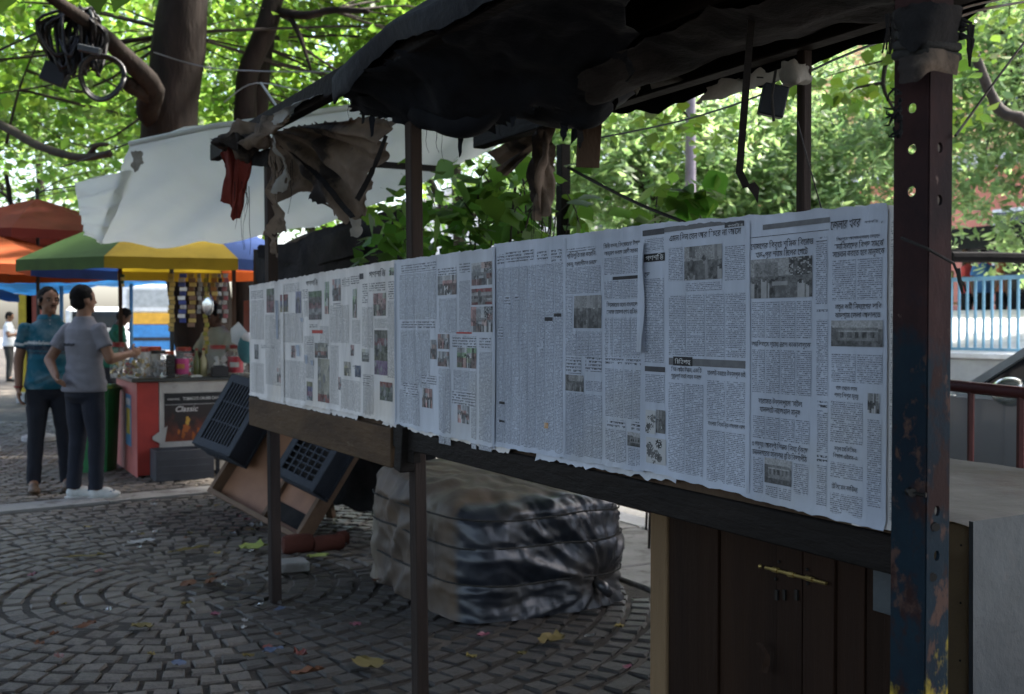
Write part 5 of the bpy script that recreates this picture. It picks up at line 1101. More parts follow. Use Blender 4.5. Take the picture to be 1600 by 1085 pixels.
for k in range(12):
    for (a, b) in ((.394, .74 + k * .08), ):
        MB().ell(B(a - .001, -b, .885 + .006 * nz(k * 3)), .0035, n=6, m=4).build('nail', M['nail'], tb)
    MB().ell(B(.43 + .05 * (k % 2), -.710, .84 - k * .07), .003, n=6, m=4).build('nail', M['nail'], tb)
mb = MB().beam(B(.388, -.70, .45), B(.392, -.70, .905), .008, .012, up=DB); mb.build('corner_strip', M['tin'], tb)

# crate wrapped in tarpaulin and rope
bw = thing('wrapped_bundle', 'large crate wrapped in brown tarpaulin and black plastic tied with rope, below the board', 'bundle', B(3.55, -1.15, 0))
s0, s1_, w0, w1 = 3.02, 4.26, .66, 1.60
cS, cW, hS, hW = (s0 + s1_) / 2, (w0 + w1) / 2, (s1_ - s0) / 2, (w1 - w0) / 2
def plan(a, ex=5.0):   # rounded-square outline
    c, d = math.cos(a), math.sin(a); q = (abs(c) ** ex + abs(d) ** ex) ** (-1 / ex); return c * q, d * q
def hgt(x, y):         # the load is lowest at its near corner and sags between
    return .555 + .05 * (x + 1) / 2 - .035 * (y + 1) / 2 - .075 * max(0, -x - y - 1.0) + .022 * nz(x * 2.2, y * 2.2, 4) + .012 * nz(x * 6, y * 6, 1)
nA, nZ, nT = 300, 46, 22; P = []
for i in range(nA + 1):
    a = 2 * math.pi * (i % nA) / nA; px_, py_ = plan(a); row = []
    # distance along the black face (the x = -1 side), measured from the near corner to the far right end
    black = px_ < -.86; t = (py_ + 1) / 2; u = (px_ + 1) / 2
    for j in range(nZ + nT + 1):
        if j <= nZ:
            b = j / nZ; H = hgt(px_, py_); z = H * (1 - (1 - b) ** 1.12) if b < 1 else H; sc = 1.02 + .035 * math.sin(math.pi * b) + .05 * (1 - b) ** 4 * (1 + .8 * nz(a * 3)) - .075 * max(0, (b - .80) / .20) ** 2.2
            f = .016 * fbm(px_ * 2.2, py_ * 2.2, z * 5) + .008 * fbm(px_ * 7, py_ * 7, z * 11)
            for zr in (.17, .34, .47): f -= .008 * math.exp(-((z - zr - .015 * nz(a * 2, zr * 9)) / .016) ** 2) * (1 if black else .45)
            if px_ < -.5:
                wgt = min(1, (-px_ - .5) / .35); dx, dz = (t - .80) * .95, z - .12; r = math.hypot(dx, dz) + .03; an = math.atan2(dz, dx)
                fold = .030 * (.5 - abs(math.sin(an * 4.5 + 1.6 * nz(an * 1.6, r * 2)))) * (.5 + 1.1 * abs(nz(an * 3, 3))) + .013 * (.5 - abs(math.sin(an * 10 + 2.4 * nz(an * 3, r * 3)))) + .010 * nz(an * 5, r * 5) + .007 * (.5 - abs(math.sin(an * 24 + r * 5 + 3 * nz(an * 5, r * 6)))) + .010 * (.5 - abs(math.sin(t * 14 + z * 5 + 3 * nz(t * 4, z * 6)))) * max(0, z - .2) * 3
                f += wgt * (fold * min(1, .3 + r * 2.2) - .05 * math.exp(-(r / .10) ** 2))
            else:
                f += .022 * (.5 - abs(math.sin(u * 8 + z * 9 + 3 * nz(u * 3, z * 4)))) + .010 * (.5 - abs(math.sin(u * 21 - z * 8 + 4 * nz(u * 4, z * 5)))) + .018 * (1 - b) ** 3 * nz(u * 9, 2) + .010 * nz(u * 14, z * 8, 3)
            x, y = px_ * sc, py_ * sc; l = math.hypot(px_, py_); sx, sy = cS + hS * x + f * px_ / l, cW + hW * y + f * py_ / l
        else:
            q = (j - nZ) / nT; k = (1.02 - .075) * (1 - q); x, y = px_ * k, py_ * k; z = hgt(x, y) + .030 * min(1, q * 4) + .016 * fbm(x * 3, y * 3, 8) * min(1, q * 3) + .008 * (.5 - abs(math.sin(x * 9 + y * 6 + 2 * nz(x * 3, y * 3)))); sx, sy = cS + hS * x, cW + hW * y
        row.append(B(sx, -sy, max(z, .004)))
    P.append(row)
full = MB().grid(P); W_ = nZ + nT + 1
def sstep(x): x = min(1, max(0, x)); return x * x * (3 - 2 * x)
wm = bpy.data.materials.new('tarpaulin to black plastic wrap'); wm.use_nodes = True
def _wrapmat(m):
    N = m.node_tree.nodes; L = m.node_tree.links; p = N['Principled BSDF']; at_ = N.new('ShaderNodeAttribute'); at_.attribute_name = 'wrap'; tc = N.new('ShaderNodeTexCoord')
    def nt(sc, st=(1, 1, 1)):
        mp = N.new('ShaderNodeMapping'); mp.inputs['Scale'].default_value = st; L.new(tc.outputs['Object'], mp.inputs[0]); t = N.new('ShaderNodeTexNoise'); t.inputs['Scale'].default_value = sc; t.inputs['Detail'].default_value = 7; L.new(mp.outputs[0], t.inputs['Vector']); return t.outputs[0]
    def rg(v, a, b, c=0, d=1):
        r = N.new('ShaderNodeMapRange'); r.inputs[1].default_value = a; r.inputs[2].default_value = b; r.inputs[3].default_value = c; r.inputs[4].default_value = d; L.new(v, r.inputs[0]); return r.outputs[0]
    def mix(a, b, f):
        k = N.new('ShaderNodeMix'); k.data_type = 'RGBA'
        for q, x in ((6, a), (7, b), (0, f)):
            if isinstance(x, tuple): k.inputs[q].default_value = x
            else: L.new(x, k.inputs[q])
        return k.outputs[2]
    brown = mix((.080, .052, .030, 1), (.034, .023, .015, 1), rg(nt(4), .35, .65)); brown = mix(brown, (.14, .125, .09, 1), rg(nt(2.5, (1, 1, .5)), .52, .72))
    black = mix((.020, .023, .030, 1), (.010, .012, .016, 1), rg(nt(5), .4, .6)); black = mix(black, (.05, .042, .034, 1), rg(nt(3), .56, .75))
    ad = N.new('ShaderNodeMath'); ad.operation = 'MULTIPLY_ADD'; L.new(nt(7), ad.inputs[0]); ad.inputs[1].default_value = .9; L.new(at_.outputs['Fac'], ad.inputs[2]); f = rg(ad.outputs[0], .75, 1.15)
    L.new(mix(brown, black, f), p.inputs['Base Color']); L.new(rg(f, 0, 1, .65, .37), p.inputs['Roughness']); p.inputs['Specular IOR Level'].default_value = .5
    b = N.new('ShaderNodeBump'); b.inputs['Strength'].default_value = .5; b.inputs['Distance'].default_value = .012; L.new(nt(9, (1, 1, .6)), b.inputs['Height']); L.new(b.outputs[0], p.inputs['Normal'])
_wrapmat(wm)
wo = full.build('tarpaulin_wrap', wm, bw, smooth=180); wa = wo.data.attributes.new('wrap', 'FLOAT', 'POINT'); vals = []
for i in range(nA + 1):
    ax, ay = plan(2 * math.pi * (i % nA) / nA)
    for j in range(W_): k = 1 if j <= nZ else max(0, 1 - (j - nZ) / 5); vals.append(max(sstep((-.60 - ax) / .36) * (1 - sstep((-.90 - ay) / .10)), sstep((ay - .8) / .2)) * k)
wa.data.foreach_set('value', vals)
for zr in (.17, .34, .47):
    pts = []
    for k in range(60):
        a = 2 * math.pi * k / 60; x, y = plan(a); b = 1 - (1 - min(1, zr / hgt(x, y))) ** (1 / 1.12); sc = 1.02 + .035 * math.sin(math.pi * b); l = math.hypot(x, y); off_ = .006
        pts.append(B(cS + hS * x * sc + off_ * x / l, -(cW + hW * y * sc + off_ * y / l), zr + .015 * nz(a * 2, zr * 9)))
    pts.append(pts[0]); MB().tube(pts, .0045, 6).build('rope', M['rope'], bw)
MB().tube([B(s0 + .01, -(w0 + .72), .13), B(s0 - .035, -(w0 + .74), .10), B(s0 - .05, -(w0 + .77), .06)], [.02, .03, .02], 8).build('knot', M['bundle_r'], bw, smooth=180)

# tilted tray with two black crates
qa, qb, qc = at(466, 852, 6.63), at(327, 770, 7.25), at(572, 708, 6.75); qa.z = .01
ux = (qb - qa); uy = (qc - qa); LX, LY = ux.length, uy.length; ux.normalize(); uy = (uy - ux * uy.dot(ux)).normalized(); un = ux.cross(uy)
if un.y > 0: un = -un
tray = thing('tilted_wooden_tray', 'reddish plywood tray with raised rim, tipped on its corner behind the first post', 'tray', (qa.x, qa.y, 0))
TM = Matrix(((ux.x, uy.x, un.x, qa.x), (ux.y, uy.y, un.y, qa.y), (ux.z, uy.z, un.z, qa.z), (0, 0, 0, 1)))
LY *= 1.12
MB().mbox(TM, (.03, .03, -.07), (LX - .03, LY - .03, -.055)).build('bottom', M['tray_wood'], tray)
for lo, hi in (((0, 0, -.09), (LX, .035, .03)), ((0, LY - .035, -.09), (LX, LY, .03)), ((0, .036, -.09), (.035, LY - .036, .03)), ((LX - .035, .036, -.09), (LX, LY - .036, .03))): MB().mbox(TM, lo, hi, .003).build('rim', M['tray_frame'], tray)
MB().mbox(TM, (LX * .42, .036, -.054), (LX * .45, LY - .036, -.02)).build('divider', M['tray_frame'], tray)
MB().mbox(TM, (.05, .06, -.054), (LX * .4, LY * .22, -.045)).build('dark_sheet', M['rag_dark'], tray)
# prop behind the tray
MB().beam(TM @ Vector((LX * .6, LY * .95, -.1)), Vector(((TM @ Vector((LX * .6, LY * .95, -.1))).x + .1, (TM @ Vector((LX * .6, LY * .95, -.1))).y + .25, 0)), .05, .05).build('prop', M['old_wood'], tray)
def crate(name, label, Mx, w, d, h, nu, nv, slots='slots'):
    t = thing(name, label, 'crate', Mx.translation, 0, 'black plastic crates')
    m = 'black_plastic'; tk = .008
    for lo, hi, nm in (((0, 0, 0), (w, tk, h), 'wall'), ((0, d - tk, 0), (w, d, h), 'wall'), ((0, tk, 0), (tk, d - tk, h), 'wall'), ((w - tk, tk, 0), (w, d - tk, h), 'wall'), ((-.008, -.008, -.012), (w + .008, .012, .012), 'lip'), ((-.008, d - .012, -.012), (w + .008, d + .008, .012), 'lip'), ((-.008, .013, -.012), (.012, d - .013, .012), 'lip'), ((w - .012, .013, -.012), (w + .008, d - .013, .012), 'lip')):
        MB().mbox(Mx, lo, hi, .002).build(nm, M[m], t)
    # lattice bottom, seen from outside
    bars = MB(); fw = d / nv; b = .35
    MB().mbox(Mx, (tk, tk, h - .010), (w * .12, d - tk, h)).mbox(Mx, (w * .88, tk, h - .010), (w - tk, d - tk, h)).mbox(Mx, (w * .12, tk, h - .010), (w * .88, d * .10, h)).mbox(Mx, (w * .12, d * .90, h - .010), (w * .88, d - tk, h)).build('base_border', M[m], t)
    for k in range(nu + 1):
        x = w * .12 + w * .76 * k / nu; MB().mbox(Mx, (x - .006, d * .10, h - .009), (x + .006, d * .90, h - .001)).build('slat', M[m], t)
    for k in range(nv + 1):
        y = d * .10 + d * .80 * k / nv; MB().mbox(Mx, (w * .12, y - .0045, h - .0085), (w * .88, y + .0045, h - .0015)).build('slat', M[m], t)
    MB().mbox(Mx, (tk + .001, tk + .001, h - .05), (w - tk - .001, d - tk - .001, h - .04)).build('slot_shade_sheet', M['rag_dark'], t)  # dark sheet standing in for the shade inside the crate
    # side ribs
    for k in range(5): MB().mbox(Mx, (.02, -.006, .03 + k * (h - .05) / 4), (w - .02, .0, .036 + k * (h - .05) / 4)).build('rib', M[m], t)
    return t
def on_tray(u, v, ang, h0=.032): return TM @ Matrix.Translation((u, v, h0)) @ Matrix.Rotation(R_(ang), 4, 'Z')
crate('plastic_crate', 'black plastic lattice-bottomed crate upturned on the right of the tilted tray', on_tray(-.06, .30, 0), .42, .50, .14, 5, 9)
crate('plastic_crate', 'shiny black ribbed plastic crate leaning on the left edge of the tilted tray', on_tray(LX * .78, .26, -4), .42, .56, .17, 10, 3)
# things lying by the post foot
g = gnd(487, 866); t = thing('terracotta_log', 'brick-red rounded block lying on the ground under the tilted tray', 'block', g)
mb = MB(); ax = (gnd(535, 860) - gnd(442, 868)).normalized()
for a, b_, r in (((442, 866), (488, 862), .058), ((490, 863), (536, 858), .05)):
    p, q = gnd(*a), gnd(*b_); p.z = q.z = r - .004; MB().tube([p, p.lerp(q, .1), p.lerp(q, .5), p.lerp(q, .9), q], [r * .85, r, r * 1.04, r, r * .85], 10).build('segment', plain('terracotta', (.085, .030, .022), .85, 0, .1, .5), t, smooth=50)
p = gnd(530, 856); p.z = .05; MB().tube([p, p + ax * .05 + Vector((0, 0, .012))], [.05, .046], 10).tube([p + ax * .051 + Vector((0, 0, .012)), p + ax * .06 + Vector((0, 0, .012))], [.028, .028], 10).build('end_ring', plain('terracotta', (.085, .030, .022), .85, 0, .1, .5), t, smooth=40)
g = gnd(452, 892); o = MB().box(g + Vector((0, 0, .03)), (.20, .17, .05), Matrix.Rotation(R_(24), 3, 'Z'), .006).build('paving_tile', M['slab'], loc=g); tag(o, 'loose grey paving tile lying against the foot of the first wooden post', 'tile')
# litter
LIT = []
def scrap(name, label, cat, px, py, w, l, m, seed, curl=.02, group=None):
    g = gnd(px, py); r = random.Random(seed); a = r.uniform(0, 3.1); P = []
    for i in range(6):
        row = []
        for j in range(6):
            u, v = (i / 5 - .5), (j / 5 - .5); k = 1 - .35 * (abs(u) > .45 and abs(v) > .45)
            x, y = u * w * k * (1 + .25 * nz(v * 4, seed)), v * l * k * (1 + .25 * nz(u * 4, seed + 3)); z = .016 + curl * abs(fbm(u * 3, v * 3, seed)) + .3 * curl * (u * u + v * v)
            row.append((g.x + x * math.cos(a) - y * math.sin(a), g.y + x * math.sin(a) + y * math.cos(a), z))
        P.append(row)
    o = MB().grid(P).build(name, m, loc=g, smooth=180); tag(o, label, cat, group); return o
yl = plain('yellow leaf', (.28, .21, .06), .6); yd = plain('dull dead leaf', (.15, .115, .035), .7); br = plain('brown leaf', (.14, .06, .03), .7); wh = plain('white paper scrap', (.36, .36, .35), .6); pk = plain('pink wrapper', (.22, .07, .10), .5); rd = plain('red wrapper', (.19, .05, .04), .5); bu = plain('blue wrapper', (.06, .09, .16), .4); gr = plain('green peel', (.32, .38, .10), .6); fo = plain('foil', (.4, .41, .42), .25, .7)
for i, (n_, lb, ct, px, py, w, l, m, cu) in enumerate((
    ('fruit_peel', 'large pale green peel on the cobbles just left of the first wooden post', 'peel', 397, 861, .16, .10, gr, .06), ('paper_scrap', 'crumpled white and red scrap left of the first post near the tray', 'scrap', 399, 828, .09, .07, wh, .06),
    ('paper_scrap', 'flat pale paper scrap on the cobbles left of the first post', 'scrap', 220, 851, .16, .10, wh, .02), ('candy_wrapper', 'blue red and white wrapper lying at the right of the cobble rings', 'wrapper', 426, 1023, .09, .05, bu, .02),
    ('candy_wrapper', 'red wrapper lying beside a multicoloured one near the picture bottom', 'wrapper', 418, 1019, .06, .04, rd, .02), ('dead_leaf', 'large dull yellow leaf on wet cobbles left of the second post foot', 'leaf', 575, 1045, .15, .09, yd, .03),
    ('dead_leaf', 'brown curled leaf with green stalk lying right of the bundle front', 'leaf', 862, 1008, .16, .08, yd, .05), ('candy_wrapper', 'pink wrapper on the cobbles in front of the bundle', 'wrapper', 755, 999, .06, .03, pk, .02),
    ('candy_wrapper', 'pink wrapper near the left end of the cobbles', 'wrapper', 50, 904, .06, .04, pk, .02), ('candy_wrapper', 'small salmon wrapper near the middle of the cobble rings', 'wrapper', 154, 898, .06, .04, rd, .02),
    ('dead_leaf', 'reddish leaf at the right of the innermost cobble ring', 'leaf', 294, 918, .11, .07, br, .02), ('dead_leaf', 'long dark red leaf left of the first post foot', 'leaf', 328, 914, .13, .05, br, .03),
    ('dead_leaf', 'long yellowish leaf blade on the cobbles behind the paper scrap', 'leaf', 297, 863, .26, .04, yd, .02), ('dead_leaf', 'yellow green leaf strip left of the scattered scraps', 'leaf', 130, 874, .24, .05, yd, .02),
    ('foil_scrap', 'shiny silver foil speck right of the first post foot', 'foil', 404, 953, .04, .03, fo, .03), ('candy_wrapper', 'blue strip of plastic right of the first post foot', 'wrapper', 437, 957, .08, .03, bu, .01),
    ('foil_scrap', 'shiny foil crumb beside the brick-red block', 'foil', 538, 857, .05, .04, fo, .04), ('dead_leaf', 'green leaf lying in front of the brick-red block', 'leaf', 497, 873, .13, .08, gr, .02),
    ('dead_leaf', 'orange peel scrap at the bottom left of the wet patch', 'leaf', 470, 1030, .05, .05, rd, .04), ('candy_wrapper', 'pink wrapper left of the second post', 'wrapper', 556, 982, .05, .04, pk, .02),
    ('dead_leaf', 'brownish yellow leaf on wet cobbles at the bottom edge', 'leaf', 480, 1058, .13, .06, br, .03), ('dead_leaf', 'small yellow leaf near the smooth band', 'leaf', 137, 828, .05, .04, yl, .02),
    ('dead_leaf', 'tan leaf in the lower middle of the cobble rings', 'leaf', 222, 985, .10, .06, yd, .02), ('candy_wrapper', 'pale blue wrapper in the lower middle of the cobble rings', 'wrapper', 280, 1043, .08, .05, bu, .01),
    ('dead_leaf', 'red brown leaf at the left of the lower cobble rings', 'leaf', 132, 985, .12, .05, br, .03), ('candy_wrapper', 'pinkish red wrapper strip low on the left cobbles', 'wrapper', 92, 1033, .07, .03, rd, .02))):
    scrap(n_, lb, ct, px, py, w, l, m, i + 1, cu)
for k in range(46):
    r = random.Random(100 + k); px, py = (r.uniform(190, 400), r.uniform(775, 880)) if k < 26 else (r.uniform(60, 620), r.uniform(860, 1080))
    if k > 39: px, py = r.uniform(640, 1000), r.uniform(985, 1075)
    lbm = r.choice([('tiny yellowish leaf scrap lying on the dark cobbles', yl), ('tiny dull olive leaf scrap lying on the dark cobbles', yd), ('tiny dull olive leaf scrap lying on the dark cobbles', yd), ('tiny white paper scrap lying on the dark cobbles', wh), ('tiny brown leaf crumb lying on the dark cobbles', br), ('tiny glittering foil scrap lying on the dark cobbles', fo), ('tiny pink wrapper scrap lying on the dark cobbles', pk)])
    scrap('litter_scrap', lbm[0], 'scrap', px, py, r.uniform(.02, .06), r.uniform(.02, .05), lbm[1], 200 + k, .02, 'tiny litter on the cobbles')
# cable bundle in the tree
cb = thing('cable_bundle', 'tangle of black cables with a ring coil and black box hung on the left branch', 'cable bundle', at(140, 60, 10.6))
rs = random.Random(4)
for k in range(44):
    x0 = 58 + k * 2.6; P_ = [at(128 + rs.uniform(-22, 22), 18 + rs.uniform(-8, 8), 10.6), at(x0 + rs.uniform(-5, 5), 45 + rs.uniform(-15, 10), 10.6 + rs.uniform(-.15, .15)), at(84 + k * 1.7, 100 + rs.uniform(-18, 22), 10.6 + rs.uniform(-.15, .15)), at(112 + k * .7, 66 + rs.uniform(-10, 10), 10.6)]
    MB().tube([catmull(P_, i / 12) for i in range(13)], .018, 5).build('cable', M['cable'], cb, smooth=180)
for r_, dz in ((.215, 0), (.20, .02), (.225, -.02)):
    c = at(160, 122, 10.5 + dz); MB().tube([c + Vector((r_ * math.cos(a * math.pi / 12), .05 * math.sin(a * math.pi / 6), r_ * math.sin(a * math.pi / 12))) for a in range(25)], .016, 6).build('coil', M['cable'], cb, smooth=180)
MB().box(at(87, 117, 10.6), (.25, .12, .20), Matrix.Rotation(R_(22), 3, 'Y'), .01).build('junction_box', M['black_plastic'], cb)
MB().box(at(140, 78, 10.4), (.22, .06, .07), Matrix.Rotation(R_(12), 3, 'Y'), .01).build('connector', M['tin'], cb)
MB().tube([at(128, 25, 10.6), at(110, 30, 10.6), at(50, 55, 10.8), at(0, 78, 11), at(-30, 90, 11)], .014, 5).build('cable', M['cable'], cb, smooth=180)
# ================================================================ TOBACCO STALL
ST = Matrix(((.874, -.486, 0, -3.36), (.486, .874, 0, 9.45), (0, 0, 1, 0), (0, 0, 0, 1)))   # x along the front, y along the side
def S(a, b, z): return ST @ Vector((a, b, z))
stl = thing('tobacco_stall', 'red and grey street stall counter with a dark cigarette poster on its front', 'stall', S(.5, .5, 0))
MB().mbox(ST, (0, .012, .0), (.012, 1.16, .86), .002).build('side_panel', M['pink_paint'], stl)
MB().mbox(ST, (0, 0, .02), (.19, .0118, .86), .002).build('front_panel', M['red_paint'], stl)
MB().mbox(ST, (.191, -.006, .03), (1.12, .0118, .86), .002).build('front_board', M['grey_board'], stl)
MB().prism([(0, 0), (.10, -.06), (.13, .12), (.0, .03)], ST @ Matrix.Translation((.13, -.012, .34)) @ Matrix.Rotation(R_(90), 4, 'X'), .004).build('torn_strip', M['grey_board'], stl)
MB().mbox(ST, (1.108, .012, 0), (1.12, 1.16, .86)).build('side_panel', M['red_paint'], stl)
MB().mbox(ST, (.0, 1.148, 0), (1.12, 1.16, .86)).build('back_panel', M['red_paint'], stl)
MB().mbox(ST, (-.05, -.05, .862), (1.2, 1.2, .895), .006).build('counter_top', M['counter'], stl)
for a, b in ((.02, 1.1), (1.14, 1.1), (1.16, .06)): MB().mbox(ST, (a, b, .896 if a < 1 else 0), (a + .035, b + .035, 2.05)).build('stall_pole', M['old_wood'], stl)
MB().tube([S(-.02, .35, 2.0), S(.6, .3, 1.98), S(1.2, .28, 2.0)], .012, 6).build('hanging_rod', M['old_wood'], stl)
MB().mbox(ST, (1.16, .10, 1.0), (1.18, .75, 1.62), .003).build('side_board', plain('rust red board', (.22, .06, .045), .7), stl)
# poster on the front
def stall_rect(name, m, x0, z0, x1, z1, off, parent): return MB().mbox(ST, (x0, -.0062 - off, z0), (x1, -.0062 - off + .0008, z1)).build(name, m, parent)
pa0, pa1, pz0, pz1 = .235, .80, .315, .755
def gradmat():
    m = bpy.data.materials.new('poster print'); m.use_nodes = True; N = m.node_tree.nodes; L = m.node_tree.links
    tc = N.new('ShaderNodeTexCoord'); sx = N.new('ShaderNodeSeparateXYZ'); L.new(tc.outputs['Generated'], sx.inputs[0]); t = N.new('ShaderNodeTexNoise'); t.inputs['Scale'].default_value = 6; t.inputs['Detail'].default_value = 6; L.new(tc.outputs['Generated'], t.inputs['Vector'])
    sub = N.new('ShaderNodeMath'); sub.operation = 'SUBTRACT'; L.new(t.outputs[0], sub.inputs[0]); L.new(sx.outputs[2], sub.inputs[1]); r = N.new('ShaderNodeValToRGB'); L.new(sub.outputs[0], r.inputs[0])
    cr = r.color_ramp; cr.elements[0].position = 0; cr.elements[0].color = (.012, .008, .007, 1); cr.elements[1].position = .55; cr.elements[1].color = (.14, .03, .012, 1); e = cr.elements.new(.18); e.color = (.05, .014, .008, 1)
    L.new(r.outputs[0], N['Principled BSDF'].inputs['Base Color']); N['Principled BSDF'].inputs['Roughness'].default_value = .35; return m
stall_rect('poster', gradmat(), pa0, pz0, pa1, pz1, .003, stl)
ps = [c for c in stl.children if c.name.startswith('poster')][0]
stall_rect('poster_band', plain('poster black', (.012, .013, .014), .4), pa0 + .003, .655, pa1 - .003, pz1 - .003, .005, ps)
stall_rect('poster_rule', plain('poster pale rule', (.35, .36, .36), .5), pa0 + .003, .648, pa1 - .003, .653, .0055, ps)
def latin(body, x0, z0, w, h, m, par, off, slant=0, name='lettering'):
    cu = bpy.data.curves.new('g', 'FONT'); cu.body = body; cu.size = 1; cu.shear = slant; cu.resolution_u = 3; cu.offset = .012; o = bpy.data.objects.new('g', cu); COL.objects.link(o); dg = bpy.context.evaluated_depsgraph_get(); dg.update()
    me = bpy.data.meshes.new_from_object(o.evaluated_get(dg)); v = [x.co.copy() for x in me.vertices]; f = [tuple(p.vertices) for p in me.polygons]; bpy.data.objects.remove(o); bpy.data.curves.remove(cu); bpy.data.meshes.remove(me)
    lo = min(x.x for x in v); hi = max(x.x for x in v); hh = max(x.y for x in v); mb = MB(); mb.v = [tuple(S(x0 + (x.x - lo) / (hi - lo) * w, -.0062 - off, z0 + x.y / hh * h)) for x in v]; mb.f = f; return mb.build(name, m, par)
wt_ = plain('poster white ink', (.55, .55, .53), .5)
latin('TOBACCO CAUSES CANCER', .40, .69, .375, .026, wt_, ps, .0062); latin('WARNING', .26, .692, .11, .016, wt_, ps, .0062)
latin('Classic', .335, .585, .20, .05, wt_, ps, .0055, .3, 'brand_lettering')
fl = plain('poster flame yellow', (.50, .30, .05), .5); fo_ = plain('poster flame orange', (.34, .10, .02), .5)
for x, z, w, h, m in ((.44, .50, .05, .085, fl), (.425, .43, .085, .075, fo_), (.40, .37, .04, .07, fo_), (.49, .36, .035, .08, fo_), (.36, .40, .03, .05, fo_), (.535, .41, .03, .05, fo_)):
    n = 9; pts = [(w * .5 * math.sin(2 * math.pi * k / n) * (1 - .5 * (k % 2)), h * .5 * math.cos(2 * math.pi * k / n)) for k in range(n)]
    MB().prism(pts, ST @ Matrix.Translation((x, -.0118, z)) @ Matrix.Rotation(R_(90), 4, 'X'), .0004).build('flame', m, ps)
MB().prism([(0, 0), (.022, 0), (.062, .19), (.042, .19)], ST @ Matrix.Translation((.665, -.0118, .37)) @ Matrix.Rotation(R_(90), 4, 'X'), .0005).build('cigarette', plain('poster cigarette', (.24, .23, .23), .5), ps)
MB().prism([(0, 0), (.012, 0), (.05, .18), (.04, .18)], ST @ Matrix.Translation((.673, -.0122, .38)) @ Matrix.Rotation(R_(90), 4, 'X'), .0005).build('cigarette', plain('poster black', (.012, .013, .014), .4), ps)
sp_ = MB().mbox(ST, (-.002, .30, .25), (-.0005, .62, .73)).build('side_poster', plain('side poster blue', (.10, .22, .36), .5), stl)
MB().mbox(ST, (-.0035, .36, .36), (-.0025, .56, .60)).build('side_picture', plain('side poster yellow', (.45, .33, .06), .5), sp_); MB().mbox(ST, (-.0035, .34, .63), (-.0025, .58, .69)).build('side_title', plain('side poster white', (.5, .5, .5), .5), sp_)
# jars and boxes on the counter
lidm = plain('dark red lid', (.22, .025, .02), .4)
def jar(label, px, yb, wpx, hpx, fill, lid, lab=None, sq=0, Z=None, name='sweet_jar'):
    b = (.13 if Z is None else Z); 
    d = ray(px, yb); e = Vector((0, 0, EYE)); t = (.897 - EYE) / d.z; p = e + d * t
    lc = ST.inverted() @ p
    if not (0 < lc.y < 1.1): lc.y = .10
    # slide along the view line to sit on the counter at that depth
    d2 = ray(px, 560); o = ST.inverted() @ e; dd = ST.to_3x3().inverted() @ d2; t = (b - o.y) / dd.y; q = o + dd * t; p = S(q.x, b, .897); Zp = p.y
    r = wpx / 2 / F_PX * Zp; h = hpx / F_PX * Zp
    j = thing(name, label, 'jar', p, 0, 'jars and tubs along the stall counter')
    k = 4 if sq else 0
    MB().lathe(p, [(r * .92, 0), (r, .01), (r, h * .72), (r * .88, h * .82), (r * .72, h * .86), (r * .72, h * .9)], 16, None, k).build('jar_body', M['jar'], j, smooth=40)
    MB().lathe(p, [(r * .78, h * .875), (r * .80, h * .88), (r * .80, h * .99), (r * .74, h)], 16).build('lid', lid, j, smooth=30)
    rs_ = random.Random(int(px)); sw = MB()
    f1 = fill if isinstance(fill, list) else [fill]
    for m in f1:
        sw = MB()
        for _ in range(26 // len(f1) + 4):
            a = rs_.uniform(0, 6.28); q = r * .8 * math.sqrt(rs_.random()); sw.box(p + Vector((q * math.cos(a), q * math.sin(a), rs_.uniform(.02, h * .6))), (r * .4, r * .3, r * .25), Euler((rs_.random() * 3, rs_.random() * 3, 0)).to_matrix())
        o = sw.build('sweets', m, j); o['kind'] = 'stuff'
    if lab: 
        P = [[p + Vector(((r + .002) * math.cos(a), (r + .002) * math.sin(a), z)) for z in (h * .1, h * .35, h * .62)] for a in [R_(-95 - 55 + 110 * i / 8) for i in range(9)]]
        lo = MB().grid(P).build('label', lab[0], j, smooth=180)
        P = [[p + Vector(((r + .003) * math.cos(a), (r + .003) * math.sin(a), z)) for z in (h * .28, h * .44)] for a in [R_(-95 - 28 + 56 * i / 5) for i in range(6)]]
        MB().grid(P).build('label_print', lab[1], lo, smooth=180)
    return j
yel = plain('yellow snacks', (.45, .33, .10), .5); gry = plain('grey packets', (.25, .26, .27), .35); whs = plain('white sweets', (.6, .6, .56), .5); pnk = plain('pink label', (.50, .06, .20), .5); redl = plain('red label', (.50, .03, .05), .5); gold = plain('gold packets', (.42, .30, .10), .3, .5)
jar('tall jar of golden packets at the left end of the stall counter', 184, 588, 24, 56, [gold, whs], lidm); jar('clear jar with yellow snacks, second from the left on the stall counter', 219, 588, 30, 46, [yel, whs], lidm, sq=1)
jar('jar of grey packets right of the yellow snack jar', 247, 590, 28, 42, gry, plain('dark lid', (.02, .02, .022), .4), sq=1)
jar('jar with a pink and red label in the middle of the stall counter', 287, 585, 28, 46, [plain('red sweets', (.40, .06, .05), .4), whs], lidm, (pnk, plain('orange print', (.5, .22, .06), .5)))
jar('clear jar of white sweets right of the hanging strips', 340, 580, 30, 48, whs, lidm, sq=1); jar('square jar with a red label at the right end of the stall counter', 371, 582, 30, 48, whs, lidm, (redl, wt_), sq=1)
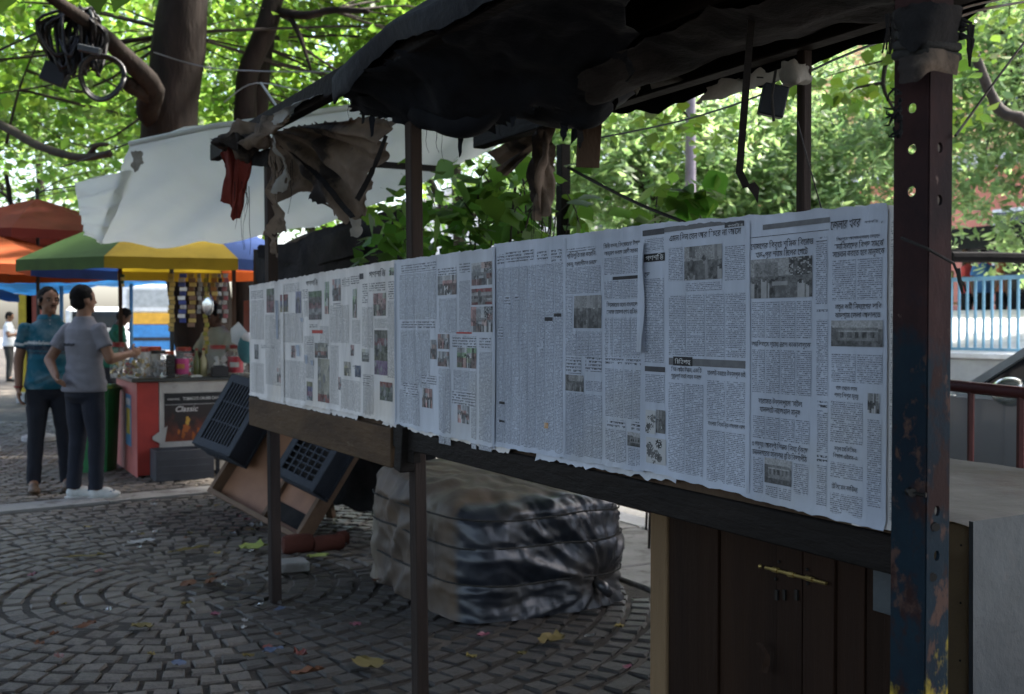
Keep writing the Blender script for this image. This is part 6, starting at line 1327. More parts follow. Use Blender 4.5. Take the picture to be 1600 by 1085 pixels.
for px, lb, m in ((307, 'slim olive bottle standing right of the pink labelled jar', plain('olive bottle', (.12, .13, .04), .3)), ((318, 'slim yellow-white bottle behind the hanging strip on the counter', plain('cream bottle', (.5, .45, .25), .3)))):
    d2 = ray(px, 560); o = ST.inverted() @ Vector((0, 0, EYE)); dd = ST.to_3x3().inverted() @ d2; t = (.16 - o.y) / dd.y; q = o + dd * t; p = S(q.x, .16, .897); b = thing('bottle', lb, 'bottle', p)
    MB().lathe(p, [(.03, 0), (.032, .01), (.032, .15), (.012, .20), (.012, .24)], 12).build('bottle_body', m, b, smooth=40); MB().lathe(p, [(.014, .241), (.014, .262)], 10).build('cap', lidm, b)
def counter_box(name, label, cat, px, w, d, h, m, b=.10, z=.897, n=1):
    d2 = ray(px, 560); o = ST.inverted() @ Vector((0, 0, EYE)); dd = ST.to_3x3().inverted() @ d2; t = (b - o.y) / dd.y; q = o + dd * t; p = S(q.x, b, z); t_ = thing(name, label, cat, p)
    for k in range(n): MB().mbox(ST, (q.x - w / 2 + .003 * (k % 2), b - d / 2, z + k * h), (q.x + w / 2 + .003 * (k % 2), b + d / 2, z + k * h + h * .93), .003).build('packet' if n > 1 else 'box_body', m, t_)
    MB().mbox(ST, (q.x - w * .3, b - d * .3, z + n * h - h * .069), (q.x + w * .3, b + d * .3, z + n * h + .003)).build('top_packet' if n > 1 else 'box_flap', m, t_); return t_
counter_box('packet_stack', 'dark stack of cigarette packets between two jars on the counter', 'packets', 266, .07, .07, .034, plain('dark packet', (.025, .022, .022), .4), n=6)
counter_box('black_box', 'small black box in front of the white sweet jar', 'box', 343, .15, .07, .10, plain('black box', (.015, .015, .017), .5), b=-.005)
counter_box('white_packet', 'flat white packet lying near the counter front edge', 'packet', 306, .10, .05, .018, whs, b=.0)
for px, lb in ((225, 'orange-red lidded tub behind the jars, left one'), (242, 'orange-red lidded tub behind the jars, right one')):
    d2 = ray(px, 560); o = ST.inverted() @ Vector((0, 0, EYE)); dd = ST.to_3x3().inverted() @ d2; t = (.5 - o.y) / dd.y; q = o + dd * t; p = S(q.x, .5, .897); b = thing('lidded_tub', lb, 'tub', p); MB().lathe(p, [(.05, 0), (.055, .23)], 14).build('tub_body', whs, b, smooth=30); MB().lathe(p, [(.06, .231), (.06, .27), (.05, .275)], 14).build('lid', plain('orange lid', (.52, .08, .03), .4), b, smooth=30)
for a_ in (('jar of gold wrapped sweets behind the front row, at the left of the counter', 203, 566, 22, 34, [gold, plain('red sweets', (.40, .06, .05), .4)], lidm, None, 0, .40), ('jar of brown biscuits behind the dark packet stack', 262, 566, 24, 38, plain('brown biscuits', (.30, .16, .07), .6), plain('orange lid', (.52, .08, .03), .4), None, 1, .42), ('small jar of green sweets behind the pink label jar', 296, 566, 20, 34, plain('green sweets', (.12, .30, .06), .4), lidm, None, 0, .40)): jar(*a_)
# strips of sachets hanging from the rod
for px, y1, w, lb, m, m2 in ((268, 522, 9, 'gold sachet strip hanging leftmost from the stall rod', gold, yel), (285, 505, 11, 'silver and blue sachet strip hanging from the stall rod', plain('silver sachet', (.55, .56, .6), .25, .5), plain('blue sachet', (.05, .08, .35), .3)), (300, 515, 11, 'brown and gold sachet strip hanging from the stall rod', plain('brown sachet', (.22, .13, .09), .4), gold),
      (312, 492, 6, 'pale grey sachet strip hanging from the stall rod', plain('grey sachet', (.45, .48, .5), .3), gry), (322, 560, 7, 'long green-gold sachet strip hanging down to the counter', plain('green gold sachet', (.30, .28, .05), .3, .3), gold), (334, 470, 9, 'short orange-brown sachet strip hanging from the stall rod', plain('orange sachet', (.36, .15, .04), .4), gold),
      (344, 500, 6, 'black and silver sachet strip hanging from the stall rod', plain('black sachet', (.02, .02, .022), .3), fo), (352, 505, 7, 'pink and white sachet strip hanging rightmost from the stall rod', plain('pink sachet', (.45, .16, .18), .4), whs)):
    Zs = 9.85 + (px - 268) * .004; p = at(px, 428, Zs); t = thing('sachet_strip', lb, 'sachets', p, 0, 'sachet strips hanging over the stall'); n = int((y1 - 428) / 7)
    for k in range(n):
        c = at(px + 1.5 * math.sin(k * 1.7 + px), 431 + k * 7, Zs); MB().box(c, (w / F_PX * Zs, .012, 6.4 / F_PX * Zs), Matrix.Rotation(.35 * math.sin(k * 2.1 + px), 3, 'Z'), .002).build('sachet', m if k % 2 else m2, t)
t = thing('twisted_garland', 'short yellow-green twisted strip hanging under the umbrella rim at left', 'garland', at(191, 428, 9.3)); 
for k in range(4): MB().box(at(191 + (k % 2), 431 + k * 5, 9.3), (.035, .02, .026), Matrix.Rotation(k * .7, 3, 'Z'), .002).build('sachet', yel if k % 2 else plain('dark green', (.03, .06, .02)), t)
mr = thing('round_mirror', 'small oval chrome mirror hanging over the stall counter', 'mirror', at(325, 478, 9.8)); MB().ell(at(325, 477, 9.8), (.055, .012, .10)).build('mirror_frame', plain('chrome', (.7, .72, .74), .15, .9), mr, smooth=180); MB().tube([at(325, 428, 9.8), at(325, 462, 9.8)], .004, 5).build('cord', M['rope'], mr)
pw = thing('white_sheet_sign', 'bent white card leaning at the right end of the stall', 'card', at(368, 540, 9.9)); MB().prism([(0, 0), (.14, -.05), (.20, .06), (.03, .20), (-.03, .12)], Matrix.Translation(at(362, 535, 9.9)) @ Matrix.Rotation(R_(90), 4, 'X') @ Matrix.Rotation(R_(-10), 4, 'Z'), .004).build('card', plain('white card', (.62, .66, .68), .5), pw)
bd_ = thing('teal_bundle', 'teal and white cloth bundle wedged behind the red label jar', 'bundle', at(386, 545, 9.85)); MB().ell(at(386, 545, 9.85), (.09, .09, .14)).build('cloth', plain('teal cloth', (.05, .16, .18), .8), bd_, smooth=180); MB().ell(at(389, 528, 9.83), (.07, .07, .05)).build('white_cloth', plain('white cloth', (.6, .6, .6), .8), bd_, smooth=180)
# crates at the foot of the stall
cr = thing('grey_crate', 'dull grey plastic crate standing on the cobbles against the stall front', 'crate', S(.3, -.2, 0))
for lo, hi in (((.10, -.34, .0), (.60, -.325, .27)), ((.10, -.06, 0), (.60, -.045, .27)), ((.10, -.324, 0), (.115, -.061, .27)), ((.585, -.324, 0), (.60, -.061, .27)), ((.116, -.324, .0), (.584, -.061, .012))): MB().mbox(ST, lo, hi, .003).build('wall', plain('grey plastic', (.045, .047, .055), .5), cr)
for z in (.06, .12, .18): MB().mbox(ST, (.12, -.346, z), (.58, -.3405, z + .012)).build('rib', plain('grey plastic', (.045, .047, .055), .5), cr)
c2 = thing('low_black_stool', 'low black plastic stool at the right of the grey crate by the stall', 'stool', S(.75, -.25, 0)); MB().mbox(ST, (.615, -.35, .16), (.83, -.08, .19), .01).build('seat', M['black_plastic'], c2)
for a, b in ((.62, -.34), (.79, -.34), (.62, -.12), (.79, -.12)): MB().mbox(ST, (a, b, 0), (a + .03, b + .03, .159)).build('leg', M['black_plastic'], c2)
c3 = thing('red_basin', 'glossy red plastic basin upside down beside the stall poster', 'basin', S(.65, -.2, .19)); MB().lathe(S(.65, -.2, .191), [(.11, 0), (.115, .015), (.095, .09), (.08, .11)], 20).build('bowl', plain('glossy red plastic', (.42, .02, .02), .2, spec=.6), c3, smooth=40); MB().lathe(S(.65, -.2, .302), [(.05, 0), (.05, .012)], 16).build('foot_ring', plain('glossy red plastic', (.42, .02, .02), .2), c3)
gb = thing('green_bin', 'green plastic bin standing left of the stall behind the man in grey', 'bin', S(-.26, .75, 0)); MB().lathe(S(-.26, .75, 0), [(.17, 0), (.20, .75)], 14, None, 5).build('bin_body', plain('green plastic', (.02, .16, .05), .45), gb, smooth=40); MB().lathe(S(-.26, .75, .751), [(.215, 0), (.215, .03), (.18, .06)], 14, None, 5).build('lid', plain('green plastic', (.02, .16, .05), .45), gb, smooth=40)
# umbrellas
def umbrella(label, apex, R, zr, cols, a0, n=8, val=.10):
    t = thing('market_umbrella', label, 'umbrella', (apex.x, apex.y, 0), 0, 'big market umbrellas')
    for k in range(n):
        P = []; aA, aB = a0 + 2 * math.pi * k / n, a0 + 2 * math.pi * (k + 1) / n
        for i in range(11):
            f = i / 10; row = []
            for j in range(9):
                g_ = j / 8; e = Vector((math.cos(aA), math.sin(aA), 0)).lerp(Vector((math.cos(aB), math.sin(aB), 0)), g_); r = R * f
                z = apex.z + (zr - apex.z) * (f ** 1.12) - .05 * math.sin(g_ * math.pi) * f * (1 - f) * 2; row.append(Vector((apex.x, apex.y, 0)) + e * r + Vector((0, 0, z)))
            P.append(row)
        P.append([p - Vector((0, 0, val + .012 * nz(p.x * 9, p.y * 9))) for p in P[-1]])
        MB().grid(P).build('panel', cols[k % len(cols)], t, smooth=60)
        tip = Vector((apex.x + R * math.cos(aA), apex.y + R * math.sin(aA), zr - .012)); MB().tube([Vector((apex.x, apex.y, apex.z - .03)), Vector((apex.x, apex.y, apex.z)).lerp(tip, .5) + Vector((0, 0, .02)), tip], .006, 5).build('rib', M['nail'], t)
    MB().tube([(apex.x, apex.y, 0), (apex.x, apex.y, apex.z + .08)], .022, 8).build('pole', M['tin'], t); MB().ell((apex.x, apex.y, apex.z + .09), (.03, .03, .045)).build('finial', M['nail'], t); MB().lathe((apex.x, apex.y, 0), [(.2, 0), (.2, .05), (.05, .09), (.04, .2)], 16).build('base', M['concrete'], t); return t
def um(n, c): return mat('umbrella ' + n, c, tuple(x * .8 for x in c), 2, .7, .08, 14, trans=.35, spots=tuple(x * .55 for x in c), spot_scale=2, spot_lo=.55, spot_hi=.8)
UY, UG, UB, UR, UO = um('yellow', (.42, .29, .02)), um('green', (.06, .12, .03)), um('blue', (.02, .06, .22)), um('red', (.17, .028, .018)), um('orange', (.36, .075, .02))
ca = math.atan2(-10.2, 3.34)
umbrella('umbrella with yellow, green and blue panels over the tobacco stall', Vector((-3.30, 10.25, 2.58)), 1.42, 1.95, [UY, UB, UB, UO, UY, UB, UO, UG], ca - math.pi / 8)
umbrella('dark red umbrella peaking above the orange one at the left edge', Vector((-5.65, 12.6, 2.88)), 1.3, 2.42, [UR], ca - math.pi / 8 + .3)
umbrella('bright orange umbrella below the dark red one at the left edge', Vector((-5.75, 11.4, 2.42)), 1.35, 1.98, [UO], ca - math.pi / 8 + .3)
bt = thing('blue_tarpaulin', 'bright blue tarpaulin roof of the stalls behind the two men', 'tarpaulin', at(120, 440, 14)); UBT = mat('blue tarpaulin', (.02, .11, .36), (.015, .08, .28), 2, .5, .1, 10, trans=.5, trans_col=(.03, .22, .62))
cloth([[(-60, 425, 13.0), (60, 428, 13.2), (150, 424, 13.4), (290, 420, 13.6)], [(-60, 442, 15.5), (60, 448, 15.5), (150, 446, 15.5), (290, 436, 15.5)], [(-60, 452, 17), (70, 462, 17), (150, 448, 17.2), (290, 442, 17.4)]], 40, 14, .06, 1.5, .02, 93).build('sheet', UBT, bt, smooth=180)
cloth([[(-60, 440, 12.2), (-10, 448, 12.4), (30, 462, 12.8)], [(-60, 452, 12.8), (-10, 466, 13.2), (30, 472, 13.5)]], 12, 6, .04, 2, .02, 94).build('flap', UBT, bt, smooth=180)
for px, Z in ((-20, 15), (96, 15.5), (205, 16)): MB().tube([gnd(px, 509 + 2260 / Z), at(px, 442, Z)], .03, 6).build('pole', plain('blue pole', (.04, .16, .30), .5), bt)
# ================================================================ PEOPLE
SKIN = mat('brown skin', (.20, .105, .065), (.16, .08, .05), 20, .55, .05, 60); SKIND = mat('dark brown skin', (.11, .06, .04), (.085, .045, .03), 20, .55, .05, 60); HAIR = mat('black hair', (.010, .009, .009), (.005, .005, .005), 30, .75, .4, 90, spec=.1)
def hand(mb, w, d, nrm, side, curl=.6, sc=1.0):
    """palm and five bent fingers; w wrist, d pointing along the hand, nrm out of the palm"""
    d = Vector(d).normalized(); nrm = (Vector(nrm) - d * Vector(nrm).dot(d)).normalized(); x = d.cross(nrm) * side
    Mx = Matrix((x, d, nrm)).transposed(); w = Vector(w)
    mb.ell(w + d * .045 * sc, (.038 * sc, .052 * sc, .017 * sc), Mx, 12, 8)
    for k, (off, ln, r) in enumerate(((.028, .070, .0092), (.010, .078, .0095), (-.009, .072, .0092), (-.027, .056, .0082))):
        p = w + d * .078 * sc + x * off * sc; a = curl * (.5 + .15 * k); d1 = d * math.cos(a) + nrm * math.sin(a) + x * off * 2; q = p + d1.normalized() * ln * .5 * sc; d2 = d * math.cos(a * 2.1) + nrm * math.sin(a * 2.1); mb.cap(p - d * .015, q, r * sc, r * .95 * sc, 8); mb.cap(q, q + d2 * ln * .5 * sc, r * .95 * sc, r * .8 * sc, 8)
    p = w + d * .022 * sc + x * .032 * sc; q = p + (d * .6 + x * .7 + nrm * .3).normalized() * .036 * sc; mb.cap(p, q, .012 * sc, .0105 * sc, 8); mb.cap(q, q + (d * .9 + x * .1 + nrm * .45).normalized() * .032 * sc, .0105 * sc, .009 * sc, 8)
def person(label, loc, rz, H=1.68, ra=None, la=None, feet=((.10, .02), (-.10, -.02)), yaw=0, nod=0, shirt=(.2, .2, .2), pants=(.01, .012, .02), shoes=(.02, .02, .02), skin=SKIN, face=True, vox=.007, belly=0, bend=0, stripes=None, sleeve=.62, knees=None, hips=0, group=None, shoe2=None, extra=None, foot_yaw=0):
    t = thing('person', label, 'person', loc, rz, group); k = H / 1.70
    ra = ra or [(.178, 0, 1.362), (.225, -.02, 1.10), (.235, .06, .86)]; la = la or [(-.178, 0, 1.362), (-.225, -.02, 1.10), (-.235, .06, .86)]
    ra = [Vector(p) for p in ra]; la = [Vector(p) for p in la]
    HR = Matrix.Translation((0, .01, 1.50)) @ Matrix.Rotation(R_(yaw), 4, 'Z') @ Matrix.Rotation(R_(nod), 4, 'X') @ Matrix.Translation((0, -.01, -1.50)); H3 = HR.to_3x3()
    def bendf(m):
        if bend:
            out = []
            for v in m.v:
                v = Vector(v); wgt = min(1, max(0, (v.z - .86) / .16)); q = Vector((v.x, v.y, v.z - .92)); q = Matrix.Rotation(-R_(bend) * wgt, 3, 'X') @ q; out.append(tuple(q + Vector((0, 0, .92))))
            m.v = out
        m.v = [tuple(Vector(v) * k) for v in m.v]; return m
    b = MB()
    b.rings([((0, 0, .84), .14, .10, 0), ((0, 0, .95), .15, .105, 0), ((0, .005 + belly * .3, 1.06), .135 + belly * .3, .10 + belly, 0), ((0, .01, 1.24), .155, .112, 0), ((0, 0, 1.35), .142, .085, 0), ((0, 0, 1.42), .075, .062, 0), ((0, 0, 1.47), .055, .055, 0)], 18)
    b.cap((0, -.005, 1.43), (0, .01, 1.55), .058, .053)
    b.ell(HR @ Vector((0, .0, 1.610)), (.074, .093, .095), H3, 18, 12); b.ell(HR @ Vector((0, .028, 1.553)), (.058, .064, .072), H3, 16, 10); b.ell(HR @ Vector((0, .072, 1.507)), (.026, .020, .018), H3)
    b.ell(HR @ Vector((0, .098, 1.572)), (.014, .018, .013), H3); b.ell(HR @ Vector((0, .090, 1.592)), (.010, .014, .028), H3)
    for s in (-1, 1): b.ell(HR @ Vector((s * .076, -.004, 1.582)), (.010, .022, .032), H3)
    for arm, s in ((ra, 1), (la, -1)):
        b.ell(arm[0] + Vector((0, 0, -.015)), (.046, .048, .046)); b.cap(arm[0] + Vector((0, 0, -.015)), arm[1], .045, .041); b.cap(arm[1], arm[2], .041, .028); d = arm[2] - arm[1]
        hd = d.normalized(); nrm = Vector((-s * 1.0, .1, 0)); hand(b, arm[2], hd, nrm, 1 if s > 0 else -1, .55)
    legs = []
    for i, (fx, fy) in enumerate(feet):
        s = 1 if i == 0 else -1; hip = Vector((s * .085, 0, .88)); ank = Vector((fx, fy, .09)); kn = (hip + ank) / 2 + Vector((0, .025, .02)); 
        if knees: kn = Vector(knees[i])
        legs.append((hip, kn, ank)); b.cap(hip, kn, .080, .056); b.cap(kn, ank, .056, .040); b.cap(ank, ank + Vector((0, .10, -.05)), .040, .03)
    bendf(b); b = fuse(b, vox, 3); b.build('body', skin, t, smooth=180, keep=True)
    c = MB(); bl = belly
    c.rings([((0, 0, .86), .192, .150, 0), ((0, .004 + bl * .2, .95), .184 + bl * .2, .144 + bl * .6, 0), ((0, .006 + bl * .3, 1.08), .164 + bl * .3, .118 + bl, 0), ((0, .01, 1.25), .176, .130, 0), ((0, 0, 1.36), .172, .108, 0), ((0, 0, 1.425), .105, .084, 0), ((0, .0, 1.462), .070, .070, 0)], 24)
    for arm in (ra, la):
        e = arm[0].lerp(arm[1], sleeve); c.ell(arm[0] + Vector((0, 0, -.008)), (.062, .066, .060)); c.tube([arm[0] + Vector((0, 0, -.012)), arm[0].lerp(e, .5), e], [.060, .061, .066], 14)
    bendf(c); c = fuse(c, max(vox, .01), 4)
    c.v = [tuple(Vector(v) + Vector((fbm(v[0] * 7, v[2] * 9, 2), fbm(v[1] * 7, v[2] * 9, 5), 0)) * .011 + Vector((0, .006 * math.sin(v[2] * 60 + 12 * v[0] + 6 * nz(v[0] * 5, v[2] * 5)) * max(0, (1.12 * k - v[2]) / .25), 0))) for v in c.v]
    sm = mat('shirt cloth', shirt, tuple(x * .82 for x in shirt), 6, .85, .15, 40, vcol='print' if stripes else None); so = c.build('shirt', sm, t, smooth=180, keep=True)
    if stripes:
        ca_ = so.data.color_attributes.new('print', 'FLOAT_COLOR', 'CORNER')
        for p in so.data.polygons:
            cc = so.data.vertices[p.vertices[0]].co; col = stripes(cc / k, shirt)
            for li in p.loop_indices: ca_.data[li].color = (*col, 1)
    p_ = MB(); p_.rings([((0, 0, .985), .160, .116, 0), ((0, 0, .90), .172, .128, 0), ((0, -.005, .82), .168, .128, 0), ((0, 0, .77), .12, .09, 0)], 20)
    for hip, kn, ank in legs: a2 = ank + Vector((0, -.012, -.015)); p_.tube([hip + Vector((0, 0, .02)), hip.lerp(kn, .5), kn, kn.lerp(a2, .5), a2.lerp(kn, .06), a2], [.098, .088, .070, .062, .056, .058], 14)
    bendf(p_) if bend else None
    if not bend: p_.v = [tuple(Vector(v) * k) for v in p_.v]
    p_ = fuse(p_, max(vox, .01), 3); p_.v = [tuple(Vector(v) + Vector((1, .6, 0)) * .006 * fbm(v[0] * 6, v[1] * 6, v[2] * 11)) for v in p_.v]
    p_.build('trousers', mat('trouser cloth', pants, tuple(x * .7 for x in pants), 6, .85, .15, 40), t, smooth=180, keep=True)
    for i, (hip, kn, ank) in enumerate(legs):
        f = MB(); tz = .0; f.ell((ank.x, ank.y - .01, .045), (.040, .055, .045)); f.ell((ank.x, ank.y + .10, .035), (.047, .085, .035)); f.ell((ank.x, ank.y + .06, .05), (.04, .07, .045)); FY = Matrix.Translation((ank.x, ank.y, 0)) @ Matrix.Rotation(R_(foot_yaw), 4, 'Z') @ Matrix.Translation((-ank.x, -ank.y, 0)); f.v = [tuple(FY @ Vector((v[0], v[1], max(v[2], .004))) * k) for v in f.v]; f = fuse(f, .007, 2); sh = f.build('shoe', plain('shoe %s' % (shoes,), shoes, .6), t, smooth=180, keep=True)
        s_ = MB().rings([((ank.x, ank.y + .055, 0), .048, .130, 0), ((ank.x, ank.y + .055, .014), .050, .132, 0)], 18); s_.v = [tuple(FY @ Vector(v) * k) for v in s_.v]; s_.build('sole', plain('sole %s' % (shoes,), tuple(x * .6 for x in shoes) if not shoe2 else (.62, .62, .6), .7), sh, keep=True)
        if shoe2:
            for q in range(5): c_ = MB().ell(FY @ Vector((ank.x - .03 + .015 * q, ank.y + .11 + .02 * (q % 2), .069 - .004 * abs(q - 2))) * k, (.008, .009, .006), None, 8, 5); c_.build('vent_hole', plain('shoe hole', shoe2, .7), sh, keep=True)
    h = MB(); h.ell(HR @ Vector((0, -.014, 1.626)), (.081, .096, .090), H3, 18, 12); h.ell(HR @ Vector((0, -.040, 1.578)), (.074, .062, .074), H3, 16, 10)
    for s in (-1, 1): h.ell(HR @ Vector((s * .066, .012, 1.606)), (.014, .03, .036), H3)
    bendf(h); h = fuse(h, .008, 2); h.v = [tuple(Vector(v) + (Vector(v) - Vector((0, 0, 1.6 * k))).normalized() * .006 * fbm(v[0] * 40, v[1] * 40, v[2] * 25)) for v in h.v]; h.build('hair', HAIR, t, smooth=180, keep=True)
    if face:
        for s in (-1, 1):
            e = bendf(MB().ell(HR @ Vector((s * .031, .082, 1.594)), (.012, .009, .006), H3, 10, 6)).build('eye', plain('eye white', (.22, .19, .17), .4), t, smooth=180, keep=True); bendf(MB().ell(HR @ Vector((s * .031, .0905, 1.594)), (.006, .004, .0065), H3, 8, 5)).build('iris', plain('dark iris', (.01, .008, .007), .2), e, keep=True)
            bendf(MB().ell(HR @ Vector((s * .032, .088, 1.613)), (.020, .006, .005), H3, 8, 5)).build('eyebrow', HAIR, t, keep=True)
        bendf(MB().ell(HR @ Vector((0, .090, 1.537)), (.022, .007, .006), H3, 10, 6)).build('mouth', plain('lips', (.14, .05, .04), .5), t, keep=True)
        bendf(MB().ell(HR @ Vector((0, .097, 1.552)), (.024, .007, .005), H3, 8, 5)).build('moustache', HAIR, t, keep=True)
    if extra: extra(t, k)
    return t
def polo(c, col):
    z = c.z; arm = abs(c.x) > .185
    z0 = 1.235 - (.015 if arm else 0)
    if z0 < z < z0 + .022: return (.45, .46, .46)
    if z0 - .052 < z < z0 - .010: return (.012, .022, .04)
    if z0 - .078 < z < z0 - .064: return (.012, .03, .05)
    return col
def collar(t, k):
    m = plain('teal collar', (.01, .10, .15), .8)
    P = [[Vector((r * math.cos(a) * 1.0, r * math.sin(a) * .95, z)) * k for r, z in ((.070, 1.478), (.082, 1.470), (.098, 1.438))] for a in [R_(100 + 340 * i / 16) for i in range(17)]]
    MB().grid(P).build('collar', m, t, smooth=180, keep=True)
    for z in (1.43, 1.40): MB().ell(Vector((.0, .105 + (1.43 - z) * .5, z)) * k, (.005, .004, .005), None, 6, 4).build('button', plain('button', (.4, .4, .4), .5), t, keep=True)
    MB().tube([Vector((.236 + .034 * math.cos(a), .052 + .034 * math.sin(a), .885)) * k for a in [i * math.pi / 8 for i in range(17)]], .006 * k, 5).build('wristband', plain('red thread', (.25, .03, .03), .8), t, keep=True)
g1, g2 = gnd(79, 768), gnd(133, 779)
person('man in teal polo shirt with white and navy chest stripes, standing facing right', g1, R_(207), 1.68, ra=[(.180, 0, 1.362), (.232, -.03, 1.10), (.236, .04, .87)], feet=((.13, .02), (-.13, .0)), yaw=18, shirt=(.006, .080, .122), pants=(.012, .014, .022), shoes=(.085, .052, .03), stripes=polo, belly=.015, extra=collar)
def printed(t, k):
    r = random.Random(2)
    for i in range(8): MB().box(Vector((-.075 + i * .0165, -.128 - .002 * (4 - abs(i - 4)) , 1.235 + .002 * math.sin(i * 2))) * k, (.011, .004, .018 + .006 * r.random())).build('print_mark', plain('shirt print', (.03, .03, .04), .8), t, keep=True)
person('man in grey T-shirt seen from behind with left hand behind his back and white clogs', g2, R_(-28), 1.68, ra=[(.178, 0, 1.362), (.262, .03, 1.12), (.262, .24, 1.16)], la=[(-.178, 0, 1.362), (-.285, -.10, 1.11), (-.10, -.185, .985)], feet=((.10, .03), (-.10, -.02)), yaw=-14, shirt=(.165, .165, .19), pants=(.012, .015, .026), shoes=(.55, .56, .55), shoe2=(.05, .12, .2), foot_yaw=-48, extra=printed, face=False)
# people farther off
zb = Vector((0, 0, 0))
person('distant man in white shirt and grey trousers at the far left, reading', gnd(14, 596), R_(-80), 1.70, ra=[(.178, 0, 1.362), (.22, .06, 1.12), (.08, .28, 1.18)], la=[(-.178, 0, 1.362), (-.22, .06, 1.12), (-.08, .28, 1.18)], shirt=(.62, .64, .70), pants=(.03, .03, .032), vox=.014, nod=-18, face=False)
person('distant person in yellow shirt partly hidden behind the man in teal', gnd(42, 606), R_(150), 1.58, shirt=(.55, .38, .02), pants=(.02, .02, .03), vox=.014, face=False)
person('man in dark green shirt bending over a stall behind the man in grey', gnd(172, 672), R_(-70), 1.62, ra=[(.178, 0, 1.362), (.2, .16, 1.15), (.1, .34, 1.08)], la=[(-.178, 0, 1.362), (-.2, .16, 1.15), (-.1, .34, 1.08)], shirt=(.015, .12, .075), pants=(.02, .02, .025), skin=SKIND, vox=.012, bend=14, nod=-20, face=False)
def bars(c, col): return (.5, .52, .55) if int((c.x + c.z * .4 + 5) * 22) % 2 else (.03, .035, .05)
person('person in black and white striped shirt bending low behind the jars', gnd(255, 640) + Vector((0, 0, 0)), R_(70), 1.5, shirt=(.3, .3, .3), pants=(.02, .02, .03), skin=SKIND, vox=.014, bend=78, stripes=bars, face=False)
person('stall keeper in pale olive shirt leaning to the counter behind the hanging sachets', S(.92, .55, 0), R_(150), 1.60, ra=[(.178, 0, 1.362), (.24, .16, 1.12), (.22, .38, 1.02)], la=[(-.178, 0, 1.362), (-.24, .14, 1.12), (-.16, .36, 1.02)], shirt=(.28, .29, .22), pants=(.03, .03, .03), skin=SKIND, vox=.012, bend=12, nod=-15, face=True)
# ================================================================ STREET BEYOND
def wall_frame(s, w): return Matrix.Translation((B(s, -w, 0).x, B(s, -w, 0).y, -.13)) @ Matrix(((DB.x, -NB.x, 0, 0), (DB.y, -NB.y, 0, 0), (0, 0, 1, 0), (0, 0, 0, 1)))
F0 = wall_frame(0, 0)     # x = s, y = w, z from road level
def solve(px, w, py=509):   # point on the upright plane at w seen at px
    d = ray(px, py); e = Vector((0, 0, EYE)); t = (B(0, -w, 0) - e).dot(NB) / d.dot(NB); p = e + d * t; return (p - RB).dot(DB), p.y, p.z
# median with barrier wall and blue railing
med = thing('median_barrier', 'pale concrete road barrier striped with grime below the blue railing', 'barrier', F0 @ Vector((20, 12, 0)))
for k in range(-2, 22): MB().mbox(F0, (k * 2.4, 11.9, 0), (k * 2.4 + 2.39, 12.3, 1.02), .03).build('block', M['concrete'], med)
MB().mbox(F0, (-4.8, 11.86, 1.021), (52, 12.34, 1.10), .01).build('coping', plain('white coping', (.75, .75, .75), .6), med)
rl = thing('blue_railing', 'bright blue steel railing along the middle of the road at the right edge', 'railing', F0 @ Vector((10, 12.1, 1.1))); bp = plain('blue paint', (.20, .40, .54), .5)
MB().mbox(F0, (-2, 12.07, 2.16), (40, 12.13, 2.22)).build('rail', bp, rl); MB().mbox(F0, (-2, 12.075, 1.13), (40, 12.125, 1.17)).build('rail', bp, rl)
b0 = MB().mbox(F0, (4.0, 12.085, 1.171), (4.03, 12.115, 2.159)).build('bar', bp, rl); n = 0
for k in range(-36, 220):
    if k == 0: continue
    c = b0.copy(); COL.objects.link(c); c.location = DB * (k * .14)
# far pavement, clothes stalls, building
fpv = MB().mbox(F0, (-30, 16.45, -.05), (140, 31, 1.28)).build('far_terrace', plain('white plaster', (.70, .70, .69), .8)); fpv['kind'] = 'structure'
pinkw = mat('pink plaster', (.44, .17, .12), (.34, .12, .085), .8, .85, .1, 8, spots=(.30, .13, .10), spot_scale=.6); creamw = mat('cream orange plaster', (.55, .34, .18), (.46, .26, .13), .5, .85, .1, 6)
bld = thing('pink_building', 'long pink and cream plastered building across the road behind the feathery trees', 'building', F0 @ Vector((10, 31.5, 0)))
MB().mbox(F0, (-14, 31, 0), (36, 42, 7.2)).build('lower_wall', pinkw, bld); MB().mbox(F0, (-14, 31.2, 7.2), (36, 42, 15)).build('upper_wall', creamw, bld); MB().mbox(F0, (-14.3, 30.6, 7.0), (36.3, 31.3, 7.5)).build('ledge', M['concrete'], bld); MB().mbox(F0, (-14.3, 30.6, 14.8), (36.3, 42, 15.3)).build('roof', M['concrete'], bld)
for r in range(3):
    for k in range(10):
        x = -11 + k * 4.6; z = (3.4, 8.6, 11.8)[r]; f_ = MB().mbox(F0, (x, 30.9 if r == 0 else 31.1, z), (x + 1.5, 31.3, z + 2.1)).build('window', plain('white frame', (.65, .66, .66), .6), bld); MB().mbox(F0, (x + .12, 30.86 if r == 0 else 31.06, z + .12), (x + 1.38, 30.92 if r == 0 else 31.12, z + 1.98)).build('pane', M['glass'], f_)
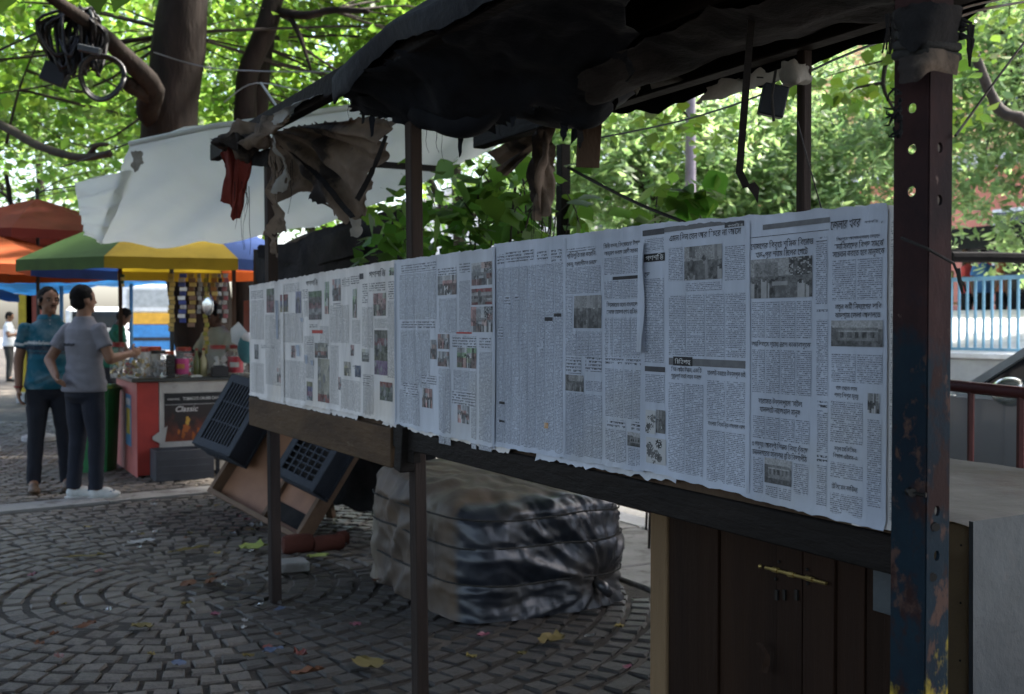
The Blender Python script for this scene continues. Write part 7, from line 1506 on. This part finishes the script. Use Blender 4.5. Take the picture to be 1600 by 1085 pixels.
for i, (lb, s0_, s1_, h_, c) in enumerate((('cream far building at the end of the street behind the leaves', 38, 52, 9, (.55, .50, .40)), ('grey far building beyond the bus', 54, 76, 11, (.48, .48, .47)), ('pale yellow far building far down the street', 80, 120, 9, (.55, .47, .32)))):
    q = thing('far_building', lb, 'building', F0 @ Vector(((s0_ + s1_) / 2, 34, 0))); MB().mbox(F0, (s0_, 32, 0), (s1_, 44, h_)).build('wall', plain('plaster %d' % i, c, .8), q); MB().mbox(F0, (s0_ - .3, 31.6, h_), (s1_ + .3, 44, h_ + .4)).build('roof', M['concrete'], q)
    for r in range(2):
        for k in range(int((s1_ - s0_) / 4)):
            x = s0_ + 1.2 + k * 4; MB().mbox(F0, (x, 31.9, 1.5 + r * 4), (x + 1.6, 32.2, 3.6 + r * 4)).build('window', M['glass'], q)
P = [[F0 @ Vector((x, w, z)) for w, z in ((12.35, .2), (12.4, .98), (14.2, 1.36), (16.2, 1.78), (16.4, 1.80), (16.4, 1.2))] for x in range(-30, 91, 6)]
rmp = MB().grid(P).build('raised_road', plain('pale concrete road', (.55, .55, .54), .85)); rmp['kind'] = 'structure'
# clothes stalls under a dark awning
cs_ = thing('clothes_stall', 'street clothes stalls under a long dark awning across the road at the right edge', 'stall', F0 @ Vector((6, 17.5, 1.28)))
MB().mbox(F0, (-12, 16.6, 3.02), (24, 19.2, 3.44)).build('awning', plain('dark awning', (.018, .019, .021), .9, 0, .05), cs_)
for k in range(11): MB().mbox(F0, (-11 + k * 3.4, 16.7, 1.28), (-10.93 + k * 3.4, 16.77, 3.10)).build('pole', M['old_wood'], cs_)
rg = random.Random(8)
for k in range(80):
    x = -6 + k * .30; z = 2.35 + .25 * (k % 2); MB().mbox(F0, (x, 17.6 + .2 * (k % 3), z - .35), (x + .27, 17.66 + .2 * (k % 3), z + .32), .02).build('garment', rg.choice([plain('teal garment', (.03, .20, .24)), plain('navy garment', (.02, .03, .08)), plain('rust garment', (.30, .09, .05)), plain('grey garment', (.2, .2, .22)), plain('red garment', (.35, .04, .05)), plain('olive garment', (.15, .15, .06)), plain('black garment', (.02, .02, .02))]), cs_)
for k in range(12):
    x = -6 + k * 2.2; MB().mbox(F0, (x, 16.9, 1.92), (x + 1.9, 17.5, 1.98)).build('table_top', plain('orange wood', (.38, .16, .07)), cs_)
    for dx in (.05, 1.8): MB().mbox(F0, (x + dx, 16.95, 1.28), (x + dx + .06, 17.01, 1.92)).build('table_leg', plain('orange wood', (.38, .16, .07)), cs_)
for i, (px, lb, c) in enumerate(((1512, 'shopper in red at the clothes stalls beyond the blue railing, leftmost', (.4, .05, .05)), (1536, 'shopper in blue at the clothes stalls beyond the blue railing', (.04, .12, .3)), (1566, 'shopper in rust brown at the clothes stalls beyond the blue railing', (.3, .1, .05)), (1590, 'shopper in dark clothes at the clothes stalls beyond the railing, rightmost', (.03, .03, .035)))):
    s_, y_, _ = solve(px, 16.8); person(lb, F0 @ Vector((s_, 16.8, 1.28)), R_(180 if i % 2 else 40), 1.7, shirt=c, vox=.025, face=False, skin=SKIND)
cab_ = MB().tube([at(1488, 402, 9), at(1540, 402, 9), at(1620, 404, 9)], .045, 8).build('overhead_pipe', M['matte_black'], loc=at(1540, 402, 9)); tag(cab_, 'black pipe crossing level above the clothes stalls right of the steel post', 'pipe')
# pole across the road
pp = at(1078, 509, 14.5); lp = thing('street_pole', 'mauve grey steel street pole standing among the pale leaves', 'pole', (pp.x, pp.y, -.13)); MB().tube([(pp.x, pp.y, -.13), (pp.x, pp.y, 2), (pp.x, pp.y, 6.5)], [.085, .078, .06], 12).build('shaft', plain('mauve grey paint', (.20, .18, .22), .5), lp, smooth=60); MB().lathe((pp.x, pp.y, -.13), [(.16, 0), (.16, .25), (.09, .32)], 12).build('base', M['concrete'], lp)
# white-banded wall seen behind (the blown-out light patches are the open sunlit road itself)
# parked car
car = thing('parked_car', 'grey hatchback parked behind the red kerb railing right of the steel post', 'car', F0 @ Vector((1.9, 4.2, 0)))
cp = mat('grey car paint', (.20, .21, .22), (.18, .19, .20), 2, .3, .02, 20, metal=.3, spec=.5, coat=.5); dkp = plain('black trim', (.02, .02, .022), .5)
prof = [(3.55, .35), (3.62, .55), (3.55, .82), (3.2, .98), (2.62, 1.06), (.2, 1.06), (-.1, 1.0), (-.18, .6), (-.12, .34)]; dz = .06
cw0, cw1 = 3.4, 4.95
def carprism(poly, y0, y1): return MB().prism([(x, z + dz) for x, z in poly], F0 @ Matrix.Translation((0, y1, 0)) @ Matrix.Rotation(R_(90), 4, 'X'), y1 - y0)
carprism(prof, cw0, cw1).build('body', cp, car, smooth=30)
carprism([(2.62, 1.061), (1.95, 1.46), (1.7, 1.53), (.7, 1.53), (.35, 1.44), (.02, 1.061)], cw0 + .12, cw1 - .12).build('cabin_glass', M['glass'], car)
carprism([(2.66, 1.062), (2.58, 1.062), (1.93, 1.455), (1.97, 1.475)], cw0 + .09, cw0 + .15).build('windscreen_pillar', plain('silver paint', (.42, .43, .43), .35), car); carprism([(2.66, 1.062), (2.58, 1.062), (1.93, 1.455), (1.97, 1.475)], cw1 - .15, cw1 - .09).build('windscreen_pillar', plain('silver paint', (.42, .43, .43), .35), car)
carprism([(1.98, 1.46), (1.7, 1.535), (.7, 1.535), (.33, 1.445), (.33, 1.47), (.7, 1.565), (1.7, 1.565), (2.0, 1.485)], cw0 + .10, cw1 - .10).build('roof', cp, car)
carprism([(1.30, 1.062), (1.22, 1.062), (1.22, 1.53), (1.30, 1.53)], cw0 + .10, cw0 + .14).build('door_pillar', dkp, car)
MB().mbox(F0, (.1, cw0 - .012, 1.05 + dz), (2.55, cw0 + .02, 1.075 + dz), .004).build('sill_strip', plain('pale strip', (.40, .44, .48), .3, .5), car)
for x0 in (1.28, .22): MB().mbox(F0, (x0, cw0 - .006, .42 + dz), (x0 + .98, cw0 + .002, 1.04 + dz), .003).build('door', cp, car)
ms, _, mz = solve(1582, cw0 - .12, 612); mp = F0 @ Vector((ms, cw0 - .13, 1.03 + .13 + .0)); mp.z = 1.04
mm = MB().ell(mp, (.10, .09, .075), None, 16, 10).build('mirror', plain('chrome mirror', (.6, .64, .62), .15, .8), car, smooth=180); MB().beam(mp, F0 @ Vector((ms - .02, cw0 + .05, 1.16)), .04, .03).build('mirror_arm', dkp, car)
for x in (2.85, .55):
    for y0 in (cw0 - .005, cw1 - .18):
        w_ = MB().tube([F0 @ Vector((x, y0, .30)), F0 @ Vector((x, y0 + .185, .30))], .30, 20).build('wheel', plain('tyre', (.02, .02, .021), .8), car, smooth=30); MB().tube([F0 @ Vector((x, y0 - .006, .30)), F0 @ Vector((x, y0 + .1, .30))], .18, 14).build('rim', plain('rim', (.4, .4, .41), .35, .8), w_, smooth=30)
MB().mbox(F0, (3.52, cw0 + .12, .66), (3.60, cw0 + .42, .84), .03).build('headlight', plain('headlight', (.7, .72, .74), .1), car); MB().mbox(F0, (3.52, cw1 - .42, .66), (3.60, cw1 - .12, .84), .03).build('headlight', plain('headlight', (.7, .72, .74), .1), car)
# red kerb railing in front of the car
kr = thing('kerb_railing', 'dark red hoop-topped steel railing along the kerb behind the metal box', 'railing', F0 @ Vector((3, 1.82, .15))); rp = plain('dark red paint', (.085, .022, .02), .5)
def rw(s, z): return B(s, -1.84, z)
for s0_ in (-.9, .62, 2.14, 3.66, 5.18):
    a, b = s0_ + .05, s0_ + 1.45
    MB().tube([rw(a, 0), rw(a, .9), rw(a + .05, 1.06), rw(a + .2, 1.13), rw((a + b) / 2, 1.15), rw(b - .2, 1.13), rw(b - .05, 1.06), rw(b, .9), rw(b, 0)], .022, 8).build('hoop', rp, kr, smooth=60)
    MB().tube([rw(a, .40), rw(b, .40)], .014, 6).build('rail', rp, kr)
    for k in range(1, 7): x = a + (b - a) * k / 7; MB().tube([rw(x, .40), rw(x, 1.14)], .012 if k not in (2, 5) else .014, 6).build('bar', rp, kr)
# bus far down the road
bs, by, _ = solve(237, 7.2); bx = at(237, 509, 45); bus = thing('blue_bus', 'blue bus with a yellow-orange band and white louvred rear, far down the road', 'bus', (bx.x, bx.y, -.13))
Bm = Matrix.Translation((bx.x, bx.y, -.13)) @ Matrix.Rotation(R_(12), 4, 'Z'); blu = plain('bus blue', (.04, .20, .46), .4)
MB().mbox(Bm, (-1.3, 0, .45), (1.3, 9, 1.55), .05).build('lower_body', blu, bus); MB().mbox(Bm, (-1.3, 0, 1.551), (1.3, 9, 2.05), .03).build('yellow_band', plain('bus yellow', (.60, .33, .04), .4), bus); MB().mbox(Bm, (-1.3, 0, 2.051), (1.3, 9, 3.25), .08).build('upper_body', plain('bus white', (.68, .70, .70), .5), bus)
for k in range(9): MB().mbox(Bm, (-1.0, -.03, 2.30 + k * .085), (1.0, -.001, 2.345 + k * .085)).build('louvre', plain('grey louvre', (.35, .38, .38), .5), bus)
for x in (-1.1, .9): MB().mbox(Bm, (x, -.03, 1.25), (x + .2, -.001, 1.45)).build('tail_light', plain('tail light', (.15, .10, .10), .3), bus)
MB().mbox(Bm, (-.9, -.02, .85), (.9, -.001, 1.0)).build('bumper', dkp, bus)
for x in (-1.15, .9): MB().tube([Bm @ Vector((x, 1.6, .48)), Bm @ Vector((x + .26, 1.6, .48))], .48, 16).build('wheel', plain('tyre', (.02, .02, .021), .8), bus, smooth=30)
# far stalls on the left
for px, lb, c in ((46, 'yellow painted pillar behind the man in teal', (.50, .36, .04)), (58, 'dull red pillar right of the yellow pillar', (.25, .06, .05))):
    p = gnd(px, 630); o = thing('painted_pillar', lb, 'pillar', p); MB().box(p + Vector((0, 0, 1.2)), (.26, .26, 2.4), None, .01).build('shaft', plain('pillar %s' % (c,), c, .7), o); MB().box(p + Vector((0, 0, .1)), (.32, .32, .2), None, .01).build('plinth', M['concrete'], o)
wp = thing('white_van', 'sunlit white van on the road seen between the two men and the stall', 'van', at(150, 509, 34)); vx = at(152, 509, 34); Vm = Matrix.Translation((vx.x, vx.y, -.13)) @ Matrix.Rotation(R_(20), 4, 'Z'); wv = plain('white van paint', (.78, .79, .80), .4)
MB().mbox(Vm, (-1.0, 0, .4), (1.0, 4.2, 1.3), .08).build('lower_body', wv, wp); MB().mbox(Vm, (-.95, .1, 1.301), (.95, 3.4, 2.1), .12).build('upper_body', wv, wp); MB().mbox(Vm, (-.75, .06, 1.42), (.75, .099, 1.95), .01).build('rear_window', M['glass'], wp)
for x in (-1.0, .8):
    for y in (.8, 3.3): MB().tube([Vm @ Vector((x, y, .33)), Vm @ Vector((x + .2, y, .33))], .33, 16).build('wheel', plain('tyre', (.02, .02, .021), .8), wp, smooth=30)
MB().mbox(Vm, (-.85, -.02, .8), (-.65, -.001, 1.1)).build('tail_light', plain('red tail light', (.4, .03, .03), .3), wp); MB().mbox(Vm, (.65, -.02, .8), (.85, -.001, 1.1)).build('tail_light', plain('red tail light', (.4, .03, .03), .3), wp)
